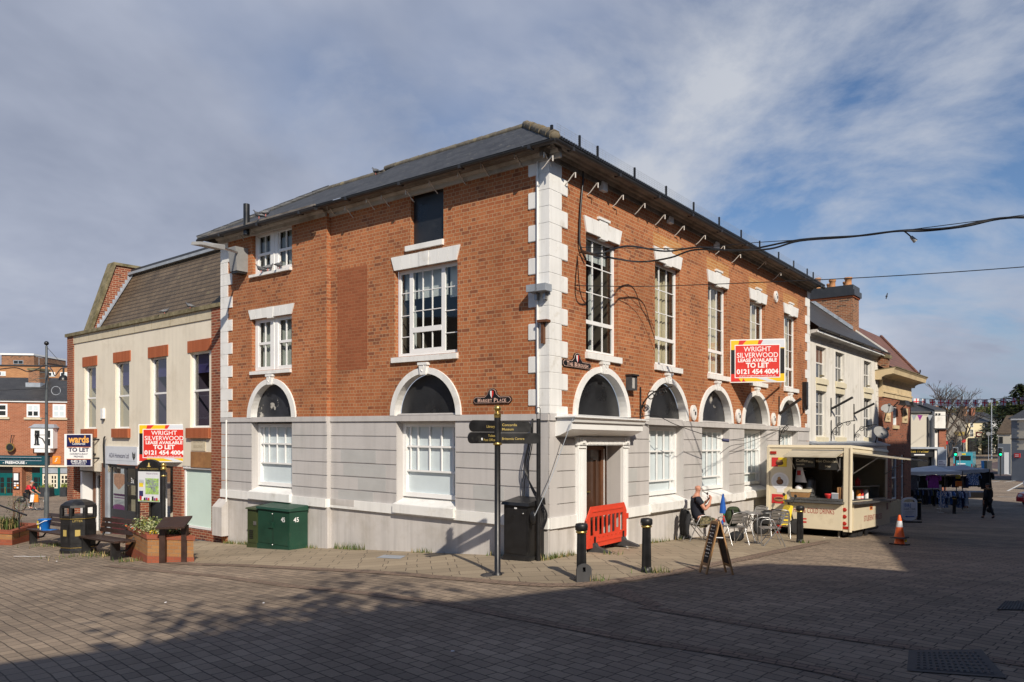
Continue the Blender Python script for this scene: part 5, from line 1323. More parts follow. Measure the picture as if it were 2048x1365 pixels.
def blade(ang, z0, z1, Lg, lines, left, tl=.13, mark=None):
 mb = MB(); mb.M = Matrix.Rotation(ang,4,'Z')
 r = (z1-z0)/2; zc = (z0+z1)/2
 pr = [(.05,z0),(Lg-r*.8,z0)]+[(Lg-r*.8+r*.8*math.sin(t),zc-r*math.cos(t)) for t in [math.pi*i/8 for i in range(1,8)]]+[(Lg-r*.8,z1),(.05,z1)]
 mb.plate(pr, -.012,.012, m_blk)
 n = len(lines)
 for i,t in enumerate(lines):
  zz_ = zc+(n/2-i-.78)*(r*1.5/max(n,1.6)); sz = r*.62
  if left:                                         # outer side read from in front: blade runs towards the left
   mb.M = Matrix.Rotation(ang+math.pi,4,'Z'); mb.text(t, -.07, zz_, sz, m_gold_l, -.014, align='r', bold=.012)
  else: mb.text(t, .08, zz_, sz, m_gold_l, -.014, align='l', bold=.012)
 if mark and left: mb.ball((-Lg*.55,-.014,zc-r*.25),r*.2,m_w_t,1,.2,1.3,8,6)
 return mb.build('direction_blade', e)
blade(R(12), Zp(866), Zp(843), .60, ['Concordia','Museum'], False)
blade(R(3), Zp(888), Zp(866.5), .74, ['Britannia Centre'], False)
blade(R(180+38), Zp(864.5), Zp(841.5), .60, ['Library'], True)
blade(R(180+44), Zp(887), Zp(865), .68, ['Toilets','Post Office'], True, mark=True)
# black cabinet and hooped post at the corner
def fcab(name, label, fr, x0,x1,n0,n1,ytop,m,lid,cat='cabinet',extra=None):
 u0,u1 = fr.u(x1,n1),fr.u(x0,n1); c = fr.w((u0+u1)/2,n1,0); zt = fr.uz((x0+x1)/2,ytop,n1)[1]; zg = g(c.x,c.y)-fr.sl*(u0+u1)/2
 base = empty(name, (c.x,c.y,g(c.x,c.y)), 0, label, cat)
 mb = MB(fr); mb.box(u0,u1,n0,n1,zg-.15,zt-lid,m); mb.box(u0-.02,u1+.02,n0,n1+.015,zg-.15,zg+.10,m); mb.build('body', base)
 mb = MB(fr); mb.hexa([(u0-.04,n0,zt-lid),(u1+.04,n0,zt-lid),(u1+.04,n1+.05,zt-lid),(u0-.04,n1+.05,zt-lid),(u0-.02,n0,zt+.01),(u1+.02,n0,zt+.01),(u1+.02,n1+.03,zt-lid*.55),(u0-.02,n1+.03,zt-lid*.55)],m); mb.build('lid', base)
 mb = MB(fr); mb.box(u0+.04,u1-.04,n1,n1+.012,zg+.14,zt-lid-.06,m)
 d = mb.build('door', base)
 return base, d, u0,u1,zg,zt
b_, d_, u0,u1,zg,zt = fcab('utility_cabinet','tall black utility cabinet with overhanging lid against the grey wall',FL,1008,1057,.06,.58,998,m_blk,.13)
mb = MB(FL); mb.ball((u0+.12,.60,zt-.28),.018,m_alu); mb.box((u0+u1)/2-.03,(u0+u1)/2+.03,.593,.60,zt-.20,zt-.17,m_paper)
mb.build('lock', d_)
c = FL.w(FL.u(1077,.42),.42,0); e = empty('hooped_post', (c.x,c.y,g(c.x,c.y)), 0, 'slim black pole with wire hoop on top at the building corner', 'pole')
zt_ = at(0,838,c.y).z-e.location.z; zh = at(0,815,c.y).z-e.location.z
mb = MB(); mb.tube([(0,0,-.1),(0,0,zt_*.5),(0,0,zt_)],.042,m_blk,12); mb.build('pole', e)
mb = MB(); mb.tube([(-.03,0,zt_-.05)]+[(-.035*math.cos(t),0,zh-.05+.05*math.sin(t)) for t in [i*math.pi/8 for i in range(9)]]+[(.03,0,zt_-.05)],.007,m_blk,5); mb.build('hoop', e)
def cable(name, pts, r, label, m=None, group=None, cat='cable'):
 P = [Vector(p) for p in pts]; out = []
 for i in range(len(P)-1):
  p0 = P[max(i-1,0)]; p1, p2 = P[i], P[i+1]; p3 = P[min(i+2,len(P)-1)]
  for k in range(6):
   t = k/6; out.append(.5*((2*p1)+(p2-p0)*t+(2*p0-5*p1+4*p2-p3)*t*t+(3*p1-p0-3*p2+p3)*t**3))
 out.append(P[-1]); mb = MB(); o0 = out[0]; mb.tube([p-o0 for p in out], r, m or m_blk, 5)
 o = mb.build(name); o.location = o0
 return tag(o, label, cat, group)
def fw(fr,x,y,n):
 u,z = fr.uz(x,y,n); return fr.w(u,n,z)
for i,(dx,dn) in enumerate(((0,.0),(3,.03),(6,.06),(8,.09))):
 cable('loose_cable', [fw(FL,1066-dx*.2,838,.06),fw(FL,1064-dx,890,.08+dn),fw(FL,1056-dx*.9,935,.10+dn),fw(FL,1060+dx*.3,970,.15+dn),fw(FL,1076+dx,1005,.3+dn),fw(FL,1088+dx*.8,1032,.3+dn),fw(FL,1082+dx*.6,1058,.38+dn)], .011,
  'bundle of loose black cables hanging down the corner and looping by the pole', None, 'loose cables at the corner')
for i,dx in enumerate((0,5)):
 cable('wall_cable', [fw(FL,1054-dx*.3,940,.05),fw(FL,1049-dx,965,.06),fw(FL,1049-dx*.6,990,.08),fw(FL,1050-dx,1000,.1)], .009, 'short thin black cable dropping behind the black cabinet', None, 'thin cables behind cabinet')
cable('stay_wire', [fw(FR,1146,836,.5),fw(FR,1121,905,.3),fw(FL,1095,975,.45),fw(FL,1069,1032,.62)], .008, 'pale taut wire running from the door hood to the black cabinet', M('pale_wire',(.35,.38,.42),.5,var=0))
mb = MB(FL); uu,zz_ = FL.uz(1066,1036,.60); mb.lathe([(.001,-.02),(.10,-.02),(.12,0),(.10,.03),(.001,.03)], m_blk, (0,0,0), 12)
mb.v = [Vector((uu+v.x*.6+.0, .6+v.z*.8, zz_+v.y*1.2)) for v in mb.v]; tag(mb.build('cable_reel'), 'round black cable coil box fixed beside the black cabinet', 'cable box')
# green cabinets
b_, d_, u0,u1,zg,zt = fcab('telecom_cabinet','large dark green telecom cabinet numbered 45 against the grey plinth',FL,516,579,.16,.72,1011,m_gcab,.12)
mb = MB(FL); mm = (u0+u1)/2; mb.text('45', u0+.25, zt-.40, .17, m_w_t, .738, flip=True, bold=.015); mb.box(mm-.006,mm+.006,.732,.736,zg+.14,zt-.2,m_blk)
mb.box(mm-.02,mm+.18,.735,.76,zg+.55,zg+.70,m_gcab);
for a_,b2 in ((.02,.12),(.02,.92)): mb.ball((mm+a_,.735,zg+b2),.015,m_w_t)
mb.build('door_fittings', d_)
mb = MB(FL);
vs,fs = text_polys('45',.015); mb.add([(u0-.003,.60-v.x*.17,zt-.40+v.y*.17) for v in vs],[list(f) for f in fs],m_w_t); mb.build('side_number', b_)
b_, d_, u0,u1,zg,zt = fcab('telecom_cabinet','narrow olive green telecom cabinet left of the larger dark green one',FL,495,515,.16,.66,1013,m_ocab,.08)
mb = MB(FL)
for k in range(5): mb.box(u1-.28,u1-.10,.675,.685,zg+.25+.05*k,zg+.275+.05*k,m_blk)
mb.box(u0+.03,u0+.15,.675,.69,zg+.62,zg+.72,m_alu); mb.build('vent', d_)
# bollards
def make_bollard():
 e = empty('bollard', (0,0,0), 0, '', 'bollard', 'black fluted bollards')
 mb = MB(); S = 24; V = []; zs = [-.08,.0,.05,.10,.80]
 rr = [.105,.105,.098,.085,.075]
 for z_, r_ in zip(zs, rr):
  for k in range(S*2):
   a = math.pi*k/S; q_ = r_*(1 if (k % 2 == 0 or z_ < .09) else .90); V.append((q_*math.cos(a),q_*math.sin(a),z_))
 n = S*2; mb.add(V,[[i*n+k,i*n+(k+1)%n,(i+1)*n+(k+1)%n,(i+1)*n+k] for i in range(len(zs)-1) for k in range(n)],m_blk); mb.build('shaft', e)
 mb = MB(); mb.lathe([(.075,.795),(.094,.805),(.096,.825),(.08,.84)], m_gold, seg=20); mb.build('gold_band', e)
 mb = MB(); mb.lathe([(.08,.835),(.105,.85),(.108,.90),(.106,.935),(.095,.955),(.05,.965),(.001,.968)], m_blk, seg=20); mb.build('cap', e)
 return e
b0 = make_bollard()
bol = [(1163,1163,'black fluted bollard with grey hinged base plate at the kerb corner'),(1293,1146,'black fluted bollard on the kerb in front of the orange barrier'),(1600,1087,'black fluted bollard standing before the catering trailer'),
  (1838.5,1041,'black bollard right behind the white coach travel board'),(1868,1014,'shaded black bollard farthest back, before the clothes racks'),(1908.5,1029,'shaded black bollard in front of the round clothes rail')]
for i,(x,y,l) in enumerate(bol):
 o = b0 if i == 0 else copy_tree(b0); o.location = gp(x,y-1); o['label'] = l; o.rotation_euler = (0,0,i*.4)
p = b0.location; mb = MB(); mb.plate([(-.13,-.02),(.13,-.02),(.13,.2)]+[(.13*math.cos(t),.2+.11*math.sin(t)) for t in [i*math.pi/10 for i in range(11)]]+[(-.13,.2)], -.15,-.115, m_rub, [[(-.025,.17),(.025,.17),(.025,.25),(-.025,.25)]]); mb.M = None; bp = mb.build('base_plate', b0); bp.rotation_euler = (0,0,R(12))
# orange barrier
a, b = gp(1187,1105), gp(1244,1095.5); d = (b-a); Lf = d.length; ang = math.atan2(d.y,d.x)
e = empty('safety_barrier', a, ang, 'bright orange plastic pedestrian barrier leaning across the doorway', 'barrier')
ks = 1.0; Ht = .98
mb = MB(); x0,x1 = -.30,Lf+.20
out = [(x0+.02,.10),(x1-.10,.10),(x1,.22),(x1,.80),(x1-.12,.98),(x0+.18,.98),(x0-.02,.70),(x0+.02,.64)]
hol = []
nb = 8; w_ = (x1-x0-.26)/nb
for k in range(nb):
 xa = x0+.13+k*w_; zlo = .36 if k not in (1,6) else .44
 hol.append([(xa+.015,zlo),(xa+w_-.03,zlo),(xa+w_-.03,.76),(xa+.015,.76)])
mb.plate(out, -.014,.014, m_orange_p, hol)
mb.box(x0+.22,x1-.2,-.03,-.014,.86,.89,m_orange_p); mb.box(x0+.3,x1-.3,-.03,-.014,.20,.23,m_orange_p)
mb.box(x1,x1+.07,-.03,.03,.60,.72,m_orange_p)
for k in range(nb+1): mb.box(x0+.115+k*w_-.02,x0+.115+k*w_+.04,-.028,-.014,.30,.33,m_orange_p)
mb.build('panel', e)
for x in (0,Lf):
 mb = MB(); mb.prism([(-.42,0),(.42,0),(.42,.035),(.10,.13),(.06,.20),(-.06,.20),(-.10,.13),(-.42,.035)],'x',x-.06,x+.06,m_rub); mb.box(x-.02,x+.02,-.05,-.03,.15,.34,m_blk); mb.build('foot', e)
# chalkboard
f1,f2,f3,f4 = gp(1399.6,1145),gp(1412.5,1149),gp(1452,1145),gp(1466,1150.5)
p = (f1+f2+f3+f4)/4; e = empty('chalkboard', p, 0, 'wooden A-frame chalkboard standing on the kerb before the aluminium chairs', 'chalkboard')
m_pine = M('weathered_pine', (.36,.20,.085), .6, var=.15, vs=6); m_slateb = M('chalkboard_face', (.016,.015,.015), .7, var=.2, vs=5); m_chalk = M('chalk', (.42,.40,.40), .9, var=0)
topz = .90
ta, tb = (f1+f3)/2+Vector((0,0,topz)), (f2+f4)/2+Vector((0,0,topz))
ta = ta.lerp(f1+Vector((0,0,topz)),-.0);
def leaf(fa,fb,off,name,txt):
 A,B,C,D = fa-p, fb-p, tb-p+off, ta-p+off                        # quad fa fb tb ta
 nrm = (B-A).cross(D-A).normalized()
 if nrm.dot((fa+fb)/2-p) < 0: nrm = -nrm
 nrm = nrm if nrm.dot((A+B)/2) > 0 else -nrm
 mb = MB()
 def bar(P,Q,w_):
  t = (Q-P).normalized(); s_ = t.cross(nrm).normalized()*w_
  mb.hexa([P-s_-nrm*.012,P+s_-nrm*.012,P+s_+nrm*.012,P-s_+nrm*.012,Q-s_-nrm*.012,Q+s_-nrm*.012,Q+s_+nrm*.012,Q-s_+nrm*.012],m_pine)
 bar(A,D,.022); bar(B,C,.022); L1,L2 = A.lerp(D,.18),B.lerp(C,.18); bar(L1,L2,.025); bar(D,C,.028)
 o = mb.build('wooden_frame', e)
 mb = MB(); P = [L1,L2,C,D]; mb.hexa([q_-nrm*.006 for q_ in P]+[q_+nrm*.006 for q_ in P], m_slateb)
 if txt:
  for k in range(10):
   f_ = .90-.08*k; a_,b2 = L1.lerp(D,f_),L2.lerp(C,f_); n_ = random.randint(4,7)
   for j in range(n_):
    s0 = .22+.56*j/n_; s1 = s0+.06; q0,q1 = a_.lerp(b2,s0)+nrm*.008,a_.lerp(b2,s1)+nrm*.008; mb.tube([q0,(q0+q1)/2+Vector((0,0,random.uniform(.0,.028))),q1],.0045,m_chalk,4)
 mb.build('board', o)
leaf(f1,f2,Vector((-.02,0,0)),'leaf',True); leaf(f3,f4,Vector((.02,0,0)),'leaf',False)
mb = MB(); q0,q1 = (f2.lerp(tb,.72)-p),(f4.lerp(tb,.72)-p); mb.tube([q0,q1],.010,m_white_pl,5); mb.build('stay', e)
# traffic cones, one stacked on another
m_cone = M('orange_cone', (.80,.12,.02), .45, var=.06); m_refl = M('reflective_sleeve', (.66,.68,.70), .35, var=.05); m_dirty = M('dirty_cone_rubber', (.10,.09,.08), .85, var=.2, vs=6)
p = gp(1799,1090); S_ = 1.0
def cone(z, label, rot, low):
 e = empty('traffic_cone', (p.x,p.y,p.z+z), rot, label, 'traffic cone', 'stacked traffic cones')
 e.scale = (.82,)*3
 mb = MB(); mb.box(-.22,.22,-.22,.22,.0,.045,m_dirty if not low else m_blk); mb.build('base', e)
 mb = MB(); mb.lathe([(.17,.045),(.155,.06),(.10,.36),(.070,.56),(.035,.74),(.028,.75),(.001,.75)], m_cone, seg=20); mb.build('body', e)
 mb = MB(); mb.lathe([(.1025,.36),(.0725,.56)], m_refl, seg=20); mb.build('sleeve', e)
 if low:
  mb = MB(); mb.box(.06,.13,-.165,-.135,.10,.19,m_yel); mb.build('sticker', e)
cone(0,'lower orange traffic cone with black base carrying a second cone',.5,True); cone(.18,'upper orange and white traffic cone stacked on another cone',.75,False)
# litter bin
p = gp(157,1104); e = empty('litter_bin', p, R(-18), 'black octagonal litter bin with domed hood and gold bands between two benches', 'litter bin')
k = 66/F*p.y/2
def oct_(r): return [(r*math.cos(t),r*math.sin(t)) for t in [math.pi/8+i*math.pi/4 for i in range(8)]]
def octl(mb, prof, m, seg=8):
 V = [];
 for r_,z_ in prof: V += [(x,y,z_) for x,y in oct_(r_)]
 mb.add(V,[[i*8+j,i*8+(j+1)%8,(i+1)*8+(j+1)%8,(i+1)*8+j] for i in range(len(prof)-1) for j in range(8)],m)
 mb.add(V[:8],[list(range(8))[::-1]],m); mb.add(V[-8:],[list(range(8))],m)
s_ = k/.40
mb = MB(); octl(mb,[(.42*s_,-.03),(.42*s_,.10),(.395*s_,.13),(.395*s_,.80*s_),(.41*s_,.82*s_)],m_blk)
for i in range(8):
 a = i*math.pi/4; mb.M = Matrix.Rotation(a,4,'Z'); rr = .366*s_
 mb.box(-.09*s_,.09*s_,-rr-.012,-rr,.25*s_,.70*s_,m_blk); mb.M = None
mb.build('body', e)
mb = MB(); octl(mb,[(.399*s_,.135*s_),(.399*s_,.15*s_)],m_gold); octl(mb,[(.415*s_,.825*s_),(.415*s_,.84*s_)],m_gold)
mb.M = Matrix.Rotation(R(45),4,'Z'); mb.text('LITTER',0,.755*s_,.07*s_,m_gold_l,-.385*s_); mb.box(-.055*s_,.055*s_,-.385*s_,-.38*s_,.42*s_,.57*s_,m_gold_l); mb.M = None; mb.box(-.05*s_,.05*s_,-.385*s_,-.38*s_,.42*s_,.57*s_,m_gold_l)
mb.build('gold_trim', e)
mb = MB(); mb.M = None
for i in range(8):
 a = math.pi/8+i*math.pi/4; x,y = .375*s_*math.cos(a),.375*s_*math.sin(a); mb.tube([(x,y,.84*s_),(x,y,1.10*s_)],.045*s_,m_blk,6)
octl(mb,[(.40*s_,.845*s_),(.40*s_,.90*s_)],m_blk); octl(mb,[(.41*s_,1.09*s_),(.40*s_,1.15*s_),(.30*s_,1.22*s_),(.16*s_,1.27*s_),(.001,1.275*s_)],m_blk); mb.build('hood', e)
# benches
def bench(fa, fb, label):
 """feet of the two end frames on the ground; seat slats run between and past them, back behind"""
 d = (fb-fa); L = Vector((d.x,d.y,0)).length; ang = math.atan2(d.y,d.x); e = empty('bench', fa, ang, label, 'bench', 'dark slatted benches')
 dz = fb.z-fa.z; mb = MB(); k = dz/L
 for i in range(4): y0 = -.24+.125*i; mb.hexa([(-.35,y0,.43-.35*k),(L+.35,y0,.43+(L+.35)*k),(L+.35,y0+.11,.43+(L+.35)*k),(-.35,y0+.11,.43-.35*k),(-.35,y0,.475-.35*k),(L+.35,y0,.475+(L+.35)*k),(L+.35,y0+.11,.475+(L+.35)*k),(-.35,y0+.11,.475-.35*k)],m_wood_d)
 mb.build('seat', e)
 mb = MB()
 for i in range(3):
  z0 = .56+.135*i; y0 = .30+.035*i; mb.hexa([(-.35,y0,z0-.35*k),(L+.35,y0,z0+(L+.35)*k),(L+.35,y0+.035,z0+(L+.35)*k),(-.35,y0+.035,z0-.35*k),(-.35,y0+.03,z0+.105-.35*k),(L+.35,y0+.03,z0+.105+(L+.35)*k),(L+.35,y0+.065,z0+.105+(L+.35)*k),(-.35,y0+.065,z0+.105-.35*k)],m_wood_d)
 mb.build('backrest', e)
 for i,x in enumerate((0,L)):
  z = x*k; mb = MB(); mb.box(x-.05,x+.05,-.22,-.02,z-.05,z+.43,m_blk); mb.tube([(x,.05,z+.41),(x,.28,z+.44),(x,.34,z+.55),(x,.42,z+.92)],.028,m_blk,6); mb.tube([(x,-.1,z+.2),(x,.15,z+.2),(x,.32,z+.44)],.028,m_blk,6); mb.build('support', e)
 return e
bench(gp(182,1106), gp(241,1119), 'dark slatted bench right of the litter bin before the planter')
eB = bench(gp(75,1087), gp(140,1100), 'dark slatted bench left of the litter bin with a blue bucket on it')
# blue bucket on the left bench
d = gp(140,1100)-gp(75,1087); P0 = eB.location+Vector((d.x,d.y,0)).normalized()*.86; P0.z = eB.location.z+.475+d.z/Vector((d.x,d.y,0)).length*.86
e = empty('bucket', P0, R(-40), 'blue plastic mop bucket with white handle standing on the left bench', 'bucket')
mb = MB(); mb.lathe([(.14,0),(.145,.01),(.185,.30),(.20,.305),(.20,.33),(.18,.33),(.14,.05),(.001,.04)], m_blue_pl, seg=20, sx=1.15, sy=.9); mb.build('body', e)
mb = MB(); mb.tube([(-.21,-.02,.30),(-.19,-.14,.22),(-.06,-.20,.17),(.08,-.19,.20),(.2,-.08,.29),(.22,-.0,.30)],.012,m_white_pl,6); mb.build('handle', e)
mb = MB(); mb.box(-.13,-.05,-.165,-.15,.05,.16,m_yel); mb.box(-.13,-.05,-.178,-.163,.18,.27,m_yel); mb.box(.05,.10,-.16,-.145,.02,.10,m_paper); mb.build('label', e)
cl = MB(); cl.lathe([(.18,0),(.21,.012),(.12,.03),(.001,.035)], m_blue_pl, seg=12, sx=1.3); cl.v = [v+Vector((0,0,.012*math.sin(v.x*37+v.y*21))) for v in cl.v]; o = cl.build('cloth'); o.location = P0+Vector((.33,-.25,.005)); tag(o,'crumpled blue cloth beside the bucket on the left bench','cloth')
# brick planters
def leaf_cloud(mb, pts, n, size, mats, up=.5):
 for _ in range(n):
  c, rx, ry, rz_ = random.choice(pts)
  while True:
   v = Vector((random.uniform(-1,1),random.uniform(-1,1),random.uniform(-1,1)))
   if v.length <= 1: break
  q_ = Vector((c[0]+v.x*rx,c[1]+v.y*ry,c[2]+v.z*rz_)); s_ = size*random.uniform(.6,1.4)
  a = Vector((random.gauss(0,1),random.gauss(0,1),random.gauss(0,up))).normalized(); b2 = a.cross(Vector((random.gauss(0,1),random.gauss(0,1),random.gauss(0,1)))).normalized()
  mb.add([q_-a*s_,q_+b2*s_*.45,q_+a*s_,q_-b2*s_*.45],[(0,1,2,3)],random.choice(mats))
def planter(label, c0, dir1, L1, dir2, L2, h, depth_in=.22):
 """corner c0, two sides along unit 2D directions"""
 e = empty('brick_planter', c0, 0, label, 'planter', 'low brick planters')
 d1,d2 = Vector(dir1).to_3d(),Vector(dir2).to_3d()
 def zz(q_): w_ = q_+c0; return g(w_.x,w_.y)-c0.z
 C = [Vector((0,0,0)),d1*L1,d1*L1+d2*L2,d2*L2]
 t_ = depth_in
 I = [(d1+d2)*t_, d1*(L1-t_)+d2*t_, d1*(L1-t_)+d2*(L2-t_), d1*t_+d2*(L2-t_)]
 mb = MB();
 for i in range(4):
  a,b2 = C[i],C[(i+1)%4]; ia,ib = I[i],I[(i+1)%4]; l_ = (b2-a).length
  lo = -.3
  for (z0,z1,m,o_) in ((lo,.17,m_red_br,.012),(.17,h-.10,m_planter,0),(h-.10,h,m_red_br,.03)):
   n_ = (a+b2)/2-(d1*L1+d2*L2)/2; n_ = n_.normalized()*o_
   A,B = a+n_,b2+n_
   if o_: s_ = (b2-a).normalized()*o_; A,B = A-s_,B+s_
   mb.add([A+Vector((0,0,z0)),B+Vector((0,0,z0)),B+Vector((0,0,z1)),A+Vector((0,0,z1))],[(0,1,2,3)],m,[(0,z0),(l_,z0),(l_,z1),(0,z1)])
   if z1 == h or o_ == .012: mb.add([A+Vector((0,0,z1)),B+Vector((0,0,z1)),ib+Vector((0,0,z1)),ia+Vector((0,0,z1))],[(0,1,2,3)],m,[(0,0),(l_,0),(l_,.2),(0,.2)])
  mb.add([ia+Vector((0,0,h-.2)),ib+Vector((0,0,h-.2)),ib+Vector((0,0,h)),ia+Vector((0,0,h))],[(0,1,2,3)],m_red_br)
 mb.build('brick_wall', e)
 mb = MB(); mb.poly([q_+Vector((0,0,h-.08)) for q_ in I], m_soil); mb.build('soil', e)
 return e, d1, d2
c0 = gp(295,1126.5); cR = gp(387,1124.5); d1 = (cR-c0).xy; L1 = d1.length; d1.normalize(); d2 = Vector((-.60,.80))
eP,_,_ = planter('yellow brick planter with red coping and variegated shrub behind dark lectern', c0, d1, L1, d2, 2.6, .66)
mb = MB(); d1v,d2v = d1.to_3d(),d2.to_3d()
cc = [(d1v*(L1*f)+d2v*q_+Vector((0,0,.70+h_)),.26,.26,.17) for f,q_,h_ in ((.15,.6,.02),(.3,.9,.08),(.35,.5,.06),(.15,1.2,.06),(.5,.5,.05),(.65,.6,.02),(.4,1.4,.12),(.2,1.7,.08),(.62,1.1,.05),(.3,2.1,.06))]
leaf_cloud(mb, [(tuple(c),a,b2,h_) for c,a,b2,h_ in cc], 1500, .035, [m_leaf_v,m_leaf_v,m_leaf_v,m_leaf_y,m_leaf]); o = mb.build('variegated_shrub'); tag(o,'low bushy variegated green and cream shrub in the right planter','shrub');
o.location = c0
mb = MB(); cc = [(d1v*(L1*f)+d2v*q_+Vector((0,0,.66)),.2,.2,.09) for f,q_ in ((.78,.5),(.85,.9),(.9,.4))]; leaf_cloud(mb,[(tuple(c),a,b2,h_) for c,a,b2,h_ in cc],320,.03,[m_leaf_d,m_leaf_d,m_leaf]); o = mb.build('dark_shrub'); o.location = c0; tag(o,'low dark green shrub at the right end of the right planter','shrub')
m_yflower = M('yellow_petal',(.85,.60,.02),.6,var=.1); m_wflower = M('white_petal',(.75,.72,.68),.6,var=.1); m_rflower = M('orange_petal',(.70,.16,.06),.6,var=.1)
mb = MB(); leaf_cloud(mb,[(tuple(d1v*.22+d2v*.25+Vector((0,0,.70))),.12,.08,.05)],60,.03,[m_yflower,m_yflower,m_leaf]); o = mb.build('yellow_flowers'); o.location = c0; tag(o,'small clump of yellow flowers at the front of the right planter','flowers')
mb = MB(); leaf_cloud(mb,[(tuple(d1v*-.0+d2v*q_+Vector((0,0,.66))),.12,.12,.06) for q_ in (1.2,1.5,1.8,2.1,2.4)],90,.035,[m_wflower,m_wflower,m_rflower,m_leaf,m_leaf]); o = mb.build('white_flowers'); o.location = c0; tag(o,'row of small white and orange flowers behind the right bench','flowers')
c0 = gp(24,1091); d1 = Vector((.9,.43)).normalized(); d2 = Vector((-.95,.32)).normalized()
cR = gp(72,1079)
d1 = (cR-c0).xy.normalized()
planter('yellow and red brick planter at the left edge holding grassy plants', c0, d1, 2.2, d2, 3.0, .45)
mb = MB(); d1v,d2v = d1.to_3d(),d2.to_3d()
for k in range(420):
 cpos = random.choice([(.8,.6),(1.15,.7),(.5,.9),(.9,1.0)]); b2 = d1v*cpos[0]+d2v*cpos[1]+Vector((random.gauss(0,.13),random.gauss(0,.13),.40))
 a = random.uniform(0,6.28); l_ = random.uniform(.3,.62); lean = random.uniform(.15,.6); t_ = Vector((math.cos(a),math.sin(a),0)); s_ = Vector((-t_.y,t_.x,0))*.010
 m1 = b2+t_*lean*.35*l_+Vector((0,0,l_*.55)); m2 = b2+t_*lean*l_+Vector((0,0,l_*(.85-.4*lean)))
 mm = random.choice([m_straw,m_grass,m_leaf_d,m_grass])
 mb.add([b2-s_,b2+s_,m1+s_,m1-s_,m2],[(0,1,2,3),(3,2,4)],mm)
o = mb.build('grassy_plant'); o.location = c0; tag(o,'spiky straw and green grassy plant in the left planter','plant')
mb = MB()
for k in range(9):
 b2 = d1v*random.uniform(.9,1.6)+d2v*random.uniform(.4,.9)+Vector((0,0,.4)); t_ = b2+Vector((random.uniform(-.05,.35),random.uniform(-.1,.2),random.uniform(.6,1.25))); mb.tube([b2,(b2+t_)/2+Vector((.05,0,0)),t_],[.012,.008,.004],m_wood,4)
 leaf_cloud(mb,[(tuple(b2.lerp(t_,.75)),.2,.2,.28)],36,.022,[m_leaf,m_leaf_d,m_grass])
o = mb.build('thin_bush'); o.location = c0; tag(o,'thin leggy bush with small sparse leaves in front of the cyclist','bush')
# hand rail
a,b = at(-30,1000,25.5),at(53,1031,24.5); e = empty('handrail', gx(20,25,0), 0, 'black metal handrail sloping down at the left edge behind the planter', 'handrail')
o_ = e.location; mb = MB(); mb.tube([a-o_,b-o_],.028,m_blk,8); mb.build('rail', e)
mb = MB(); q_ = a.lerp(b,.83); mb.tube([q_-o_,(q_.x-o_.x,q_.y-o_.y,-.6)],.022,m_blk,8); mb.build('post', e)
# lectern and map board
p = gp(348,1125.5); e = empty('lectern_board', p, R(-3), 'dark wooden two-legged lectern with blank sloping top before the planter', 'lectern')
k = p.y/F
for x0,x1,yy in ((-28,-16,0),(17,28,.0)):
 mb = MB(); mb.box(x0*k,x1*k,-.06,.06,-.05,.88,m_wood_d); mb.build('leg', e)
mb = MB(); mb.hexa([(-25*k,-.30,.80),(34*k,-.30,.83),(26*k,.28,1.02),(-33*k,.28,.98),(-25*k,-.30,.84),(34*k,-.30,.87),(26*k,.28,1.06),(-33*k,.28,1.02)],m_wood_d); mb.build('top', e)
pY = c_y = gp(295,1126.5).y+1.3
a = gx(275.5,pY+.25); b = gx(327,pY-.05); p = (a+b)/2; d = b-a; e = empty('map_board', p, math.atan2(d.y,d.x), 'black post mounted town map board with arched gilded header and gold ball', 'map board')
Lh = d.length/2; zq = lambda y: at(0,y,p.y).z-p.z
for s_,yt in ((-1,938),(1,940)):
 mb = MB(); mb.tube([(s_*Lh,0,-.1),(s_*Lh,0,zq(yt))],.055,m_blk,12); pst = mb.build('post', e)
 if s_ > 0:
  mb = MB(); zt = zq(940); mb.lathe([(.06,zt),(.075,zt+.01),(.075,zt+.06),(.05,zt+.08),(.03,zt+.10)],m_gold,(s_*Lh,0,0)); mb.ball((s_*Lh,0,zq(930)),.068,m_gold); mb.lathe([(.058,zq(953)),(.066,zq(952.5)),(.066,zq(951)),(.058,zq(950))],m_gold,(s_*Lh,0,0)); mb.build('gold_finial', pst)
z0,z1,z2 = zq(1006),zq(941),zq(919); w_ = Lh-.04
mb = MB(); mb.plate([(-w_,z0),(w_,z0),(w_,z1)]+[(w_*math.cos(t),z1+(z2-z1)*math.sin(t)) for t in [i*math.pi/14 for i in range(1,14)]]+[(-w_,z1)],-.05,.05,m_blk)
mb.text('HINCKLEY AND BOSWORTH', 0, z1+.015,.06,m_gold_l,-.056,wid=w_*1.6); mb.tube([(0,-.05,z1+.09),(0,-.055,z1+.19)],[.035,.012],m_gold_l,6); mb.box(-.06,.06,-.056,-.05,z1+.085,z1+.11,m_gold_l); mb.build('case', e)
m_map_g = M('map_green', (.30,.46,.12), .5, var=.5, vs=9, kind='Object'); m_map_w = M('map_white', (.62,.63,.66), .5, var=.03)
mb = MB(); mb.box(-w_+.03,w_-.03,-.056,-.05,z0+.03,z1-.03,m_map_w)
mx0,mx1,mz0,mz1 = -w_*.28,w_-.06,z0+.22,z1-.20; mb.box(mx0,mx1,-.059,-.056,mz0,mz1,m_map_g)
for k in range(42):
 a = random.uniform(0,3.14); x,z = random.uniform(mx0+.04,mx1-.04),random.uniform(mz0+.04,mz1-.04); l_ = random.uniform(.04,.16); dx,dz = math.cos(a)*l_,math.sin(a)*l_
 q0 = (min(mx1,max(mx0,x-dx)),-.061,min(mz1,max(mz0,z-dz))); q1 = (min(mx1,max(mx0,x+dx)),-.061,min(mz1,max(mz0,z+dz))); mb.tube([q0,q1],.006,m_lead,3)
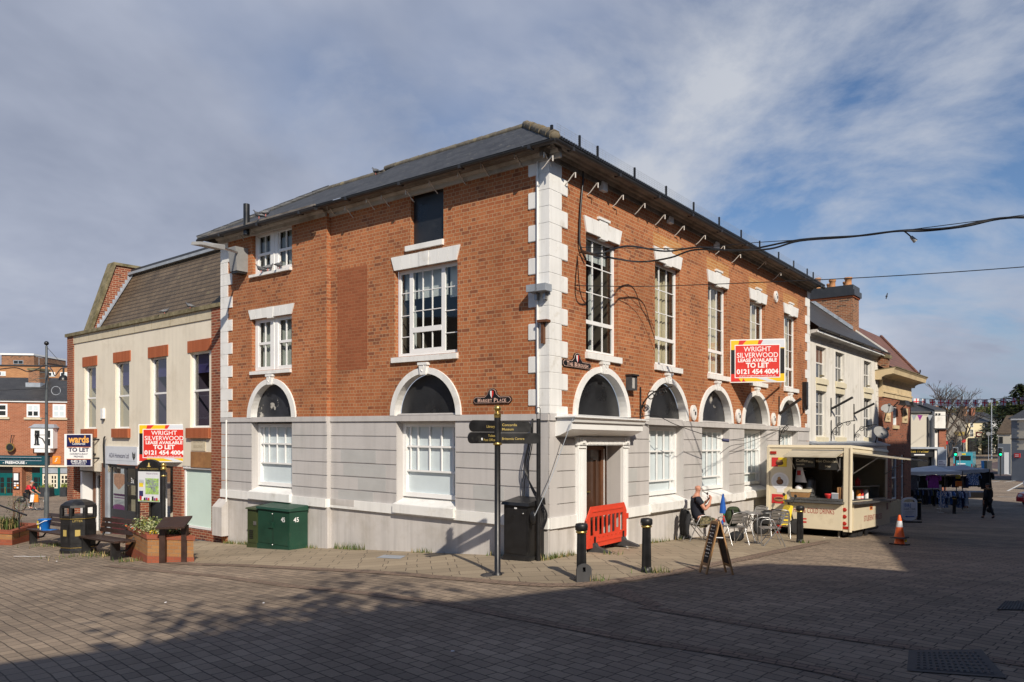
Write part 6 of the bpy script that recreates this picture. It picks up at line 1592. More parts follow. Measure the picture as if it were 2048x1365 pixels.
mb.text('Welcome to Hinckley', (mx0+mx1)/2, z1-.10,.055,m_ink,-.0575,wid=(mx1-mx0)*.9)
mb.box(-w_+.07,-w_+.20,-.06,-.056,mz1-.22,mz1-.12,m_yel); mb.box(-w_+.07,-w_+.2,-.06,-.056,mz1-.52,mz1-.32,m_navy_t)
for k in range(6): mb.box(-w_+.06,mx0-.05,-.06,-.056,mz1-.05-.02*k,mz1-.042-.02*k,m_lead)
mb.box(-w_+.04,w_-.04,-.059,-.056,z0+.04,z0+.09,m_map_g)
for k in range(9): x = -w_+.12+k*(2*w_-.24)/8; mb.box(x-.025,x+.025,-.062,-.056,z0+.06,z0+.12+.05*random.random(),(m_redsign,m_paper,m_blk,m_mag)[k%4])
mb.build('map_poster', e)
# street lamp on the far side of the square
p = gx(93,38); e = empty('street_lamp', p, 0, 'tall grey lamp column with ball top and hanging black dome lamp', 'street lamp')
m_col = M('grey_green_column', (.085,.095,.10), .45, var=.15, vs=2); zz = lambda y: at(0,y,p.y).z-p.z; xx = lambda x: (x-93)/F*p.y
mb = MB(); mb.lathe([(.11,-.2),(.11,1.2),(.075,1.3),(.07,zz(850)),(.06,zz(760)),(.055,zz(693)),(.03,zz(692)),(.02,zz(690))],m_col,seg=12); mb.ball((0,0,zz(687)),.11,m_blk);
for y in (745,757,837): mb.box(-.3 if y != 757 else -.45,.0,-.03,.03,zz(y)-.02,zz(y)+.02,m_col)
mb.build('column', e)
mb = MB(); mb.tube([(xx(89),0,zz(727)),(xx(100),0,zz(728)),(xx(133),0,zz(734))],.035,m_blk,6); mb.tube([(xx(95),0,zz(696)),(xx(126),0,zz(731))],.012,m_blk,5); mb.tube([(xx(127),0,zz(733)),(xx(127),0,zz(750))],.045,m_blk,8); mb.build('arm', e)
mb = MB(); mb.lathe([(.24,0),(.235,.05),(.19,.16),(.11,.24),(.05,.26)],m_blk,(xx(127),0,zz(761)),16); mb.lathe([(.001,.02),(.1,.02),(.12,.08)],m_white_pl,(xx(127),0,zz(762)),10); mb.build('lamp_shade', e)
mb = MB(); mb.tube([(0,0,zz(893)),(xx(85),0,zz(878)),(xx(76),0,zz(874)),(xx(73.5),0,zz(871))],.03,m_blk,6); mb.tube([(xx(68),0,zz(870.5)),(xx(98),0,zz(870.5))],.015,m_blk,5); mb.build('side_bracket', e)
mb = MB(); mb.lathe([(.13,zz(891)),(.14,zz(890)),(.09,zz(888)),(.07,zz(872)),(.09,zz(870)),(.05,zz(867))],m_blk,(xx(73.5),0,0),10); mb.build('side_lantern', e)
# ------------------------------------------------------------------ letting boards and name plates
m_red_b = M('red_board_paint', (.62,.035,.025), .4, var=.03); m_yel_b = M('yellow_board_paint', (.78,.50,.02), .4, var=.03); m_navy_b = M('navy_board_paint', (.015,.016,.075), .4, var=.03); m_blk_b = M('black_board_paint', (.012,.012,.014), .4, var=0); m_wht_b = M('white_board', (.80,.80,.79), .4, var=.02)
def ws_board(A, B, z0, z1, label, wallpts):
 """double sided estate board; A,B world points of the lower edge (left, right as read)"""
 d = B-A; L = Vector((d.x,d.y,0)).length; ang = math.atan2(d.y,d.x)
 e = empty('letting_board', (A.x,A.y,z0), ang, label, 'sign', None); H = z1-z0; k = d.z/L if L else 0
 mb = MB(); mb.box(0,L,0,.05,0,H,m_wht_b); y = -.004
 mb.box(.03,L-.03,y,0,.03,H-.03,m_yel_b)
 mb.box(.03,.14*L,y-.003,0,.17*H,.76*H,m_blk_b); mb.box(.87*L,L-.03,y-.003,0,.20*H,.78*H,m_blk_b)
 mb.plate([(.17*L,H-.03),(.30*L,H-.03),(.19*L,.82*H),(.14*L,.82*H)], y-.004,0, m_red_b); mb.plate([(.52*L,H-.03),(.60*L,H-.03),(.55*L,.86*H),(.50*L,.86*H)], y-.004,0, m_red_b)
 mb.plate([(.60*L,H-.03),(L-.03,H-.03),(L-.03,.80*H),(.58*L,.80*H),(.55*L,.86*H)], y-.0042,0, m_signgrey)
 mb.plate([(.03,.03),(.20*L,.03),(.10*L,.2*H),(.03,.2*H)], y-.004,0, m_red_b); mb.plate([(.22*L,.03),(.28*L,.03),(.24*L,.1*H)], y-.0045,0, m_red_b)
 mb.plate([(.48*L,.10*H),(.60*L,.13*H),(.85*L,.03),(.68*L,.03)], y-.004,0, m_signgrey)
 mb.box(.085*L,.905*L,y-.008,0,.105*H,.875*H,m_wht_b); mb.box(.10*L,.89*L,y-.011,0,.125*H,.855*H,m_red_b)
 c = .495*L; t = y-.0125
 for s_,zf,hf,wf,bd in (('WRIGHT',.716,.115,.49,.006),('SILVERWOOD',.575,.118,.74,.006),('LEASE AVAILABLE',.475,.080,.70,.03),('TO LET',.345,.110,.41,.04),('0121 454 4004',.200,.110,.75,.035),('www.wrightsilverwood.co.uk',.137,.058,.66,.0)):
  mb.text(s_, c, zf*H, hf*H/.72 if s_[0] != 'w' else hf*H, m_wht_b, t, wid=wf*L, bold=bd)
 mb.build('board', e)
 for i,(P,Q) in enumerate(wallpts):
  mb = MB(); iv = Matrix.Rotation(-ang,3,'Z'); mb.tube([iv@(P-e.location),iv@(Q-e.location)],.03,m_wht_b,6); mb.build('bracket', e)
 return e
# over the street
uA = FR.u(1462); A = FR.w(uA,.06,0);
Yb = A.y; a = at(1460,766,Yb); b = at(1571,764,Yb-.30); z1 = at(1460,680,Yb).z
ws_board(a, b, a.z, z1, 'red and yellow letting board projecting from the street side over the windows', [(b+Vector((-.1,.05,.2)),FR.w(FR.u(1560),0,a.z+.2)),(b+Vector((-.1,.05,1.1)),FR.w(FR.u(1560),0,a.z+1.1))])
b = at(382,926.5,23.95); a = at(277,924.4,24.25); z1 = at(330,848.8,24.1).z
ws_board(a, b, a.z, z1, 'red and yellow letting board on the cream building above the town map', [(a+Vector((.1,.06,.2)),FC.w(FC.u(290),0,a.z+.2)),(a+Vector((.1,.06,1.)),FC.w(FC.u(290),0,a.z+1.))])
a,b = at(131.4,932.8,28.0),at(183,931.5,27.8); z1 = at(155,868.4,27.9).z; d = b-a; L = d.xy.length; H = z1-a.z
e = empty('letting_board', a, math.atan2(d.y,d.x), 'white and navy letting board with gold lettering at the far end of the cream building', 'sign')
mb = MB(); mb.box(-.06,L,0,.05,0,H,m_wht_b); mb.box(.05,L-.03,-.006,0,.60*H,H-.03,m_navy_b); mb.box(.05,L-.03,-.006,0,.03,.215*H,m_navy_b); mb.box(.03,L-.01,-.005,0,.585*H,.60*H,m_orange); mb.box(.03,L-.01,-.005,0,.215*H,.23*H,m_orange)
c = L*.51
m_peach = M('peach_lettering',(.78,.40,.10),.4,var=0)
for s_,zf,hf,wf,bd,m in (('wards',.735,.30,.80,.035,m_peach),('Commercial',.665,.11,.50,.01,m_wht_b),('TO LET',.455,.17,.80,.03,m_navy_b),('CAFE/RESTAURANT',.355,.075,.70,.0,m_navy_b),('PREMISES',.275,.075,.37,.0,m_navy_b),('01455 251771',.115,.115,.60,.03,m_wht_b),('wardsonline.co.uk',.058,.07,.54,.015,m_wht_b)):
 mb.text(s_, c, zf*H, hf*H, m, -.0085, wid=wf*L, bold=bd)
mb.build('board', e); mb = MB(); mb.tube([(L-.1,.05,H*.82),(L+.55,.25,H*.84)],.03,m_iron,5); mb.tube([(L-.1,.05,H*.25),(L+.4,.2,H*.25)],.03,m_iron,5); mb.build('bracket', e)
# street name plates
def name_plate(fr, x0,x1,z0,z1,txt,flip,label):
 u0,u1 = sorted((fr.u(x0),fr.u(x1))); c = (u0+u1)/2; H = z1-z0; mb = MB(fr)
 def shp(s_,h_,top):
  k = .05; body = [(u0+k-s_,z0-s_),(u1-k+s_,z0-s_),(u1+s_,z0+k-s_*.5),(u1+s_,z1-k+s_*.5),(u1-k+s_,z1+s_)]
  hump = [(c+.22+s_,z1+s_)]+[(c+(.13+s_)*math.cos(t),z1+.05+(.125+s_)*math.sin(t)) for t in [i*math.pi/10 for i in range(11)]]+[(c-.22-s_,z1+s_)]
  return body+hump+[(u0+k-s_,z1+s_),(u0-s_,z1-k+s_*.5),(u0-s_,z0+k-s_*.5)]
 mb.plate(shp(0,0,0), .0,.03, m_blk_b); mb.plate(shp(-.012,0,0), .03,.033, m_pinkgold); mb.plate(shp(-.02,0,0), .03,.036, m_blk_b)
 zc_ = z1+.05; sg = -1 if flip else 1
 mb.plate([(c-.045,zc_+.07),(c,zc_+.07),(c,zc_-.09),(c-.03,zc_-.04),(c-.045,zc_+.0)], .036,.040, m_wht_b if not flip else m_red_b)
 mb.plate([(c,zc_+.07),(c+.045,zc_+.07),(c+.045,zc_+.0),(c+.03,zc_-.04),(c,zc_-.09)], .036,.040, m_red_b if not flip else m_wht_b)
 words = txt.split(); w_ = (u1-u0)*.76
 tot = sum((1.35+ .95*(len(q_)-1)) for q_ in words)+.6*(len(words)-1); uni = w_/tot; pos = -w_/2
 for q_ in words:
  for i,ch in enumerate(q_):
   ww = uni*(1.35 if i == 0 else .95); mb.text(ch, c+sg*(pos+ww/2), z0+H*.20, (H*.80 if i == 0 else H*.62), m_pinkgold, .039, wid=ww*(.80 if ch != 'I' else .4), flip=flip, bold=.02); pos += ww
  pos += uni*.6
 o = mb.build('street_name_plate'); return tag(o, label, 'street sign')
m_pinkgold = M('rose_gold_lettering', (.72,.47,.38), .5, var=0)
name_plate(FL, 948.5,1024.5, 3.10,3.25, 'MARKET PLACE', True, 'black shaped name plate reading Market Place right of the big arch')
name_plate(FR, 1123,1180, 3.86,4.01, 'THE BOROUGH', False, 'black shaped name plate reading The Borough above the entrance arch')
# ------------------------------------------------------------------ small things on the walls
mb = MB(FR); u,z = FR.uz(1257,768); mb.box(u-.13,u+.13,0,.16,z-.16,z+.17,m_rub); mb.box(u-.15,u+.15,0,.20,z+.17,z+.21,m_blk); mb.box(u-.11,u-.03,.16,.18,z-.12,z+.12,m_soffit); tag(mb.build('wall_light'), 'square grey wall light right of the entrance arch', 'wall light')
m_plq = M('white_plaque', (.74,.72,.69), .5, var=.06)
for i,(x,y,w_) in enumerate(((1385.3,826,'between the second and third street arches'),(1475,832.5,'between the third and fourth street arches'),(1545.5,838.5,'between the fourth and fifth street arches'),(1550.5,594,'high between the last two tall windows'))):
 u,z = FR.uz(x,y); mb = MB(FR); r_ = .21 if i < 3 else .19
 circ = lambda r2: [(u+r2*.85*math.cos(t),z+r2*math.sin(t)) for t in [k*math.pi/12 for k in range(24)]]
 mb.plate(circ(r_),0,.05,m_plq); mb.plate(circ(r_*.82),.05,.06,m_plq); mb.box(u+.01,u+.07,.06,.075,z-.06,z+.03,m_dkframe); mb.ball((u-.05,.06,z+.07),.03,m_lead)
 tag(mb.build('round_plaque'), 'round white plaque '+w_, 'plaque', 'round white plaques')
for i,(x,y) in enumerate(((1279,812),(1557,843))):
 u = FR.u(x); z = FR.uz(x,y)[1]; mb = MB(FR)
 if i == 0: scroll(mb, FR, u, .03,.85,z+.35,m_iron)
 else: mb.tube([(u,.02,z+.85),(u,.02,z-.3)],.025,m_iron,5); mb.tube([(u,.03,z+.25),(u,.75,z+.75)],.05,m_iron,6); scroll(mb, FR, u, .03,.35,z-.2,m_iron,.014)
 tag(mb.build('sign_bracket'), 'black scrolled iron sign bracket on the second street arch' if i == 0 else 'black sloping iron arm bracket beside the fifth street arch', 'bracket')
mb = MB(FR); u,z = FR.uz(1606,792); mb.box(u-.10,u+.10,0,.16,z-.5,z+.5,m_blk); o = mb.build('cable_junction'); tag(o,'tall black cable box on the far right white quoins','cable box')
cable('drooping_cable', [fw(FR,1606,808,.1),fw(FR,1609,820,.2),fw(FR,1614,818,.2),fw(FR,1613,805,.1)], .02, 'thick black cable loop below the black box on the far quoins')
# flood lamp and lamp arm at the left end
u,z = FL.uz(470,517,LWN+.3); mb = MB(FL); mb.hexa([(u-.16,LWN,z-.36),(u+.17,LWN,z-.36),(u+.17,LWN+.34,z-.36),(u-.16,LWN+.34,z-.36),(u-.18,LWN,z+.30),(u+.20,LWN,z+.30),(u+.20,LWN+.40,z+.30),(u-.18,LWN+.40,z+.30)],m_dish); mb.box(u-.14,u+.15,LWN+.02,LWN+.32,z-.42,z-.36,m_blk)
tag(mb.build('junction_box'), 'grey metal box on the wall below the eaves at the left end', 'metal box')
u,z = FL.uz(462,500,LWN+.4); u2,z2 = FL.uz(432,494,LWN+1.4); u3,z3 = FL.uz(393,488,LWN+1.9)
e = empty('wall_lamp', FL.w(u,LWN+.1,z), 0, 'flat grey street lamp head on an arm below the left eaves', 'street lamp');
mb = MB(FL); mb.tube([(u,LWN+.1,z-.05),(u2-.05,LWN+1.3,z2)],.035,m_alu,6); mb.build('arm', e)
mb = MB(FL); mb.hexa([(u2-.1,LWN+1.2,z2-.05),(u2+.12,LWN+1.35,z2-.05),(u3+.1,LWN+2.0,z3-.03),(u3-.15,LWN+1.85,z3-.03),(u2-.1,LWN+1.2,z2+.08),(u2+.12,LWN+1.35,z2+.08),(u3+.08,LWN+1.98,z3+.05),(u3-.12,LWN+1.86,z3+.05)],m_dish); mb.build('lamp_head', e)
# quoin flood lights, old bracket, conduit
for i,x in enumerate((1069,1086)):
 u,z = FL.uz(x,578 if i == 0 else 576,.15); mb = MB(FL); mb.box(u-.13,u+.13,.03,.26,z-.07,z+.07,m_lead); mb.box(u-.03,u+.03,.03,.12,z-.22,z-.07,m_alu)
 tag(mb.build('flood_lamp'), 'small grey flood lamp on the corner quoins, %s' % ('left of the white conduit' if i == 0 else 'right of the white conduit'), 'floodlight')
u = FL.u(1075,.05); cable('white_conduit', [FL.w(u,.05,7.95),FL.w(u,.05,6),FL.w(u,.05,4.5),FL.w(u-.01,.05,2.9)], .022, 'white painted conduit running down the corner quoins', m_white, None, 'conduit')
u,z = FL.uz(1084,655,.1); mb = MB(FL); mb.box(u-.14,u+.10,.0,.14,z+.10,z+.15,m_wood); mb.box(u-.03,u+.03,.02,.10,z-.32,z+.10,m_wood); tag(mb.build('old_bracket'),'rusty T-shaped iron bracket on the corner quoins','bracket')
# festoon light hooks under both eaves
m_hook = M('white_hook', (.62,.58,.53), .5, var=.1)
def hook(fr,x,y,n,label,grp):
 u,z = fr.uz(x,y,n); mb = MB(fr); o = .09*(1 if fr is FL else -1)
 mb.tube([(u,.02,z-.0),(u,.10,z+.05),(u,n*.62,z+.20),(u,n*.7,z+.20)],.013,m_hook,5); mb.tube([(u,n*.68,z+.21),(u,n*.68,z+.10)],.014,m_hook,5)
 return tag(mb.build('festoon_hook'), label, 'hook', grp)
for x,y in ((469,482),(493,471),(525,459),(591,440),(646,425),(681,428),(724,412),(754,406),(803,396),(850,378),(907,360),(954,343),(1021,324),(1080,322)):
 hook(FL,x,y,.42,'small white festoon light hook under the market place eaves','hooks under the market place eaves')
for x,y in ((1117,325),(1162,358),(1207,378),(1257,402),(1300,418),(1340,440),(1378,462),(1420,480),(1458,500),(1490,517),(1540,530),(1570,552)):
 hook(FR,x,y+5,.42,'small white festoon light hook under the street side eaves','hooks under the street side eaves')
# bird netting on the street gutter
def np_(x): return FR.u(x,.45)
posts = [1160,1196,1270,1333,1388,1439,1483,1520,1558,1588,1615,1627]
for x in posts:
 u = np_(x); mb = MB(FR); mb.box(u-.018,u+.018,.42,.46,8.12,8.47,m_blk); tag(mb.build('net_post'), 'dark upright bird netting post on the street side gutter', 'post', 'bird netting posts')
mb = MB(FR)
for k in range(7): mb.tube([(-.35,.43,8.19+k*.044),(RE+.2,.43,8.19+k*.044)],.0035,m_lead,3,False)
u = -.35
while u < RE+.2: mb.tube([(u,.43,8.19),(u,.43,8.455)],.0018,m_lead,3,False); u += .13
tag(mb.build('bird_net'), 'thin wire bird net strung above the street side gutter', 'netting')
mb = MB(FR); u = -.4
while u < RE+.2: mb.box(u,u+.05,.40,.52,8.14,8.20,m_blk); u += .085
tag(mb.build('gutter_guard'), 'row of black bird spikes along the street side gutter', 'bird spikes')
u,z = FL.uz(1102,262,.45); mb = MB(FL); mb.tube([(u,.42,z-.15),(u,.42,z+.02)],.012,m_white,5); mb.box(u-.02,u+.03,.40,.44,z,z+.12,m_blk); tag(mb.build('cable_spike'), 'short upright cable spike on the ridge end at the roof corner', 'spike')
# electrical boxes in the street windows' heads
for i,(x,y) in enumerate(((1203,375),(1337,440),(1430,493))):
 u,z = FR.uz(x,y); mb = MB(FR); mb.box(u-.10,u+.10,0,.10,z-.10,z+.10,m_white_pl); tag(mb.build('alarm_box'), 'small white box under the eaves above the %s tall street window' % ('first','second','third')[i], 'alarm box')
# pigeons
def pigeon(loc, rz, label, grp=None, tail_down=False):
 e = empty('pigeon', loc, rz, label, 'pigeon', grp); mb = MB()
 prof = [(-.17,.07,.012,.010),(-.12,.085,.028,.022),(-.05,.10,.058,.055),(.02,.11,.066,.065),(.07,.125,.052,.058),(.095,.155,.032,.036),(.105,.185,.026,.028),(.115,.205,.024,.024),(.13,.21,.012,.012)]
 S = 10; V = []
 for x,z,a,b2 in prof:
  for k in range(S): t = 2*math.pi*k/S; V.append((x,a*math.cos(t),z+b2*math.sin(t)))
 mb.add(V,[[i*S+k,i*S+(k+1)%S,(i+1)*S+(k+1)%S,(i+1)*S+k] for i in range(len(prof)-1) for k in range(S)],m_pig,smooth=True); mb.add(V[:S],[list(range(S))],m_pig); mb.add(V[-S:],[list(range(S))],m_pig_d)
 mb.prism([(.13,.205),(.155,.20),(.13,.215)],'y',-.006,.006,m_pig_d); mb.box(-.24,-.13,-.03,.03,.06,.075,m_pig_d)
 mb.box(-.02,.0,-.03,-.02,-.005,.06,m_pink); mb.box(-.02,.0,.02,.03,-.005,.06,m_pink)
 mb.build('body', e)
 for s_ in (1,-1):
  mb = MB(); mb.plate([(-.16,.085),(-.05,.075),(.05,.10),(.06,.135),(.0,.15),(-.09,.12)], s_*.062, s_*.070, m_pig_w); mb.build('wing', e)
 return e
m_pig = M('pigeon_grey', (.10,.105,.12), .7, var=.3, vs=20); m_pig_d = M('pigeon_dark', (.03,.032,.04), .6, var=.2, vs=20); m_pig_w = M('pigeon_wing', (.16,.165,.175), .7, var=.4, vs=22); m_pink = M('pigeon_leg', (.40,.12,.10), .6, var=0)
for x,z,rz,l in ((522,6.86,3.4,'leftmost of the three pigeons on the top left sill'),(537,6.86,.4,'middle of the three pigeons on the top left sill'),(558,6.86,1.4,'right pigeon, hunched up, on the top left sill')):
 u = FL.u(x,LWN+.02); pigeon(FL.w(u,LWN+.03,z), rz, l, 'pigeons on the sill')
def onroof(x,y):                                                   # point of the roof slope seen at a pixel
 best = None
 for k in range(200):
  n = .45-k*.0139; u,z = FL.uz(x,y,n); zr = 8.15+(RZ-8.15)*(.48-n)/(.48+RR)
  if best is None or abs(z-zr) < best[0]: best = (abs(z-zr),u,n,zr)
 return FL.w(best[1],best[2],best[3])
pigeon(onroof(752,350), 2.6, 'fluffed pigeon standing near the ridge of the slate roof')
pigeon(onroof(517,444)+Vector((0,0,.06)), 3.6, 'brown pigeon above the top left window gutter', 'pigeons at the left eaves'); pigeon(onroof(532,440)+Vector((0,0,.06)), .4, 'grey pigeon above the top left window gutter', 'pigeons at the left eaves')
for x,y,rz,l in ((330,620,.4,'dark pigeon on the mossy parapet, left of the pale one'),(380,612,3.3,'pale brown pigeon in the middle of the mossy parapet'),(427,594,.5,'grey pigeon on the brown tiles near the corner building')):
 u = FC.u(x); pigeon(FC.w(u,.0,6.38 if x < 420 else 6.62) if x < 420 else FC.w(FC.u(427,-.75),-.70,6.45), rz, l, 'pigeons on the cream building')
e = empty('flying_bird', at(1773,593,95), .4, 'small dark bird flying in the sky right of the chimney', 'bird'); mb = MB(); mb.ball((0,0,0),.09,m_pig_d,2.4,.8,.8,8,6); mb.poly([(-.1,0,0),(.15,0,0),(.12,-.1,.42),(-.02,-.1,.38)],m_pig_d); mb.poly([(-.1,0,0),(.15,0,0),(.1,.1,-.34),(-.04,.1,-.3)],m_pig_d); mb.build('body', e)
# flue pipe on the roof at the left
P = onroof(493,452); mb = MB(); mb.tube([(0,0,-.3),(0,0,.55)],.085,m_blk,10); o = mb.build('flue_pipe'); o.location = P; tag(o,'short black flue pipe on the slate roof near its left end','flue')
# ------------------------------------------------------------------ overhead cables
def wpt(x,y,Y): return at(x,y,Y)
S0 = fw(FR,1160,500,.12)
cable('overhead_cable', [S0,fw(FR,1196,508,.9),fw(FR,1250,500,.9)+Vector((.0,-.3,0)),at(1330,503,17),at(1400,495,16.6),at(1480,502,16.2),at(1600,480,15.6),at(1720,472,15),at(1800,462,14.6),at(1900,456,14.2),at(2000,437,13.9),at(2090,437,13.6)], .020, 'upper thick black cable with a hanging lamp holder crossing the sky', None, 'overhead cables')
cable('overhead_cable', [S0+Vector((0,0,-.05)),fw(FR,1215,515,.9),at(1280,524,17.2),at(1340,516,17),at(1390,500,16.7),at(1470,501,16.2),at(1540,498,15.9),at(1600,482,15.6),at(1700,474,15.1),at(1790,463,14.6),at(1850,462,14.4),at(1930,453,14.1),at(2000,438,13.9),at(2090,432,13.6)], .020, 'lower thick black cable sagging beside its twin across the sky', None, 'overhead cables')
cable('overhead_cable', [S0+Vector((0,0,.05)),at(1370,497,16.8),at(1520,485,16),at(1700,474,15.1),at(1850,456,14.4),at(2090,425,13.6)], .008, 'thin straight stay wire carrying the two thick cables', None, 'overhead cables')
cable('lamp_flex', [at(1806,461,14.6),at(1815,468,14.6),at(1822,474,14.6)], .014, 'short flex with pale lamp holder hanging from the overhead cable');
mb = MB(); mb.tube([(-.04,0,.04),(.05,0,-.05)],[.03,.045],m_dish,8); o = mb.build('lamp_holder'); o.location = at(1826,478,14.6); tag(o,'pale lamp holder dangling below the overhead cables','lamp holder')
cable('span_wire', [fw(FR,1156,570,.06),fw(FR,1166,572,.12),at(1300,573,17.4),at(1500,566,16.3),at(1700,557,15.4),at(1900,545,14.6),at(2090,531,14)], .009, 'lower thin single wire crossing from the corner windows to the sky', None)
cable('wall_cable', [fw(FR,1165,340,.06),fw(FR,1166,360,.06),fw(FR,1161,420,.06),fw(FR,1159,480,.06),fw(FR,1163,500,.08),fw(FR,1172,520,.08)], .022, 'black cable running down brick from the eaves beside the first tall window')
cable('festoon_cable', [fw(FR,1149,837,.3),fw(FR,1266,836,.2),fw(FR,1308,831,.3),fw(FR,1352,850,.5),fw(FR,1400,867,.6),fw(FR,1447,880,.7)], .010, 'thin cable from the door hood to a dark connector before the third arch')
mb = MB(); mb.tube([(-.09,0,.01),(.09,0,-.01)],.045,m_navy_b,8); o = mb.build('cable_connector'); o.location = fw(FR,1451,881,.7); tag(o,'dark blue cable connector hanging before the third street window','connector')
cable('festoon_cable', [fw(FR,1455,881,.7),fw(FR,1490,876,.4),fw(FR,1530,862,.3),fw(FR,1556,858,.1)], .008, 'thin cable from the dark connector up to the last street arch')
cable('festoon_cable', [fw(FR,1440,908,.5),fw(FR,1462,892,.4),fw(FR,1490,887,.3),fw(FR,1530,873,.3),fw(FR,1557,862,.1)], .008, 'thin cable rising past the fourth street window')
cable('square_cable', [at(-20,742,36),at(30,736,36),at(60,744,36),at(92,731,37.5),at(104,741,36),at(110,752,36),at(122,738,33),at(137,735,30)], .025, 'black sagging cable between the lamp column and the cream building')
cable('square_wire', [at(-20,782,36),at(92,777,36),at(137,774,30)], .012, 'thin pale wire crossing before the pub roof')
m_pw = bpy.data.materials['pale_wire']
cable('cable_coil', [at(112+12*math.sin(t)*.75,782+8.5*math.cos(t),34) for t in [i*.7 for i in range(10)]], .015, 'round coil of pale cable hanging before the pub roof', m_pw)
cable('corner_cable', [at(137,792,29.6),at(139,830,29.6),at(137,865,29.6)], .02, 'black cable dropping down the far brick pier of the cream building')
# ------------------------------------------------------------------ people
def skin_mesh(name, nodes, edges, mat, parent=None, root=None, sub=2, mats=None, pick=None):
 """one continuous surface grown round a jointed skeleton: nodes {key: ((x,y,z), rx, ry)}"""
 keys = list(nodes); idx = {k:i for i,k in enumerate(keys)}
 me = bpy.data.meshes.new('skeleton'); me.from_pydata([nodes[k][0] for k in keys], [(idx[a],idx[b]) for a,b in edges], [])
 o = bpy.data.objects.new('skeleton', me); COL.objects.link(o)
 md = o.modifiers.new('Skin','SKIN'); md.use_smooth_shade = True; md.branch_smoothing = .3
 for i,k in enumerate(keys):
  sv_ = me.skin_vertices[0].data[i]; r = nodes[k]; sv_.radius = (r[1], r[2] if len(r) > 2 else r[1]); sv_.use_root = (k == (root or keys[0]))
 s2 = o.modifiers.new('Sub','SUBSURF'); s2.levels = sub; s2.render_levels = sub
 dg = bpy.context.evaluated_depsgraph_get(); dg.update()
 m2 = bpy.data.meshes.new_from_object(o.evaluated_get(dg)); m2.name = name
 bpy.data.objects.remove(o); bpy.data.meshes.remove(me)
 m2.materials.clear()
 for m in (mats or [mat]): m2.materials.append(m)
 for p in m2.polygons:
  p.use_smooth = True; p.material_index = pick(p.center) if pick else 0
 ob = bpy.data.objects.new(name, m2); COL.objects.link(ob)
 if parent is not None: ob.parent = parent
 return ob
m_tyre = M('tyre_rubber', (.018,.018,.019), .85, var=.2)
m_skin = M('skin', (.52,.245,.165), .55, var=.08, vs=9); m_skin2 = M('tanned_skin', (.40,.20,.13), .55, var=.1, vs=9)
m_navytee = M('navy_tee', (.012,.014,.024), .85, var=.2, vs=8); m_camo = M('camouflage_cloth', (.16,.135,.075), .85, var=.55, vs=14, dirt=(.045,.05,.025), dsc=16, dth=(.5,.56)); m_boot = M('dark_boot', (.03,.018,.014), .5, var=.2); m_jack = M('black_jacket', (.018,.019,.022), .85, var=.3, vs=6, bmp=.3, bs=14); m_fur = M('tan_fur_trim', (.20,.13,.07), .95, var=.4, vs=20); m_dkcloth = M('dark_trousers', (.014,.014,.018), .85, var=.25, vs=6); m_greyt = M('grey_jumper', (.10,.10,.11), .9, var=.15, vs=8); m_redj = M('red_jacket', (.55,.02,.03), .7, var=.1)
def hand(N_, E_, key, wrist, fdir, palm, curl, side, s=1.0):
 """palm, four unequal curled fingers and a thumb that leaves the side of the palm"""
 f = Vector(fdir).normalized(); pn = Vector(palm).normalized(); sd = f.cross(pn).normalized()*side
 w_ = Vector(wrist); k = w_+f*.055*s
 N_[key+'p'] = (tuple(k), .030*s, .016*s); E_.append((key,key+'p'))
 for i,(off,ln) in enumerate(((-.030,.070),(-.010,.082),(.011,.076),(.030,.058))):
  a = k+sd*off*s+f*.030*s; b2 = a+(f*math.cos(curl*.6)+pn*math.sin(curl*.6))*ln*.5*s; c = b2+(f*math.cos(curl*1.7)+pn*math.sin(curl*1.7))*ln*.5*s
  N_[key+'f%da' % i] = (tuple(a),.0095*s); N_[key+'f%db' % i] = (tuple(b2),.009*s); N_[key+'f%dc' % i] = (tuple(c),.0075*s)
  E_ += [(key+'p',key+'f%da' % i),(key+'f%da' % i,key+'f%db' % i),(key+'f%db' % i,key+'f%dc' % i)]
 a = w_+f*.03*s-sd*.030*s; b2 = a-sd*.030*s+f*.025*s+pn*.012*s; c = b2+f*.03*s+pn*.018*s
 N_[key+'ta'] = (tuple(a),.012*s); N_[key+'tb'] = (tuple(b2),.0105*s); N_[key+'tc'] = (tuple(c),.009*s)
 E_ += [(key,key+'ta'),(key+'ta',key+'tb'),(key+'tb',key+'tc')]
def face(parent, c, fwd, up, s=1.0, skin=None, beard=None, eyes=True):
 """nose, ears, mouth and eyes set on the head at c, looking along fwd"""
 c = Vector(c); f = Vector(fwd).normalized(); u = Vector(up).normalized(); sd = f.cross(u).normalized(); u = sd.cross(f)
 Mx = Matrix((sd.to_4d(),f.to_4d(),u.to_4d(),(0,0,0,1))).transposed(); Mx[3] = (0,0,0,1)
 for i in range(3): Mx[i][3] = c[i]
 mb = MB(); mb.M = Mx
 mb.add([(-.016*s,.085*s,-.022*s),(.016*s,.085*s,-.022*s),(0,.118*s,-.026*s),(0,.088*s,.03*s)],[(0,1,2),(0,2,3),(1,3,2),(0,3,1)],skin,smooth=True)
 for q_ in (-1,1): mb.ball((q_*.078*s,-.005*s,-.005*s),.028*s,skin,.35,.8,1.15,8,6)
 mb.build('nose_and_ears', parent)
 mb = MB(); mb.M = Mx
 for q_ in (-1,1): mb.ball((q_*.032*s,.082*s,.012*s),.011*s,m_blk_b,1,.6,.7,8,5)
 mb.box(-.024*s,.024*s,.083*s,.092*s,-.056*s,-.050*s,m_maroon); mb.build('eyes_and_mouth', parent)
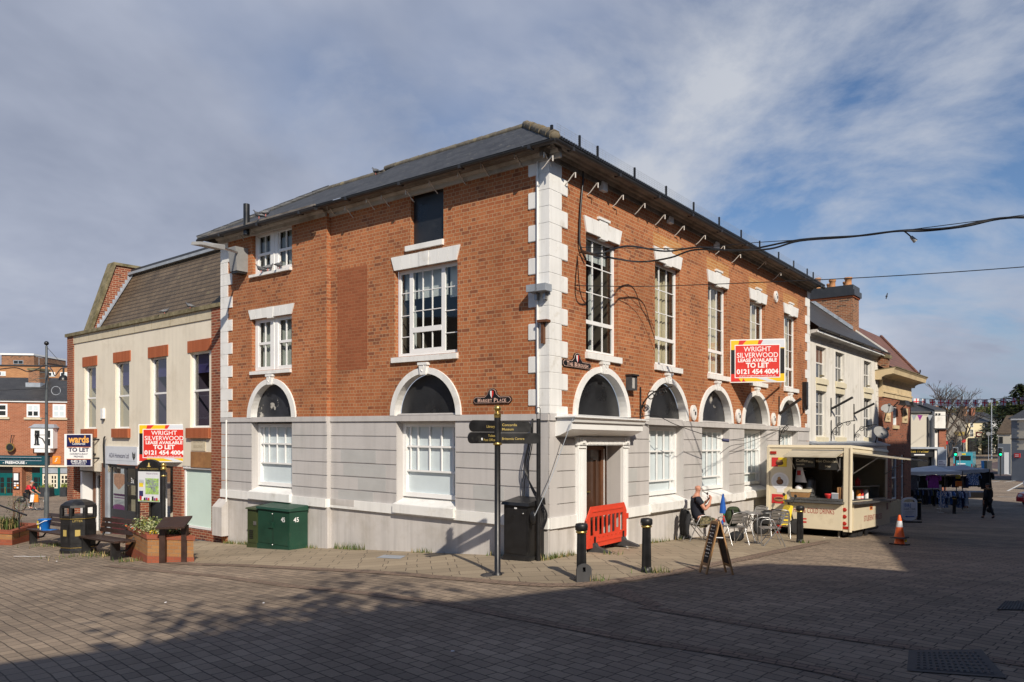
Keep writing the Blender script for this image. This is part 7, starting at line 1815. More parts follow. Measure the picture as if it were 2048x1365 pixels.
# --- man sitting on a chair by the wall, smoking a pipe; local x is the way he faces
chair_p = gp(1398,1082.5)
pe = empty('person', (chair_p.x,chair_p.y,chair_p.z), R(6), 'bald man in navy T-shirt and camouflage shorts sitting by the wall smoking a pipe', 'person')
N_ = {'pelvis':((0,0,.53),.15,.13),'belly':((-.03,0,.70),.145,.165),'chest':((-.07,0,.95),.135,.185),'neckb':((-.075,0,1.13),.085,.10),'neck':((-.055,0,1.20),.058,.058),'jaw':((-.02,0,1.275),.068,.062),'head':((-.03,0,1.345),.106,.086),'crown':((-.045,0,1.415),.080,.068)}
E_ = [('pelvis','belly'),('belly','chest'),('chest','neckb'),('neckb','neck'),('neck','jaw'),('jaw','head'),('head','crown')]
for s_,k in ((1,'l'),(-1,'r')):
 N_.update({k+'sh':((-.08,.20*s_,1.07),.065,.06),k+'el':((.06,.27*s_,.82),.047),k+'fo':((.19,.19*s_,.93),.042),k+'wr':((.28,.07*s_,1.05),.028,.026)})
 E_ += [('neckb',k+'sh'),(k+'sh',k+'el'),(k+'el',k+'fo'),(k+'fo',k+'wr')]
 hand(N_, E_, k+'wr', (.28,.07*s_,1.05), (.25,-.35*s_,.9), (-.6,-.7*s_,.0), .9, s_)
 xk = .46 if s_ < 0 else .43
 N_.update({k+'hip':((.06,.10*s_,.50),.10,.095),k+'th':((.26,.13*s_,.52),.083),k+'kn':((xk,.15*s_,.52),.062),k+'ca':((xk+.02,.15*s_,.35),.058),k+'an':((xk+.02,.15*s_,.09),.036),k+'toe':((xk+.17,.16*s_,.035),.034,.036)})
 E_ += [('pelvis',k+'hip'),(k+'hip',k+'th'),(k+'th',k+'kn'),(k+'kn',k+'ca'),(k+'ca',k+'an'),(k+'an',k+'toe')]
body = skin_mesh('body', N_, E_, m_skin, pe)
face(pe, (-.01,0,1.325), (1,0,-.05), (0,0,1), 1.0, m_skin)
fx = lambda d,k: tuple([d[0]]+[r_+k for r_ in d[1:]])
T_ = {k:fx(N_[k],.020) for k in ('pelvis','belly','chest','neckb','lsh','rsh')}
for s_,k in ((1,'l'),(-1,'r')): T_[k+'sl'] = ((-.0+.0,.245*s_,.94),.075)
tee = skin_mesh('tee_shirt', T_, [('pelvis','belly'),('belly','chest'),('chest','neckb'),('neckb','lsh'),('neckb','rsh'),('lsh','lsl'),('rsh','rsl')], m_navytee, pe)
mb = MB(); c = Vector((.06,-.085,1.0)); mb.M = Matrix.Translation(Vector((.085,-.06,.97)))@Matrix.Rotation(R(20),4,'Y')
mb.ball((0,0,0),.055,M('teal_print',(.25,.45,.40),.8,var=.3,vs=20),.28,1,1,10,6); mb.build('printed_emblem', tee)
S_ = {'pelvis':((0,0,.52),.165,.15)}
for s_,k in ((1,'l'),(-1,'r')): S_.update({k+'hip':((.07,.105*s_,.505),.115,.11),k+'th':((.26,.135*s_,.52),.105),k+'kn':((.40,.15*s_,.52),.092)})
skin_mesh('shorts', S_, [('pelvis','lhip'),('lhip','lth'),('lth','lkn'),('pelvis','rhip'),('rhip','rth'),('rth','rkn')], m_camo, pe)
for s_,k in ((1,'l'),(-1,'r')):
 xk = .46 if s_ < 0 else .43
 skin_mesh('boot', {'a':((xk+.02,.15*s_,.20),.052),'b':((xk+.02,.15*s_,.06),.055),'c':((xk+.11,.155*s_,.045),.048,.044),'d':((xk+.20,.16*s_,.04),.038,.036)}, [('a','b'),('b','c'),('c','d')], m_boot, pe)
mb = MB(); mb.tube([(.075,-.0,1.275),(.14,-.01,1.245),(.20,-.015,1.20)],[.007,.009,.011],m_blk_b,6); mb.lathe([(.014,-.02),(.022,0),(.022,.045),(.014,.05)],m_boot,(.215,-.016,1.19),10)
pp = mb.build('tobacco_pipe'); pp.location = pe.location; pp.rotation_euler = pe.rotation_euler; tag(pp,'dark tobacco pipe held to the mouth by the seated man','pipe')
# --- aluminium bistro chairs (local: sitter faces +x)
def make_chair():
 e = empty('bistro_chair', (0,0,0), 0, '', 'chair', 'aluminium bistro chairs')
 mb = MB()
 for s_ in (1,-1):
  y = .25*s_
  mb.tube([(-.30,y,.0),(-.12,y,.43),(.0,y,.66),(.16,y,.665),(.24,y,.64),(.27,y,.55),(.25,y*.98,.0)],.0125,m_alu,7)
  mb.tube([(.22,y,.0),(-.14,y*.96,.44),(-.24,y*.93,.62),(-.29,y*.85,.77)],.0125,m_alu,7)
 mb.tube([(-.29,.21,.77),(-.315,.12,.80),(-.32,0,.805),(-.315,-.12,.80),(-.29,-.21,.77)],.0125,m_alu,7)
 mb.tube([(.2,.25,.42),(.2,-.25,.42)],.010,m_alu,6); mb.tube([(-.17,.25,.42),(-.17,-.25,.42)],.010,m_alu,6); mb.build('frame', e)
 mb = MB()
 for i in range(9): x = -.20+i*.05; mb.box(x,x+.043,-.225,.225,.438-.002*i*0,.45,m_alu)
 mb.build('seat', e)
 mb = MB()
 for i in range(3):
  z0 = .54+.082*i; V = []
  for k in range(9):
   t = -1+k/4; y = .22*t; x = -.235-.04*i*.5-.025*(1-t*t); V += [(x,y,z0),(x-.012,y,z0+.068)]
  mb.add(V,[(2*k,2*k+2,2*k+3,2*k+1) for k in range(8)],m_alu,smooth=True)
 mb.build('backrest', e)
 return e
ch = make_chair()
CH = [(gp(1466,1089),R(112),'aluminium chair with its back to the street carrying a green backpack'),
  (gp(1541,1092),R(172),'nearest aluminium chair, seen from the side, in front of the trailer'),
  (gp(1560,1076),R(75),'aluminium chair tucked close to the trailer panel beside the bollard'),
  (gp(1512,1068),R(215),'aluminium chair on the far side of the round table'),
  (chair_p+Vector((-.03,.02,0)),R(6),'aluminium chair by the wall under the seated man')]
chs = []
for i,(p,rz,l) in enumerate(CH):
 o = ch if i == 0 else copy_tree(ch); o.location = (p.x,p.y,g(p.x,p.y)+.003); o.rotation_euler = (0,0,rz); o['label'] = l; chs.append(o)
for i,(px,py,l) in enumerate(((1497,1083,'round aluminium bistro table between the man and the trailer'),)):
 p = gp(px,py); e = empty('bistro_table', p, .3, l, 'table')
 mb = MB(); mb.lathe([(.001,.715),(.355,.715),(.365,.725),(.365,.738),(.355,.742),(.001,.742)],m_alu,seg=28); mb.build('table_top', e)
 for k in range(4):
  a = k*math.pi/2; mb = MB(); mb.tube([(.30*math.cos(a),.30*math.sin(a),.0),(.06*math.cos(a+.5),.06*math.sin(a+.5),.40),(.20*math.cos(a+1.2),.20*math.sin(a+1.2),.715)],.014,m_alu,6); mb.build('leg', e)
p = gp(1483,1075);
# jacket hanging on the man's chair
e = MB()
V = []; rows = [(.80,.19,-.33),(.72,.24,-.36),(.55,.25,-.37),(.35,.23,-.39),(.16,.19,-.37)]
n = 14
for z,wd,x in rows:
 for k in range(n+1): t = -1+2*k/n; V.append((x-.05*(1-t*t)+.022*math.sin(k*2.6+z*5),wd*t,z+.02*math.sin(k*1.7)))
for z,wd,x in rows[::-1]:
 for k in range(n+1): t = -1+2*k/n; V.append((x+.05-.05*(1-t*t)+.022*math.sin(k*2.6+z*5),wd*t,z+.02*math.sin(k*1.7)))
m_ = n+1; e.add(V,[(i*m_+k,i*m_+k+1,(i+1)*m_+k+1,(i+1)*m_+k) for i in range(2*len(rows)-1) for k in range(n)],m_jack,smooth=True)
e.tube([(-.30,-.22,.70),(-.36,-.27,.5),(-.37,-.26,.3),(-.35,-.24,.2)],[.06,.065,.055,.045],m_jack,8)
o = e.build('jacket'); o.location = chs[4].location; o.rotation_euler = (0,0,R(6)); tag(o,'black jacket hung over the back of the man\'s chair','jacket')
# backpack on the first chair
m_pack = M('dark_green_backpack', (.028,.042,.018), .85, var=.4, vs=8, bmp=.3, bs=20)
c0 = chs[0].location
e = empty('backpack', c0+Vector((.02,.05,.455)), R(112), 'dark green and black rucksack resting on the aluminium chair', 'backpack')
mb = MB(); mb.ball((.02,0,.22),.21,m_pack,.75,1.0,1.15,12,9); mb.build('body', e)
mb = MB(); mb.ball((.14,0,.14),.12,m_pack,.6,1.2,1.0,10,7); mb.ball((.0,0,.40),.14,m_pack,.9,1.2,.5,10,7); mb.box(.05,.08,-.17,-.15,.22,.34,m_redsign); mb.build('pocket', e)
mb = MB(); mb.tube([(-.10,.1,.40),(-.19,.12,.25),(-.12,.12,.05)],.02,m_blk,6); mb.tube([(-.10,-.1,.40),(-.19,-.12,.25),(-.12,-.12,.05)],.02,m_blk,6); mb.build('strap', e)
# furled blue flag on a pole leaning beside the chair
p = gp(1446,1078); e = empty('furled_flag', p, 0, 'furled blue flag with red and green stripe on a thin pole by the chair', 'flag'); ht = at(0,988,p.y).z-p.z
m_flagb = M('blue_flag', (.015,.10,.42), .8, var=.12, vs=7); m_flagr = M('red_flag', (.62,.04,.04), .8, var=.1); m_flagg = M('green_flag', (.03,.25,.08), .8, var=.1)
mb = MB(); mb.tube([(0,0,0),(.02,0,ht)],.009,m_blk,6); mb.build('pole', e)
mb = MB(); S2 = 10; V = []
for z,r_ in ((ht,.012),(ht-.15,.045),(ht-.35,.075),(ht-.52,.085)):
 for k in range(S2): t = 2*math.pi*k/S2; q_ = r_*(1+.25*math.sin(3*t)); V.append((.02+q_*math.cos(t)-.02,q_*.6*math.sin(t),z))
mb.add(V,[[i*S2+k,i*S2+(k+1)%S2,(i+1)*S2+(k+1)%S2,(i+1)*S2+k] for i in range(3) for k in range(S2)],m_flagb,smooth=True)
mb.ball((.05,-.02,ht-.56),.05,m_flagg,.8,.8,1); mb.ball((.035,-.01,ht-.66),.065,m_flagr,.8,.6,1.7); mb.ball((-.02,0,ht-.85),.05,m_flagb,.8,.6,3.2); mb.build('flag_cloth', e)
# bag and things on the ground under the table, black base of an umbrella
mb = MB(); mb.ball((0,0,.13),.17,m_jack,1.2,.9,.8,10,7); o = mb.build('black_bag'); o.location = gp(1473,1083); tag(o,'black bag on the pavement under the chair with the backpack','bag')
# motor scooter half hidden between chairs and trailer
p = gp(1553,1070); e = empty('motor_scooter', p, R(10), 'black and yellow motor scooter half hidden between the chairs and trailer', 'scooter')
mb = MB(); mb.ball((-.25,0,.62),.2,m_blk,1.5,.7,.6,12,8); mb.prism([(-.5,.35),(.05,.30),(.12,.42),(-.05,.62),(-.55,.66)],'y',-.13,.13,m_blk); mb.prism([(.05,.30),(.32,.32),(.44,.85),(.36,.88)],'y',-.17,.17,m_yel); mb.build('body', e)
mb = MB(); mb.tube([(.40,-.30,.98),(.38,0,.95),(.40,.30,.98)],.016,m_blk,6); mb.tube([(.58,0,.22),(.38,0,.95)],.025,m_blk,6); mb.build('handlebar', e)
for s_ in (1,-1): mb = MB(); mb.tube([(.40,.24*s_,.98),(.42,.30*s_,1.13)],.007,m_blk,5); mb.ball((.42,.32*s_,1.16),.06,m_blk,.5,1.3,.8,10,6); mb.build('mirror', e)
for x in (-.50,.62): mb = MB(); mb.M = Matrix.Translation((x,0,.23))@Matrix.Rotation(R(90),4,'X'); mb.lathe([(.10,-.05),(.20,-.055),(.23,-.03),(.23,.03),(.20,.055),(.10,.05)],m_tyre,seg=20); mb.build('wheel', e)
# ------------------------------------------------------------------ catering trailer
m_ivory = M('ivory_panel', (.66,.585,.43), .45, var=.04, vs=1.5, dirt=(.50,.42,.29), dsc=1.8, dth=(.56,.85), spec=.4)
m_ivory_d = M('ivory_awning', (.50,.45,.345), .7, var=.06, vs=2.5, dirt=(.32,.28,.2), dsc=2, dth=(.5,.8)); m_redtxt = M('red_lettering', (.36,.035,.025), .5, var=0); m_steel = M('steel_counter', (.14,.14,.14), .4, .6, var=.2, vs=4); m_rim = M('wheel_rim', (.45,.45,.44), .4, .6, var=.15); m_interior = M('trailer_interior', (.105,.085,.06), .8, var=.2, vs=2)
KB = gp(1699,1084); K0 = Vector((9.74*1.0,22.0,0)); K0.z = g(K0.x,K0.y)
ty = empty('catering_trailer', (K0.x,K0.y,at(1699,1063.4,22.0).z), aR, 'cream catering trailer with open serving hatches advertising hot and cold drinks', 'food trailer')
ty.rotation_euler = (0,R(2.4),aR)
TL_,TW,TH = 4.75,2.40,2.49
hz0,hz1 = .86,2.16
ya,yb = .20,1.66                                                     # end hatch, corner post to the sticker panel
xa,xb = .10,4.45                                                     # side hatch
mb = MB()
mb.plate([(0,0),(TW,0),(TW,TH-.08),(0,TH-.08)], 0,.05, m_ivory, [[(ya,hz0),(yb,hz0),(yb,hz1),(ya,hz1)]])
mb.v = [Vector((v.y,v.x,v.z)) for v in mb.v]                          # end wall lies in the y,z plane
mb.plate([(.05,0),(TL_,0),(TL_,TH-.08),(.05,TH-.08)], 0.001,.05, m_ivory, [[(xa+.1,hz0),(xb,hz0),(xb,hz1),(xa+.1,hz1)]])
mb.box(.05,TL_,TW-.05,TW,0,TH-.08,m_ivory); mb.box(TL_-.05,TL_,.05,TW-.05,0,TH-.08,m_ivory); mb.box(.05,TL_-.05,.05,TW-.05,0,.06,m_interior)
mb.build('body', ty)
mb = MB(); mb.box(.05,TL_-.05,.05,TW-.05,TH-.10,TH-.085,m_interior); mb.hexa([(-.03,-.03,TH-.08),(TL_+.03,-.03,TH-.08),(TL_+.03,TW+.03,TH-.08),(-.03,TW+.03,TH-.08),(-.0,-.0,TH),(TL_,-.0,TH),(TL_,TW,TH),(-.0,TW,TH)],m_ivory); mb.build('roof', ty)
mb = MB(); mb.box(-.035,.11,-.035,.17,-.02,TH-.085,m_ivory); mb.box(-.03,.02,TW-.06,TW+.02,-.02,TH-.085,m_ivory); mb.tube([(-.02,-.02,-.02),(-.02,-.02,TH-.09)],.05,m_ivory,10); mb.build('corner_post', ty)
# lower panels, fold-down ledges and lettering
mb = MB(); mb.box(-.14,-.001,ya-.02,yb+.10,.02,hz0-.10,m_ivory); mb.M = Matrix.Rotation(R(-90),4,'Z')
cxy = -(ya+yb)/2-.04
mb.text('HOT & COLD DRINKS', cxy, .47, .22, m_redtxt, -.1435, wid=1.16); mb.box(cxy-.36,cxy-.20,-.144,-.141,.17,.22,m_redsign); mb.box(cxy-.36,cxy-.2,-.144,-.141,.27,.31,m_redsign); mb.M = None; mb.build('end_panel', ty)
mb = MB(); mb.box(.08,TL_-.06,-.10,-.001,.02,hz0-.08,m_ivory); mb.text('STUDENT PRICES', 2.35, .24, .24, m_redtxt, -.104, wid=2.3); mb.box(1.9,2.25,-.105,-.101,.56,.74,m_orange); mb.box(1.95,2.2,-.106,-.101,.59,.65,m_maroon); mb.box(4.15,4.4,-.105,-.101,.5,.72,m_maroon); mb.build('side_panel', ty)
mb = MB(); mb.box(-.30,.10,ya-.06,yb+.12,hz0-.08,hz0-.02,m_steel); mb.box(-.05,.25,ya,yb,hz0-.0,hz0+.06,m_steel); mb.build('end_counter', ty)
mb = MB(); mb.box(-.02,TL_-.0,-.26,.10,hz0-.07,hz0-.02,m_steel); mb.box(.1,TL_-.2,-.0,.5,hz0-.0,hz0+.04,m_steel); mb.build('side_counter', ty)
mb = MB(); mb.tube([(-.28,yb+.10,hz0-.09),(-.05,yb+.11,hz0-.45)],.015,m_alu,5); mb.prism([(-.28,hz0-.08),(-.0,hz0-.08),(-.0,hz0-.35)],'y',yb+.05,yb+.07,m_ivory_d); mb.build('counter_bracket', ty)
# flaps
mb = MB(); mb.hexa([(-.02,ya-.02,hz1+.12),(-.02,yb+.02,hz1+.12),(-.80,yb+.02,hz1-.05),(-.80,ya-.02,hz1-.05),(-.02,ya-.02,hz1+.16),(-.02,yb+.02,hz1+.16),(-.80,yb+.02,hz1-.01),(-.80,ya-.02,hz1-.01)],m_ivory_d); mb.tube([(0,ya,hz1+.17),(0,yb,hz1+.17)],.03,m_alu,6); mb.build('end_flap', ty)
mb = MB(); mb.hexa([(xa,-.02,hz1+.10),(xb,-.02,hz1+.10),(xb,-1.25,hz1-.05),(xa,-1.25,hz1-.05),(xa,-.02,hz1+.14),(xb,-.02,hz1+.14),(xb,-1.25,hz1-.01),(xa,-1.25,hz1-.01)],m_ivory_d); mb.build('side_flap', ty)
for x in (xa+.2,xb-.1): mb = MB(); mb.tube([(x,0,hz1-.5),(x,-.7,hz1+.0)],.014,m_alu,5); mb.tube([(x,0,hz1-.1),(x,0,hz1-.5)],.012,m_alu,5); mb.build('flap_strut', ty)
for y in (ya+.08,yb-.08): mb = MB(); mb.tube([(0,y,hz1-.4),(-.5,y,hz1+.02)],.012,m_alu,5); mb.build('flap_strut', ty)
mb = MB(); mb.tube([(.05,ya+.10,hz1-.05),(.05,ya+.10,hz1-.35),(.03,ya+.16,hz1-.45)],.015,m_alu,5); mb.build('pull_cord', ty)
# menus, stickers and lamps
m_menu = M('menu_board', (.022,.022,.022), .6, var=.1); m_menutxt = M('menu_lettering', (.62,.56,.42), .6, var=0)
mb = MB(); mb.M = Matrix.Rotation(R(-90),4,'Z')
mb.box(-yb+.04,-yb+.64,.09,.10,hz1-.34,hz1-.03,m_menu); mb.box(-yb+.75,-ya-.05,.09,.10,hz1-.40,hz1-.03,m_menu)
mb.text('Coffee', -yb+.26, hz1-.18, .12, m_menutxt, .085, wid=.34); mb.text('nescafe', -yb+.22, hz1-.27, .06, m_menutxt, .085, wid=.24); mb.text('80p', -yb+.52, hz1-.20, .08, m_menutxt, .085, wid=.14)
mb.text('Hot Chocolate', -(ya+.05)-.42, hz1-.18, .10, m_menutxt, .085, wid=.62); mb.text('90p', -(ya+.05)-.40, hz1-.32, .07, m_menutxt, .085, wid=.16); mb.build('menu_board', ty)
mb = MB()
for k in range(6): mb.box(.5+k*.62,1.06+k*.62,1.7,1.72,hz1-.55,hz1-.05,m_menu); [mb.box(.56+k*.62,.95+k*.62-.1*(j%2),1.69,1.70,hz1-.45+.09*j,hz1-.42+.09*j,m_menutxt) for j in range(4)]
mb.build('menu_board', ty)
def disc(mb,cx,cz,r,y,m,t=.006): mb.plate([(cx+r*math.cos(k*math.pi/10),cz+r*math.sin(k*math.pi/10)) for k in range(20)],y,y+t,m)
mb = MB(); mb.M = Matrix.Rotation(R(-90),4,'Z'); sc = -2.02
mb.box(sc-.26,sc-.06,-.008,0,1.82,2.10,m_redsign); mb.box(sc-.06,sc+.2,-.007,0,1.82,2.10,m_yel); mb.ball((sc-.02,-.01,1.93),.12,m_wood,1.0,.1,.6,10,6); mb.ball((sc-.02,-.014,1.99),.10,m_pine,1.0,.1,.5,10,6)
disc(mb,sc,1.38,.27,-.007,m_paper); disc(mb,sc,1.38,.22,-.010,m_map_w); mb.ball((sc,-.012,1.36),.10,m_wood,1.1,.1,.9,10,6); mb.ball((sc-.02,-.014,1.46),.055,m_pine,1,.1,1,8,5); mb.box(sc-.09,sc+.12,-.008,0,1.03,1.16,m_paper)
mb.box(sc-.24,sc+.22,-.008,0,.70,.98,m_redsign); mb.box(sc+.12,sc+.22,-.009,0,.70,.98,m_yel); mb.ball((sc-.02,-.012,.83),.17,m_pine,1.0,.08,.45,10,6); mb.ball((sc-.02,-.016,.85),.14,m_maroon,1.0,.08,.3,10,6)
mb.box(sc-.25,sc+.22,-.009,0,.20,.52,m_menu); mb.text('COLD',sc-.07,.38,.11,m_w_t,-.011,wid=.26,bold=.03); mb.text('DRINKS',sc-.07,.26,.11,m_w_t,-.011,wid=.28,bold=.03); mb.box(sc+.08,sc+.19,-.011,0,.24,.48,m_redsign)
mb.build('stickers', ty)
m_redlens = M('red_lens', (.35,.02,.012), .25, var=.05)
for y,z,r_ in ((2.05,.02,.10),(2.05,-.21,.09),(.13,.62,.06),(.13,.42,.06),(.13,.22,.06)):
 mb = MB(); mb.M = Matrix.Rotation(R(-90),4,'Z'); mb.ball((-y,-.045 if y < 1 else -.02,z),r_,m_redlens,1,.35,1,12,7); mb.build('tail_light', ty)
for y in (.32,2.22):
 mb = MB(); mb.M = Matrix.Rotation(R(-90),4,'Z'); mb.box(-y-.10,-y+.08,-.03,0,TH-.28,TH-.20,m_redlens); mb.build('marker_light', ty)
mb = MB(); mb.M = Matrix.Rotation(R(-90),4,'Z'); mb.box(-.19,-.02,-.05,-.036,.06,.14,m_redlens); mb.build('reflector', ty)
# inside
mb = MB(); mb.box(.9,3.9,1.75,2.3,.06,.95,m_steel); mb.box(2.0,2.6,1.6,2.3,.95,1.5,m_dkframe); mb.box(.06,TL_-.1,2.28,2.34,.06,TH-.1,m_ivory_d); mb.box(1.45,1.5,.9,2.3,.06,TH-.1,m_interior); mb.build('kitchen_units', ty)
mb = MB(); mb.box(.6,4.2,.12,.4,hz0+.40,hz0+.43,m_steel); mb.box(.6,.62,.12,.4,hz0,hz0+.43,m_steel); mb.box(4.1,4.14,.12,.4,hz0,hz0+.43,m_steel); mb.build('display_shelf', ty)
def trailer_item(name,label,cat,x,y,z,shapes,grp=None):
 loc = ty.matrix_basis@Vector((x,y,z)) if False else (Matrix.Translation(ty.location)@ty.rotation_euler.to_matrix().to_4x4()@Vector((x,y,z)))
 e = MB(); shapes(e); o = e.build(name); o.location = loc; o.rotation_euler = (0,0,aR); return tag(o,label,cat,grp)
trailer_item('bread_basket','small basket of wrapped food on the end counter of the trailer','basket',.08,1.42,hz0+.06,lambda e:(e.hexa([(-.12,-.22,0),(.12,-.22,0),(.12,.22,0),(-.12,.22,0),(-.15,-.27,.20),(.15,-.27,.20),(.15,.27,.20),(-.15,.27,.20)],m_pine),e.box(-.155,.155,-.275,.275,.16,.24,m_ivory),e.ball((0,.05,.27),.11,m_paper,1,1,.9)))
trailer_item('red_bowl','small red bowl on the end counter of the trailer','bowl',.08,.62,hz0+.06,lambda e:e.lathe([(.05,0),(.10,.10),(.11,.14),(.09,.13),(.001,.05)],m_redsign))
trailer_item('tin','small pale tin beside the red bowl on the trailer counter','tin',.10,.42,hz0+.06,lambda e:(e.box(-.08,.08,-.09,.09,0,.15,m_lead),e.box(-.085,.085,-.095,.095,.15,.17,m_paper)))
trailer_item('wooden_box','upright wooden box by the corner post of the trailer counter','box',.14,.24,hz0+.06,lambda e:(e.box(-.10,.10,-.12,.12,0,.34,m_pine),[e.box(-.103,-.10,-.11+.05*k,-.085+.05*k,.01,.33,m_wood) for k in range(4)]))
for i,(x,c,h_,l) in enumerate(((1.05,m_redsign,.24,'red sauce bottle standing on the upper display shelf of the trailer'),)):
 trailer_item('sauce_bottle',l,'bottle',1.9,.25,hz0+.43,lambda e:(e.lathe([(.07,0),(.075,.03),(.07,.17),(.025,.22),(.012,.27),(.001,.275)],c)))
for i,(x,c,l) in enumerate(((1.35,m_orange,'orange labelled jar on the side counter of the trailer'),(1.72,m_redsign,'red and white can beside the orange jar on the trailer counter'),(2.3,m_paper,'white cup stack right of the red can on the trailer counter'),(.55,m_paper,'white salt pot nearest the trailer corner post'))):
 trailer_item('condiment',l,'condiment',x,.10,hz0+.04,lambda e:(e.lathe([(.065,0),(.068,.02),(.068,.22),(.05,.25),(.05,.28),(.001,.285)],c),e.lathe([(.0685,.02),(.0685,.09)],m_paper)))
trailer_item('white_apron','white apron with red patch hanging inside the trailer hatch','apron',.35,1.55,hz0+.50,lambda e:(e.hexa([(-.02,-.22,0),(.02,-.22,0),(.02,.12,0),(-.02,.12,0),(-.015,-.05,.62),(.015,-.05,.62),(.015,.05,.62),(-.015,.05,.62)],m_paper),e.box(-.03,.0,-.05,.06,.22,.36,m_redsign)))
trailer_item('tea_urn','dark metal tea urn behind the apron inside the trailer','urn',.75,1.35,hz0+.10,lambda e:(e.lathe([(.17,0),(.17,.45),(.15,.5),(.06,.56),(.001,.57)],m_steel),e.box(-.22,.22,-.22,.22,-.9,0,m_steel)))
for x in (.75,1.42,):
 mb = MB(); mb.M = Matrix.Translation((x,.13,-.06))@Matrix.Rotation(R(90),4,'X'); mb.lathe([(.20,-.09),(.28,-.085),(.30,-.05),(.30,.05),(.28,.085),(.20,.09)],m_tyre,seg=24); wh = mb.build('wheel', ty)
 mb = MB(); mb.M = Matrix.Translation((x,.13,-.06))@Matrix.Rotation(R(90),4,'X'); mb.lathe([(.20,.06),(.19,.088),(.12,.06),(.05,.07),(.001,.075)],m_rim,seg=20); mb.build('rim', wh)
 mb = MB(); mb.M = Matrix.Translation((x,TW-.15,-.06))@Matrix.Rotation(R(90),4,'X'); mb.lathe([(.20,-.09),(.28,-.085),(.30,-.05),(.30,.05),(.28,.085),(.20,.09)],m_tyre,seg=24); mb.build('wheel', ty)
mb = MB(); mb.box(.2,4.2,.15,.25,-.14,.0,m_blk); mb.box(.2,4.2,TW-.25,TW-.15,-.14,.0,m_blk); mb.box(.3,2.2,.1,TW-.1,-.36,-.28,m_blk); mb.build('chassis', ty)
mb = MB(); mb.tube([(.25,.35,.0),(.02,.30,-.40)],.035,m_rim,8); mb.box(-.06,.10,.22,.38,-.42,-.38,m_blk); mb.build('steady_leg', ty)
mb = MB(); mb.prism([(1.9,0),(2.35,0),(2.1,-.35),(1.95,-.4)],'y',.02,.06,m_blk); mb.build('mudguard', ty)
# ------------------------------------------------------------------ market stall, street at the far right
m_canv = M('grey_canvas', (.42,.43,.46), .8, var=.08, vs=1.5); m_canv_w = M('white_canvas', (.70,.70,.70), .8, var=.05, vs=1.5)
cloth_m = [M('cloth_'+n, c, .9, var=.35, vs=9) for n,c in (('black',(.012,.012,.014)),('navy',(.02,.03,.09)),('blue',(.05,.14,.38)),('purple',(.30,.05,.28)),('grey',(.10,.10,.11)),('white',(.55,.57,.62)),('olive',(.09,.09,.03)),('denim',(.05,.08,.15)))]
pat = M('patterned_blue_cloth', (.05,.12,.30), .9, var=.3, vs=9, dirt=(.55,.60,.68), dsc=14, dth=(.50,.54))
def garment(mb, c, w_, h_, m, ang=0.0):
 """a shirt on a hanger: body and two sleeves"""
 c = Vector(c); ca, sa = math.cos(ang), math.sin(ang)
 def P(x,y,z): return (c.x+x*ca-y*sa, c.y+x*sa+y*ca, c.z+z)
 n = 6; V = []
 for f,ww in ((0,.16),(.04,.5),(.14,.56),(.5,.5),(1,.54)):
  for k in range(n+1): t = -1+2*k/n; V.append(P(w_*ww*t, .035*math.sin(k*2.2+f*3), -h_*f))
 mb.add(V,[(i*(n+1)+k,i*(n+1)+k+1,(i+1)*(n+1)+k+1,(i+1)*(n+1)+k) for i in range(4) for k in range(n)],m,smooth=True)
 for s_ in (1,-1): mb.tube([P(s_*w_*.48,0,-h_*.07),P(s_*w_*.62,0,-h_*.2),P(s_*w_*.66,0,-h_*.42)],[w_*.13,w_*.13,w_*.11],m,6)
YS = 44.5
def stall_canopy(name,label,xl,xr,xpk,ype,yl,yr,Y0,dp,mat):
 c = gx((xl+xr)/2,Y0); e = empty(name, c, 0, label, 'market stall', 'market stalls')
 P = lambda x,y,Y: at(x,y,Y)-c
 A,B = P(xl,yl,Y0),P(xr,yr,Y0); D,C = A+Vector((0,dp,.05)),B+Vector((0,dp,.05)); pk = P(xpk,ype,Y0+dp/2)
 mb = MB()
 for q0,q1 in ((A,B),(B,C),(C,D),(D,A)):
  n = 8
  for k in range(n):                                           # sheet from edge to peak, sagging a little
   a0,a1 = q0.lerp(q1,k/n),q0.lerp(q1,(k+1)/n); m0,m1 = a0.lerp(pk,.5)-Vector((0,0,.10)),a1.lerp(pk,.5)-Vector((0,0,.10))
   mb.add([a0,a1,m1,m0,pk],[(0,1,2,3),(3,2,4)],mat,smooth=True)
   d0,d1 = a0-Vector((0,0,.16+.05*(k%2))),a1-Vector((0,0,.16+.05*((k+1)%2))); mb.add([a0,a1,d1,d0],[(0,1,2,3)],mat)
 mb.build('canopy', e)
 for q_ in (A,B,C,D):
  mb = MB(); zg = g(q_.x+c.x,q_.y+c.y)-c.z; mb.tube([(q_.x,q_.y,zg-.05),q_],.028,m_blk,6); mb.build('pole', e)
 for y_,h_ in ((Y0+.3,.55),(Y0+dp-.2,.35)):
  mb = MB(); a,b2 = A.lerp(B,.03),A.lerp(B,.97); off = Vector((0,y_-Y0,-.32)); mb.tube([a+off,b2+off],.018,m_alu,5); mb.build('rail', e)
 return e,A,B,c
st1,A1,B1,c1_ = stall_canopy('market_stall','grey canvas market stall nearest the bank hung with dark clothes',1816,1925,1870,931,944,943,YS,3.2,m_canv_w)
st2,A2,B2,c2_ = stall_canopy('market_stall','second grey market stall to the right with a low peaked canvas roof',1890,1979,1927,929.5,941.5,938.5,YS+1.2,3.4,m_canv)
def hang(name,label,x,y,Y,w_,h_,m,ang=0.0,grp='clothes hung on the stalls'):
 p = at(x,y,Y); mb = MB(); garment(mb,(0,0,0),w_,h_,m,ang); o = mb.build(name); o.location = p; return tag(o,label,'garment',grp)
hang('hanging_shirt','purple patterned shirt hanging at the front of the first stall',1867,950,YS+.2,.62,.78,cloth_m[3])
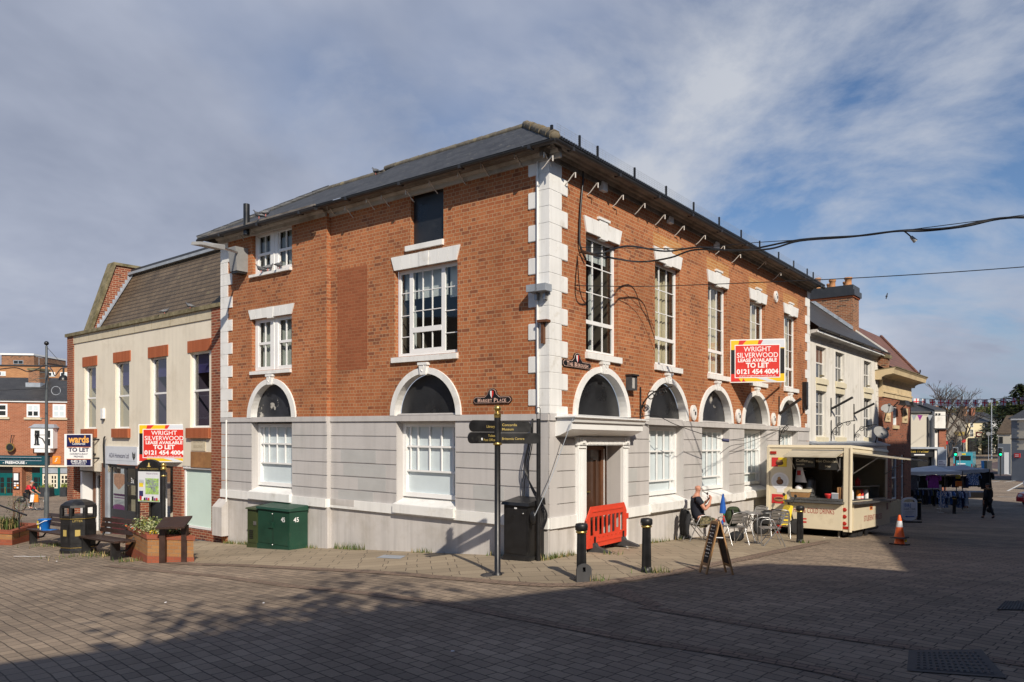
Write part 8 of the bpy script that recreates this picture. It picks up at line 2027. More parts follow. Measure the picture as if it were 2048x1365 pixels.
hang('hanging_shirt','black T-shirt hanging left of the purple shirt',1846,952,YS+.25,.50,.72,cloth_m[0])
hang('hanging_shirt','blue and white patterned shirt hanging at the front of the second stall',1948,947,YS+1.3,.60,.72,pat)
hang('hanging_coat','long black coat hanging at the right corner of the second stall',1973,944,YS+1.3,.62,1.05,cloth_m[0])
hang('hanging_coat','long dark coat at the left corner of the first stall',1828,950,YS+.1,.45,.95,cloth_m[4])
for i in range(14):
 x = 1884+i*6.6
 hang('hanging_garment','dark garment in the row at the back of the stalls',x,951+random.uniform(-2,3),YS+2.2,.40,random.uniform(.55,.8),random.choice([cloth_m[0],cloth_m[0],cloth_m[4],cloth_m[1],cloth_m[6]]),random.uniform(-.4,.4),'dark garments at the back of the stalls')
for i,(x,y,m,w_,h_,l) in enumerate(((1918,968,m_orange,.42,.32,'orange lettered notice hung in the middle of the stalls'),(1916,954,m_yel,.26,.20,'yellow price card above the orange notice'))):
 p = at(x,y,YS+.6); mb = MB(); mb.box(-w_/2,w_/2,-.01,.01,-h_/2,h_/2,m)
 for k in range(3): mb.box(-w_*.38,w_*.38,-.015,-.01,-h_*.3+h_*.25*k,-h_*.2+h_*.25*k,m_redsign if i == 0 else m_dkframe)
 o = mb.build('price_card'); o.location = p; tag(o,l,'price card')
# clothes rails
def rail(px,py,L,label,mats,n,rz,h_=1.25):
 p = gp(px,py); e = empty('clothes_rail', p, rz, label, 'clothes rail')
 mb = MB(); mb.tube([(-L/2,0,0),(-L/2,0,h_),(L/2,0,h_),(L/2,0,0)],.016,m_alu,5); mb.tube([(-L/2,-.25,.03),(-L/2,.25,.03)],.016,m_alu,5); mb.tube([(L/2,-.25,.03),(L/2,.25,.03)],.016,m_alu,5); mb.build('frame', e)
 for i in range(n):
  mb = MB(); garment(mb,(-L/2+.08+(L-.16)*i/(n-1),0,h_-.04),.42,random.uniform(.72,.95),mats[i%len(mats)],R(90)+random.uniform(-.35,.35)); mb.build('hanging_garment', e)
 return e
rail(1907,1026,1.55,'clothes rail of blue and white checked garments before the stalls',[pat,cloth_m[1],pat,cloth_m[5],cloth_m[2],cloth_m[0],pat,cloth_m[4],pat],13,.15)
rail(1843,1019,2.0,'clothes rail of dark jeans and jackets under the first stall',[cloth_m[0],cloth_m[7],cloth_m[0],cloth_m[4],cloth_m[7],cloth_m[6]],15,-.05,1.2)
p = gp(1951,1016); e = empty('stall_table', p, .05, 'brown trestle table with a big cardboard box at the right of the stalls', 'table'); mb = MB(); mb.box(-.75,.75,-.35,.35,.62,.66,m_pine)
mb.build('table_top', e)
for s_ in (1,-1): mb = MB(); mb.box(.68*s_-.03,.68*s_+.03,-.3,.3,0,.62,m_wood); mb.build('leg', e)
m_card = M('cardboard', (.30,.20,.12), .85, var=.12, vs=4)
mb = MB(); mb.box(-.75,.72,-.3,.3,0,.30,m_card); mb.hexa([(-.6,-.25,.30),(.6,-.25,.30),(.6,.25,.30),(-.6,.25,.30),(-.5,-.2,.36),(.5,-.2,.34),(.5,.2,.36),(-.5,.2,.37)],cloth_m[5]); o = mb.build('cardboard_box'); o.location = p+Vector((0,0,.66)); o.rotation_euler = (0,0,.05); tag(o,'wide cardboard box of pale clothes on the trestle table','box')
# white van behind the stalls
p = gx(1832,51.5); e = empty('white_van', p, R(80), 'white van parked behind the first market stall', 'van'); m_carw = M('white_car_paint', (.74,.75,.76), .25, var=.02, coat=.6)
mb = MB(); mb.prism([(-2.2,.35),(2.2,.35),(2.25,.9),(1.9,1.1),(1.3,1.85),(-2.2,1.95)],'y',-.85,.85,m_carw); mb.build('body', e); mb = MB(); mb.prism([(1.35,1.15),(1.82,1.12),(1.3,1.75),(1.2,1.75)],'y',-.87,.87,m_dkglass); mb.build('window', e)
for x in (-1.4,1.4):
 for y in (-.85,.85): mb = MB(); mb.M = Matrix.Translation((x,y,.33))@Matrix.Rotation(R(90),4,'X'); mb.lathe([(.001,-.1),(.33,-.1),(.33,.1),(.001,.1)],m_tyre,seg=18); mb.build('wheel', e)
# coach travel board
p = gp(1818,1045); e = empty('pavement_sign', p, R(4), 'white framed pavement sign for coach travel with a blue arrow', 'pavement sign'); sc_ = p.y/F
W_,H_ = 16.5*sc_, 50*sc_; sh = [(-W_,.30),(-W_*.75,.14),(-W_*.3,.08),(W_*.3,.08),(W_*.75,.14),(W_,.30),(W_,H_*.82)]+[(W_*math.cos(t),H_*.82+H_*.18*math.sin(t)) for t in [i*math.pi/10 for i in range(1,10)]]+[(-W_,H_*.82)]
mb = MB(); mb.plate(sh,-.03,.03,m_white_pl,[[(-W_*.8,H_*.80),(W_*.8,H_*.80),(W_*.55,H_*.90),(0,H_*.94),(-W_*.55,H_*.90)]]); mb.build('frame', e)
mb = MB(); mb.box(-W_*.86,W_*.86,-.04,-.03,.20,H_*.77,m_map_w); m_bl_t = M('blue_lettering',(.02,.09,.35),.5,var=0)
mb.text('B&J', -W_*.25, H_*.63, .20, m_bl_t, -.045, wid=W_*.75); mb.text('Coach Travel', 0, H_*.50, .14, m_dkframe, -.045, wid=W_*1.4);
for k in range(3): mb.box(-W_*.6,W_*.6-.05*k,-.045,-.04,H_*(.42-.05*k),H_*(.435-.05*k),m_lead)
mb.plate([(-W_*.6,H_*.235),(-W_*.3,H_*.27),(-W_*.3,H_*.25),(W_*.6,H_*.25),(W_*.6,H_*.22),(-W_*.3,H_*.22),(-W_*.3,H_*.20)],-.045,-.04,m_bl_t); mb.build('panel', e)
mb = MB(); mb.box(-W_*.95,W_*1.15,-.28,.28,0,.07,m_blk); mb.build('base', e)
# walking man with holdall
p = gp(1976,1037.5); s_ = 1.0
pw = empty('person', p, R(200), 'man in dark fur-hooded coat walking up the street with a black bag', 'person')
HT = 70/F*p.y; k_ = HT/1.76
N_ = {'pelvis':((0,0,.94),.13,.12),'waist':((0,0,1.08),.135,.12),'chest':((0,.01,1.30),.165,.125),'neckb':((0,.01,1.45),.085,.08),'neck':((0,-.01,1.52),.055),'jaw':((0,-.045,1.58),.062),'head':((0,-.03,1.655),.082,.095),'crown':((0,-.02,1.72),.062)}
E_ = [('pelvis','waist'),('waist','chest'),('chest','neckb'),('neckb','neck'),('neck','jaw'),('jaw','head'),('head','crown')]
for q_,k,ph in ((1,'l',.16),(-1,'r',-.18)):
 N_.update({k+'hip':((.09*q_,0,.90),.095),k+'kn':((.10*q_,-.5*ph-.04,.49),.062),k+'an':((.10*q_,-1.0*ph+(.06 if ph < 0 else 0),.10+(.04 if ph < 0 else 0)),.04),k+'toe':((.11*q_,-1.0*ph-.13+(.06 if ph < 0 else 0),.035+(.0 if ph < 0 else .02)),.038),
  k+'sh':((.19*q_,.01,1.40),.07),k+'el':((.27*q_,.03+.25*ph,1.13),.05),k+'wr':((.29*q_,-.06+.3*ph,.88),.03)})
 E_ += [('pelvis',k+'hip'),(k+'hip',k+'kn'),(k+'kn',k+'an'),(k+'an',k+'toe'),('neckb',k+'sh'),(k+'sh',k+'el'),(k+'el',k+'wr')]
 hand(N_,E_,k+'wr',N_[k+'wr'][0],(0,-.1,-1),(-q_,0,0),.5,q_)
bd = skin_mesh('body', N_, E_, m_skin2, pw); face(pw,(0,-.03,1.64),(0,-1,-.1),(0,0,1),1.0,m_skin2)
C_ = {'pelvis':((0,0,.86),.175,.16),'waist':((0,0,1.08),.17,.15),'chest':((0,.01,1.30),.20,.16),'neckb':((0,.02,1.44),.11,.10)}
for q_,k in ((1,'l'),(-1,'r')): C_.update({k+'sh':((.195*q_,.01,1.40),.095),k+'el':(N_[k+'el'][0],.078),k+'wr':(tuple(Vector(N_[k+'wr'][0])+Vector((0,.01,.05))),.062)})
skin_mesh('coat', C_, [('pelvis','waist'),('waist','chest'),('chest','neckb'),('neckb','lsh'),('neckb','rsh'),('lsh','lel'),('lel','lwr'),('rsh','rel'),('rel','rwr')], m_jack, pw)
mb = MB(); mb.hexa([(-.09,-.20,.86),(.09,-.20,.86),(.09,-.13,.86),(-.09,-.13,.86),(-.07,-.175,1.40),(.07,-.175,1.40),(.05,-.1,1.42),(-.05,-.1,1.42)],m_greyt); mb.build('jumper', pw)
mb = MB(); mb.tube([(.10,-.13,1.38),(.17,-.05,1.46),(.14,.08,1.50),(0,.14,1.50),(-.14,.08,1.50),(-.17,-.05,1.46),(-.10,-.13,1.38)],[.03,.05,.055,.055,.055,.05,.03],m_fur,8); mb.build('fur_collar', pw)
T_ = {'pelvis':((0,0,.92),.145,.135)}
for q_,k in ((1,'l'),(-1,'r')): T_.update({k+'hip':((.09*q_,0,.88),.108),k+'kn':(N_[k+'kn'][0],.08),k+'an':(tuple(Vector(N_[k+'an'][0])+Vector((0,0,.02))),.062)})
skin_mesh('trousers', T_, [('pelvis','lhip'),('lhip','lkn'),('lkn','lan'),('pelvis','rhip'),('rhip','rkn'),('rkn','ran')], m_dkcloth, pw)
for q_,k in ((1,'l'),(-1,'r')): a = Vector(N_[k+'an'][0]); t = Vector(N_[k+'toe'][0]); skin_mesh('boot',{'a':(tuple(a),.05),'b':(tuple(a+Vector((0,-.02,-.05))),.052),'c':(tuple(t),.045)},[('a','b'),('b','c')],m_boot,pw,sub=1)
mb = MB(); mb.ball((0,-.022,1.705),.085,m_blk_b,.95,1.05,.62,12,7); mb.build('hair', pw)
pw.scale = (k_,)*3
hw = Vector(N_['lwr'][0])*k_; ca,sa = math.cos(R(200)),math.sin(R(200)); hp = p+Vector((hw.x*ca-hw.y*sa,hw.x*sa+hw.y*ca,hw.z))
hwr = Vector(N_['rwr'][0])*k_; hpr = p+Vector((hwr.x*ca-hwr.y*sa,hwr.x*sa+hwr.y*ca,hwr.z));
if hpr.x > hp.x: hp = hpr
e = empty('holdall', hp+Vector((0,0,-.10)), R(200), 'round black holdall carried in the walking man\'s hand', 'bag'); mb = MB(); mb.ball((0,0,-.36),.19,m_blk,1.15,.75,.85,12,8); mb.build('body', e); mb = MB(); mb.tube([(-.08,0,-.24),(-.05,0,.0),(.05,0,.0),(.08,0,-.24)],.014,m_blk,6); mb.build('handle', e)
# cyclist at the back of the square
p = gp(60,1021.5); sc_ = 1.0; e = empty('bicycle', p, R(4), 'silver bicycle ridden across the back of the square with shopping bags', 'bicycle')
WB = 1.06; rw = .335
for x in (-WB/2,WB/2):
 mb = MB(); mb.tube([(x+rw*math.cos(t),0,rw+rw*math.sin(t)) for t in [i*2*math.pi/24 for i in range(25)]],.022,m_tyre,6,False); wh = mb.build('wheel', e)
 mb = MB(); mb.tube([(x+(rw-.03)*math.cos(t),0,rw+(rw-.03)*math.sin(t)) for t in [i*2*math.pi/24 for i in range(25)]],.010,m_alu,5,False)
 for i in range(12): t = i*math.pi/6; mb.tube([(x,0,rw),(x+(rw-.03)*math.cos(t),0,rw+(rw-.03)*math.sin(t))],.003,m_alu,3,False)
 mb.ball((x,0,rw),.03,m_alu); mb.build('rim', wh)
mb = MB(); bb_ = (-.06,0,.30); st_ = (-.20,0,.78); hd = (.38,0,.80); hb_ = (.41,0,.66)
for a,b2 in ((bb_,st_),(bb_,hb_),(st_,hd),((-WB/2,0,rw),bb_),((-WB/2,0,rw),st_),(hd,(WB/2,0,rw)),(hd,(.36,0,.95))): mb.tube([a,b2],.017,m_alu,6)
mb.build('frame', e)
mb = MB(); mb.tube([(.36,-.27,.98),(.40,-.12,.97),(.36,0,.95),(.40,.12,.97),(.36,.27,.98)],.013,m_blk,6); mb.build('handlebar', e)
mb = MB(); mb.ball((-.22,0,.86),.10,m_blk,1.4,.8,.35,10,6); mb.build('saddle', e)
mb = MB(); mb.M = Matrix.Translation(bb_)@Matrix.Rotation(R(90),4,'X'); mb.lathe([(.001,-.01),(.09,-.01),(.09,.01),(.001,.01)],m_alu,seg=16); mb.M = None; mb.tube([(-.06,-.06,.30),(.02,-.08,.16)],.012,m_alu,5); mb.tube([(-.06,.06,.30),(-.14,.08,.44)],.012,m_alu,5); mb.build('crankset', e)
mb = MB(); mb.ball((-.48,.02,.62),.2,m_dkframe,1.3,.8,.85,10,6); mb.build('pannier', e)
pc = empty('person', p, R(4), 'grey haired cyclist in red and dark jacket riding past the pub', 'person')
N_ = {'pelvis':((-.20,0,.93),.125,.12),'belly':((-.14,0,1.08),.135,.14),'chest':((-.02,0,1.28),.145,.17),'neckb':((.05,0,1.43),.075),'neck':((.09,0,1.49),.052),'jaw':((.14,0,1.545),.060),'head':((.13,0,1.615),.090,.078),'crown':((.125,0,1.68),.060)}
E_ = [('pelvis','belly'),('belly','chest'),('chest','neckb'),('neckb','neck'),('neck','jaw'),('jaw','head'),('head','crown')]
for q_,k,fz,fx_ in ((-1,'r',.12,.06),(1,'l',.40,-.12)):
 N_.update({k+'sh':((.03,.19*q_,1.38),.06),k+'el':((.16,.26*q_,1.16),.045),k+'wr':((.33,.24*q_,1.02),.03),k+'hip':((-.16,.10*q_,.90),.095),k+'kn':((.18,.11*q_,.62+.5*(fz-.12)),.065),k+'an':((fx_-.02,.10*q_,fz+.09),.04),k+'toe':((fx_+.13,.10*q_,fz+.02),.036)})
 E_ += [('neckb',k+'sh'),(k+'sh',k+'el'),(k+'el',k+'wr'),('pelvis',k+'hip'),(k+'hip',k+'kn'),(k+'kn',k+'an'),(k+'an',k+'toe')]
 hand(N_,E_,k+'wr',N_[k+'wr'][0],(1,0,-.3),(0,0,-1),1.2,q_)
skin_mesh('body', N_, E_, m_skin, pc); face(pc,(.14,0,1.60),(1,0,-.1),(0,0,1),1.0,m_skin)
C_ = {k:fx(N_[k],.025) for k in ('pelvis','belly','chest','neckb','lsh','rsh','lel','rel')}
skin_mesh('jacket', C_, [('pelvis','belly'),('belly','chest'),('chest','neckb'),('neckb','lsh'),('neckb','rsh'),('lsh','lel'),('rsh','rel')], None, pc, mats=[m_redj,m_blk_b], pick=lambda c: 0 if c.z > 1.22 else 1)
T_ = {k:fx(N_[k],.022) for k in ('pelvis','lhip','rhip','lkn','rkn')};
for k in 'lr': T_[k+'an'] = fx(N_[k+'an'],.016)
skin_mesh('trousers', T_, [('pelvis','lhip'),('lhip','lkn'),('lkn','lan'),('pelvis','rhip'),('rhip','rkn'),('rkn','ran')], m_dkcloth, pc)
for k in 'lr': a,t = Vector(N_[k+'an'][0]),Vector(N_[k+'toe'][0]); skin_mesh('shoe',{'a':(tuple(a+Vector((0,0,-.04))),.045),'c':(tuple(t),.042)},[('a','c')],m_boot,pc,sub=1)
mb = MB(); mb.ball((.105,0,1.66),.088,m_lead,1.0,.95,.62,12,7); mb.build('hair', pc)
for x,m,l in ((.30,m_paper,'white carrier bag hung on the bicycle handlebar'),(.50,m_orange,'orange carrier bag hung on the bicycle handlebar')):
 mb = MB(); mb.hexa([(-.13,-.07,-.50),(.13,-.07,-.50),(.13,.07,-.50),(-.13,.07,-.50),(-.10,-.02,-.08),(.10,-.02,-.08),(.10,.02,-.08),(-.10,.02,-.08)],m); mb.tube([(-.06,0,-.08),(0,0,0),(.06,0,-.08)],.008,m,4); o = mb.build('carrier_bag'); o.location = p+Vector((x-.02,-.20,1.0)); tag(o,l,'carrier bag')
# bus, cars, signals
def wheel4(e,xs_,ys_,r_):
 for x in xs_:
  for y in ys_: mb = MB(); mb.M = Matrix.Translation((x,y,r_))@Matrix.Rotation(R(90),4,'X'); mb.lathe([(.001,-.12),(r_*.9,-.12),(r_,-.08),(r_,.08),(r_*.9,.12),(.001,.12)],m_tyre,seg=18); mb.build('wheel', e)
m_bus = M('turquoise_bus_paint', (.05,.33,.42), .3, var=.04, coat=.5)
p = gx(1926,112); e = empty('bus', p, math.atan2(1,-.62)+R(-90)+R(30), 'turquoise bus seen from behind beyond the market stalls', 'bus'); hb2 = at(0,905.5,112).z-p.z
e.rotation_euler = (0,0,-.59)
mb = MB(); mb.box(-1.22,1.22,0,9,.3,hb2,m_bus); mb.build('body', e); mb = MB(); mb.box(-1.0,1.0,-.02,.01,hb2-1.15,hb2-.45,m_dkglass); mb.box(-1.235,-1.215,.5,8.5,hb2-1.3,hb2-.5,m_dkglass); mb.build('window', e)
mb = MB(); mb.box(-.45,.35,-.04,.0,hb2-.36,hb2-.12,m_yel); mb.box(-1.18,-1.05,-.03,0,.6,1.1,m_redlens); mb.box(1.05,1.18,-.03,0,.6,1.1,m_redlens); mb.box(-.7,.3,-.03,0,1.0,1.15,m_w_t); mb.build('rear_lights', e); wheel4(e,(-1.0,1.0),(1.8,7),.45)
def car(name,label,loc,rz,m,L=4.1,hgt=1.45):
 e = empty(name, loc, rz, label, 'car'); w2 = .86
 prof = [(-L/2,.35),(-L/2,.85),(-L/2+.35,.95),(-L/2+.75,hgt),(.35,hgt),(1.05,.98),(L/2-.15,.82),(L/2,.55),(L/2,.30),(-L/2,.30)]
 mb = MB()
 P = [Vector((x,0,z)) for x,z in prof]; V = []
 for y,k in ((-w2,.93),(-w2*.98,1),(w2*.98,1),(w2,.93)): V += [(x*(1 if abs(y) < w2 else .985),y*(1-.16*max(0,z-.95)/.5),.3+(z-.3)*(1 if abs(y) < w2 else .985)) for x,z in prof]
 n = len(prof); mb.add(V,[[i*n+k,i*n+(k+1)%n,(i+1)*n+(k+1)%n,(i+1)*n+k] for i in range(3) for k in range(n)]+[list(range(n)),list(range(3*n,4*n))],m); mb.build('body', e)
 mb = MB(); mb.prism([(-L/2+.55,.98),(-L/2+.82,hgt-.06),(.30,hgt-.06),(.90,.99)],'y',-w2*.93,w2*.93,m_dkglass); mb.hexa([(.45,-w2*.72,hgt-.04),(1.06,-w2*.82,1.0),(1.06,w2*.82,1.0),(.45,w2*.72,hgt-.04),(.42,-w2*.72,hgt-.0),(1.08,-w2*.82,1.03),(1.08,w2*.82,1.03),(.42,w2*.72,hgt-.0)],m_dkglass); mb.build('window', e)
 for y in (-.6,.6): mb = MB(); mb.ball((L/2-.06,y,.66),.13,m_paper,.5,1.3,.8,10,6); mb.build('headlight', e)
 mb = MB(); mb.box(L/2-.03,L/2+.03,-.26,.26,.42,.53,m_paper); mb.build('number_plate', e)
 wheel4(e,(-L/2+.75,L/2-.8),(-w2+.08,w2-.08),.31); return e
m_silver = M('silver_car_paint', (.50,.52,.54), .25, .5, var=.02, coat=.6); m_redcar = M('red_car_paint', (.45,.015,.02), .25, var=.02, coat=.7); m_darkcar = M('dark_car_paint', (.03,.035,.045), .25, var=.02, coat=.6)
car('silver_car','silver car half cut off by the right edge of the photo',gx(2098,66),R(200),m_silver)
car('red_car','red car bonnet showing at the right edge below the silver car',gx(2108,48),R(195),m_redcar)
for i,(x,y,m,l) in enumerate(((1934,896,m_redcar,'red car parked in front of the cream pub, leftmost of the two'),(1958,900,m_redcar,'red car parked below the cream pub, rightmost of the two'),(1921,893,m_silver,'silver car parked before the grey gable wall'),(1945,905,m_carw,'white car parked lowest on the hill near the bus'))):
 car('parked_car',l,gp(x,y+2),R(150+20*i),m)
m_green_l, nt_, b_ = nt_new('green_signal'); b_.inputs['Emission Color'].default_value = (.0,1,.35,1); b_.inputs['Emission Strength'].default_value = 2.5; b_.inputs['Base Color'].default_value = (0,.3,.1,1)
for i,(x,l) in enumerate(((1911,'traffic light on green before the turquoise bus'),(2001,'traffic light on green in front of the brown roofed house'))):
 Y = 86 if i == 0 else 92; p = gx(x,Y); e = empty('traffic_light', p, R(-30), l, 'traffic light', 'traffic lights'); zt = at(0,896,Y).z-p.z; zb_ = at(0,912,Y).z-p.z; r3 = (zt-zb_)/3
 mb = MB(); mb.tube([(0,.12,-.1),(0,.12,zt)],.06,m_blk,8); mb.build('pole', e); mb = MB(); mb.box(-.20,.20,-.12,.1,zb_,zt,m_blk); mb.box(-.26,.26,.0,.02,zb_-.06,zt+.06,m_lead); mb.build('head', e)
 for k,m in enumerate((m_green_l,m_blk,m_blk)): mb = MB(); mb.ball((0,-.13,zb_+r3*(k+.5)),.13,m,1,.3,1,10,6); mb.build('lens', e)
p = gx(1983,150); e = empty('street_lamp', p, 0, 'tall grey street lamp column in front of the cream pub', 'street lamp'); zt = at(0,798,150).z-p.z; mb = MB(); mb.tube([(0,0,-.2),(0,0,zt)],[.14,.08],m_lead,8); mb.build('column', e); mb = MB(); mb.ball((.15,0,zt),.32,m_dkframe,1.4,1,.5,10,6); mb.build('lamp_head', e)
for i,(x,y,c,l) in enumerate(((1977,868,m_dish,'round grey traffic sign on a post before the pub'),(1919.5,909,m_dish,'round grey road sign beside the bus'),(1893,886,m_redsign,'round red road sign beside the end house'),(1927.5,882,m_redsign,'round red road sign before the gable wall'))):
 Y = 130 if i != 1 else 84; p = gx(x,Y); e = empty('road_sign', p, R(-30), l, 'road sign'); z = at(0,y,Y).z-p.z; mb = MB(); mb.tube([(0,.05,-.1),(0,.05,z+.3)],.05,m_lead,6); mb.build('post', e); mb = MB(); disc(mb,0,z,.33 if i != 1 else .22,-.02,c,.04); mb.build('sign_face', e)
for x,Y,m,l in ((1970,110,m_blue_pl,'blue wheelie bin on the far pavement'),(1976,109,m_dkframe,'dark wheelie bin beside the blue one on the far pavement')):
 p = gx(x,Y); mb = MB(); mb.hexa([(-.3,-.3,0),(.3,-.3,0),(.3,.3,0),(-.3,.3,0),(-.36,-.36,1.3),(.36,-.36,1.3),(.36,.36,1.4),(-.36,.36,1.4)],m); mb.box(-.38,.38,-.4,.38,1.3,1.42,m); o = mb.build('wheelie_bin'); o.location = p; tag(o,l,'wheelie bin')
# bunting across the street: a cord with flags of St George
pts = [FK.w(FK.u(1822)-.2,.3,FK.uz(1822,797,.3)[1])]; YB = 42
for k in range(1,13): f = k/12; pts.append(at(1822+f*265,797+6*math.sin(math.pi*f)-f*6,pts[0].y+(36-pts[0].y)*f))
cable('bunting_line', pts, .012, 'cord of the flag bunting strung across the street')
m_flag_w = M('white_flag_cloth', (.72,.72,.74), .8, var=.05); m_flag_r = M('red_cross_cloth', (.60,.02,.04), .8, var=.05)
fl0 = None
for i,x in enumerate((1833,1848,1864,1880.7,1897.6,1916,1933,1951,1970,1988.5,2008,2026.8,2044)):
 f = (x-1822)/265; Y = pts[0].y+(36-pts[0].y)*f; p = at(x,797+6*math.sin(math.pi*f)-f*6,Y)
 if fl0 is None:
  mb = MB()
  W2,H2 = .135,.34
  for (a,b2,c,d,m) in ((-W2,-.025,-H2*.42,0,m_flag_w),(-W2,-.025,-H2,-H2*.58,m_flag_w),(.025,W2,-H2*.42,0,m_flag_w),(.025,W2,-H2,-H2*.58,m_flag_w),(-W2,W2,-H2*.58,-H2*.42,m_flag_r),(-.025,.025,-H2*.42,0,m_flag_r),(-.025,.025,-H2,-H2*.58,m_flag_r)):
   mb.box(a,b2,-.003,.003,c,d,m)
  fl0 = mb.build('bunting_flag'); o = fl0
 else: o = fl0.copy(); COL.objects.link(o)
 o.location = p; o.rotation_euler = (random.uniform(-.15,.15),random.uniform(-.18,.18),random.uniform(-.5,.5)); tag(o,'small white flag with red cross on the bunting across the street','flag','bunting flags across the street')
cable('pennant_line', [at(1821,829,44),at(1850,831,47),at(1895,831,56)], .012, 'lower cord of small pennants before the pale cream shop')
for x in (1828,1840,1860):
 mb = MB(); mb.add([(-.17,0,0),(.17,0,0),(0,.02,-.36)],[(0,1,2)],m_lead if x != 1840 else cloth_m[3]); o = mb.build('pennant'); o.location = at(x,830.5,46.5); tag(o,'small triangular pennant on the cord before the cream shop','pennant','pennants before the cream shop')
# ------------------------------------------------------------------ trees
m_bark = M('grey_brown_bark', (.085,.065,.052), .9, var=.3, vs=4, bmp=.4, bs=20)
def bare_tree(name,label,px,Y,ytop,spread,seed,leafm=None,nleaf=0,trunk=.28,base=None,loc=None,height=None,maxd=6,lsz=.12):
 rnd = random.Random(seed); p = loc or gx(px,Y); H_ = height or (at(0,ytop,Y).z-p.z); e = empty(name, p, 0, label, 'tree'); tips = []
 mt, mc = MB(), MB()
 def grow(a, d, L, r, depth):
  b2 = a+d*L; mid = a.lerp(b2,.5)+Vector((rnd.uniform(-1,1),rnd.uniform(-1,1),0))*L*.05
  (mt if depth < 2 else mc).tube([a,mid,b2],[r,r*.85,r*.7],m_bark,6 if depth < 2 else 4 if depth < 4 else 3,False)
  if depth >= maxd or L < H_*.03: tips.append(b2); return
  for _ in range(3 if depth < 3 else rnd.choice((2,3))):
   nd = (d+Vector((rnd.gauss(0,1),rnd.gauss(0,1),rnd.gauss(.15,.6)))*spread).normalized(); grow(b2 if rnd.random() > .35 else a.lerp(b2,rnd.uniform(.6,.95)), nd, L*rnd.uniform(.62,.82), r*.62, depth+1)
  tips.append(b2)
 grow(Vector((0,0,-.3)), Vector((rnd.uniform(-.05,.05),0,1)).normalized(), H_*.28, trunk, 0)
 zm = max(v.z for v in mc.v); k_ = H_/zm; mt.v = [v*k_ for v in mt.v]; mc.v = [v*k_ for v in mc.v]; tips = [t*k_ for t in tips]
 mt.build('trunk', e)
 if nleaf:
  for _ in range(nleaf):
   t = rnd.choice(tips); q_ = t+Vector((rnd.gauss(0,1),rnd.gauss(0,1),rnd.gauss(0,1)))*H_*.035; s_ = lsz*rnd.uniform(.6,1.4)
   a = Vector((rnd.gauss(0,1),rnd.gauss(0,1),rnd.gauss(0,1))).normalized(); b2 = a.cross(Vector((rnd.gauss(0,1),rnd.gauss(0,1),rnd.gauss(0,1)))).normalized()
   mc.add([q_-a*s_,q_+b2*s_*.5,q_+a*s_,q_-b2*s_*.5],[(0,1,2,3)],rnd.choice(leafm))
 mc.build('crown', e); return e
bare_tree('bare_tree','large leafless tree rising behind the pale cream shop roof',1888,150,762,.36,3,trunk=.35)
bare_tree('bare_tree','smaller leafless tree right of the large bare one',1927,155,789,.36,11,trunk=.25)
bare_tree('leaning_bare_tree','leafless leaning tree with long diagonal limb before the grey gable wall',1896,118,834,.36,23,trunk=.2)
def conifer(name,label,px,Y,ytop,rbase,seed,n=5200):
 rnd = random.Random(seed); p = gx(px,Y); H_ = at(0,ytop,Y).z-p.z; e = empty(name,p,0,label,'tree'); mb = MB(); mb.tube([(0,0,-.3),(0,0,H_*.95)],[.5,.08],m_bark,8); mb.build('trunk', e); mb = MB()
 tiers = 22
 for _ in range(n):
  k = int(tiers*rnd.random()**1.25); f = k/tiers; a = rnd.choice(range(9))*.70+k*1.9+rnd.gauss(0,.16); L = rbase*(1-f)**.75*(.75+.35*math.sin(k*5.1+a*3)); t = math.sqrt(rnd.random()); r_ = L*t
  z = H_*(.14+.85*f)+.25*rnd.gauss(0,1)-.10*r_*t+.02*r_*r_; q_ = Vector((r_*math.cos(a),r_*math.sin(a),z)); s_ = rnd.uniform(.25,.6)
  d = Vector((math.cos(a),math.sin(a),rnd.uniform(-.5,.1))).normalized(); b2 = Vector((-math.sin(a),math.cos(a),rnd.uniform(-.4,.4)))
  mb.add([q_-b2*s_*.5,q_+d*s_,q_+b2*s_*.5,q_-d*s_*.6+Vector((0,0,-.1))],[(0,1,2,3)],rnd.choice([m_leaf_d,m_leaf_d,m_leaf_c]))
 mb.build('crown', e)
m_leaf_c = leaf_mat('conifer_leaf', (.055,.060,.020)); m_leaf_b = leaf_mat('bronze_leaf', (.12,.095,.035))
conifer('conifer_tree','tall dark spreading conifer at the right edge above the grey corner shop',2040,150,766,8.5,5)
conifer('conifer_tree','lower dark conifer left of the tall one behind the street lamp',2006,170,797,6.0,9,3200)
def bush_tree(name,label,px,Y,ytop,w_,seed,mats,n=2200):
 rnd = random.Random(seed); p = gx(px,Y); H_ = at(0,ytop,Y).z-p.z; e = empty(name,p,0,label,'tree'); mb = MB(); mb.tube([(0,0,-.3),(0,0,H_*.6)],[.3,.12],m_bark,6); mb.build('trunk', e); mb = MB()
 cl = [(rnd.gauss(0,.45)*w_,rnd.gauss(0,.4)*w_,H_*rnd.uniform(.45,.88),w_*rnd.uniform(.28,.5)) for _ in range(11)]
 for _ in range(n):
  x,y,z,r_ = rnd.choice(cl); v = Vector((rnd.gauss(0,1),rnd.gauss(0,1),rnd.gauss(0,.8))).normalized()*r_*rnd.random()**.4; q_ = Vector((x,y,z))+v
  if q_.z > H_: continue
  s_ = rnd.uniform(.2,.5); a = Vector((rnd.gauss(0,1),rnd.gauss(0,1),rnd.gauss(0,1))).normalized(); b2 = a.cross(Vector((rnd.gauss(0,1),rnd.gauss(0,1),rnd.gauss(0,1)))).normalized()
  mb.add([q_-a*s_,q_+b2*s_*.6,q_+a*s_,q_-b2*s_*.6],[(0,1,2,3)],rnd.choice(mats))
 mb.build('crown', e)
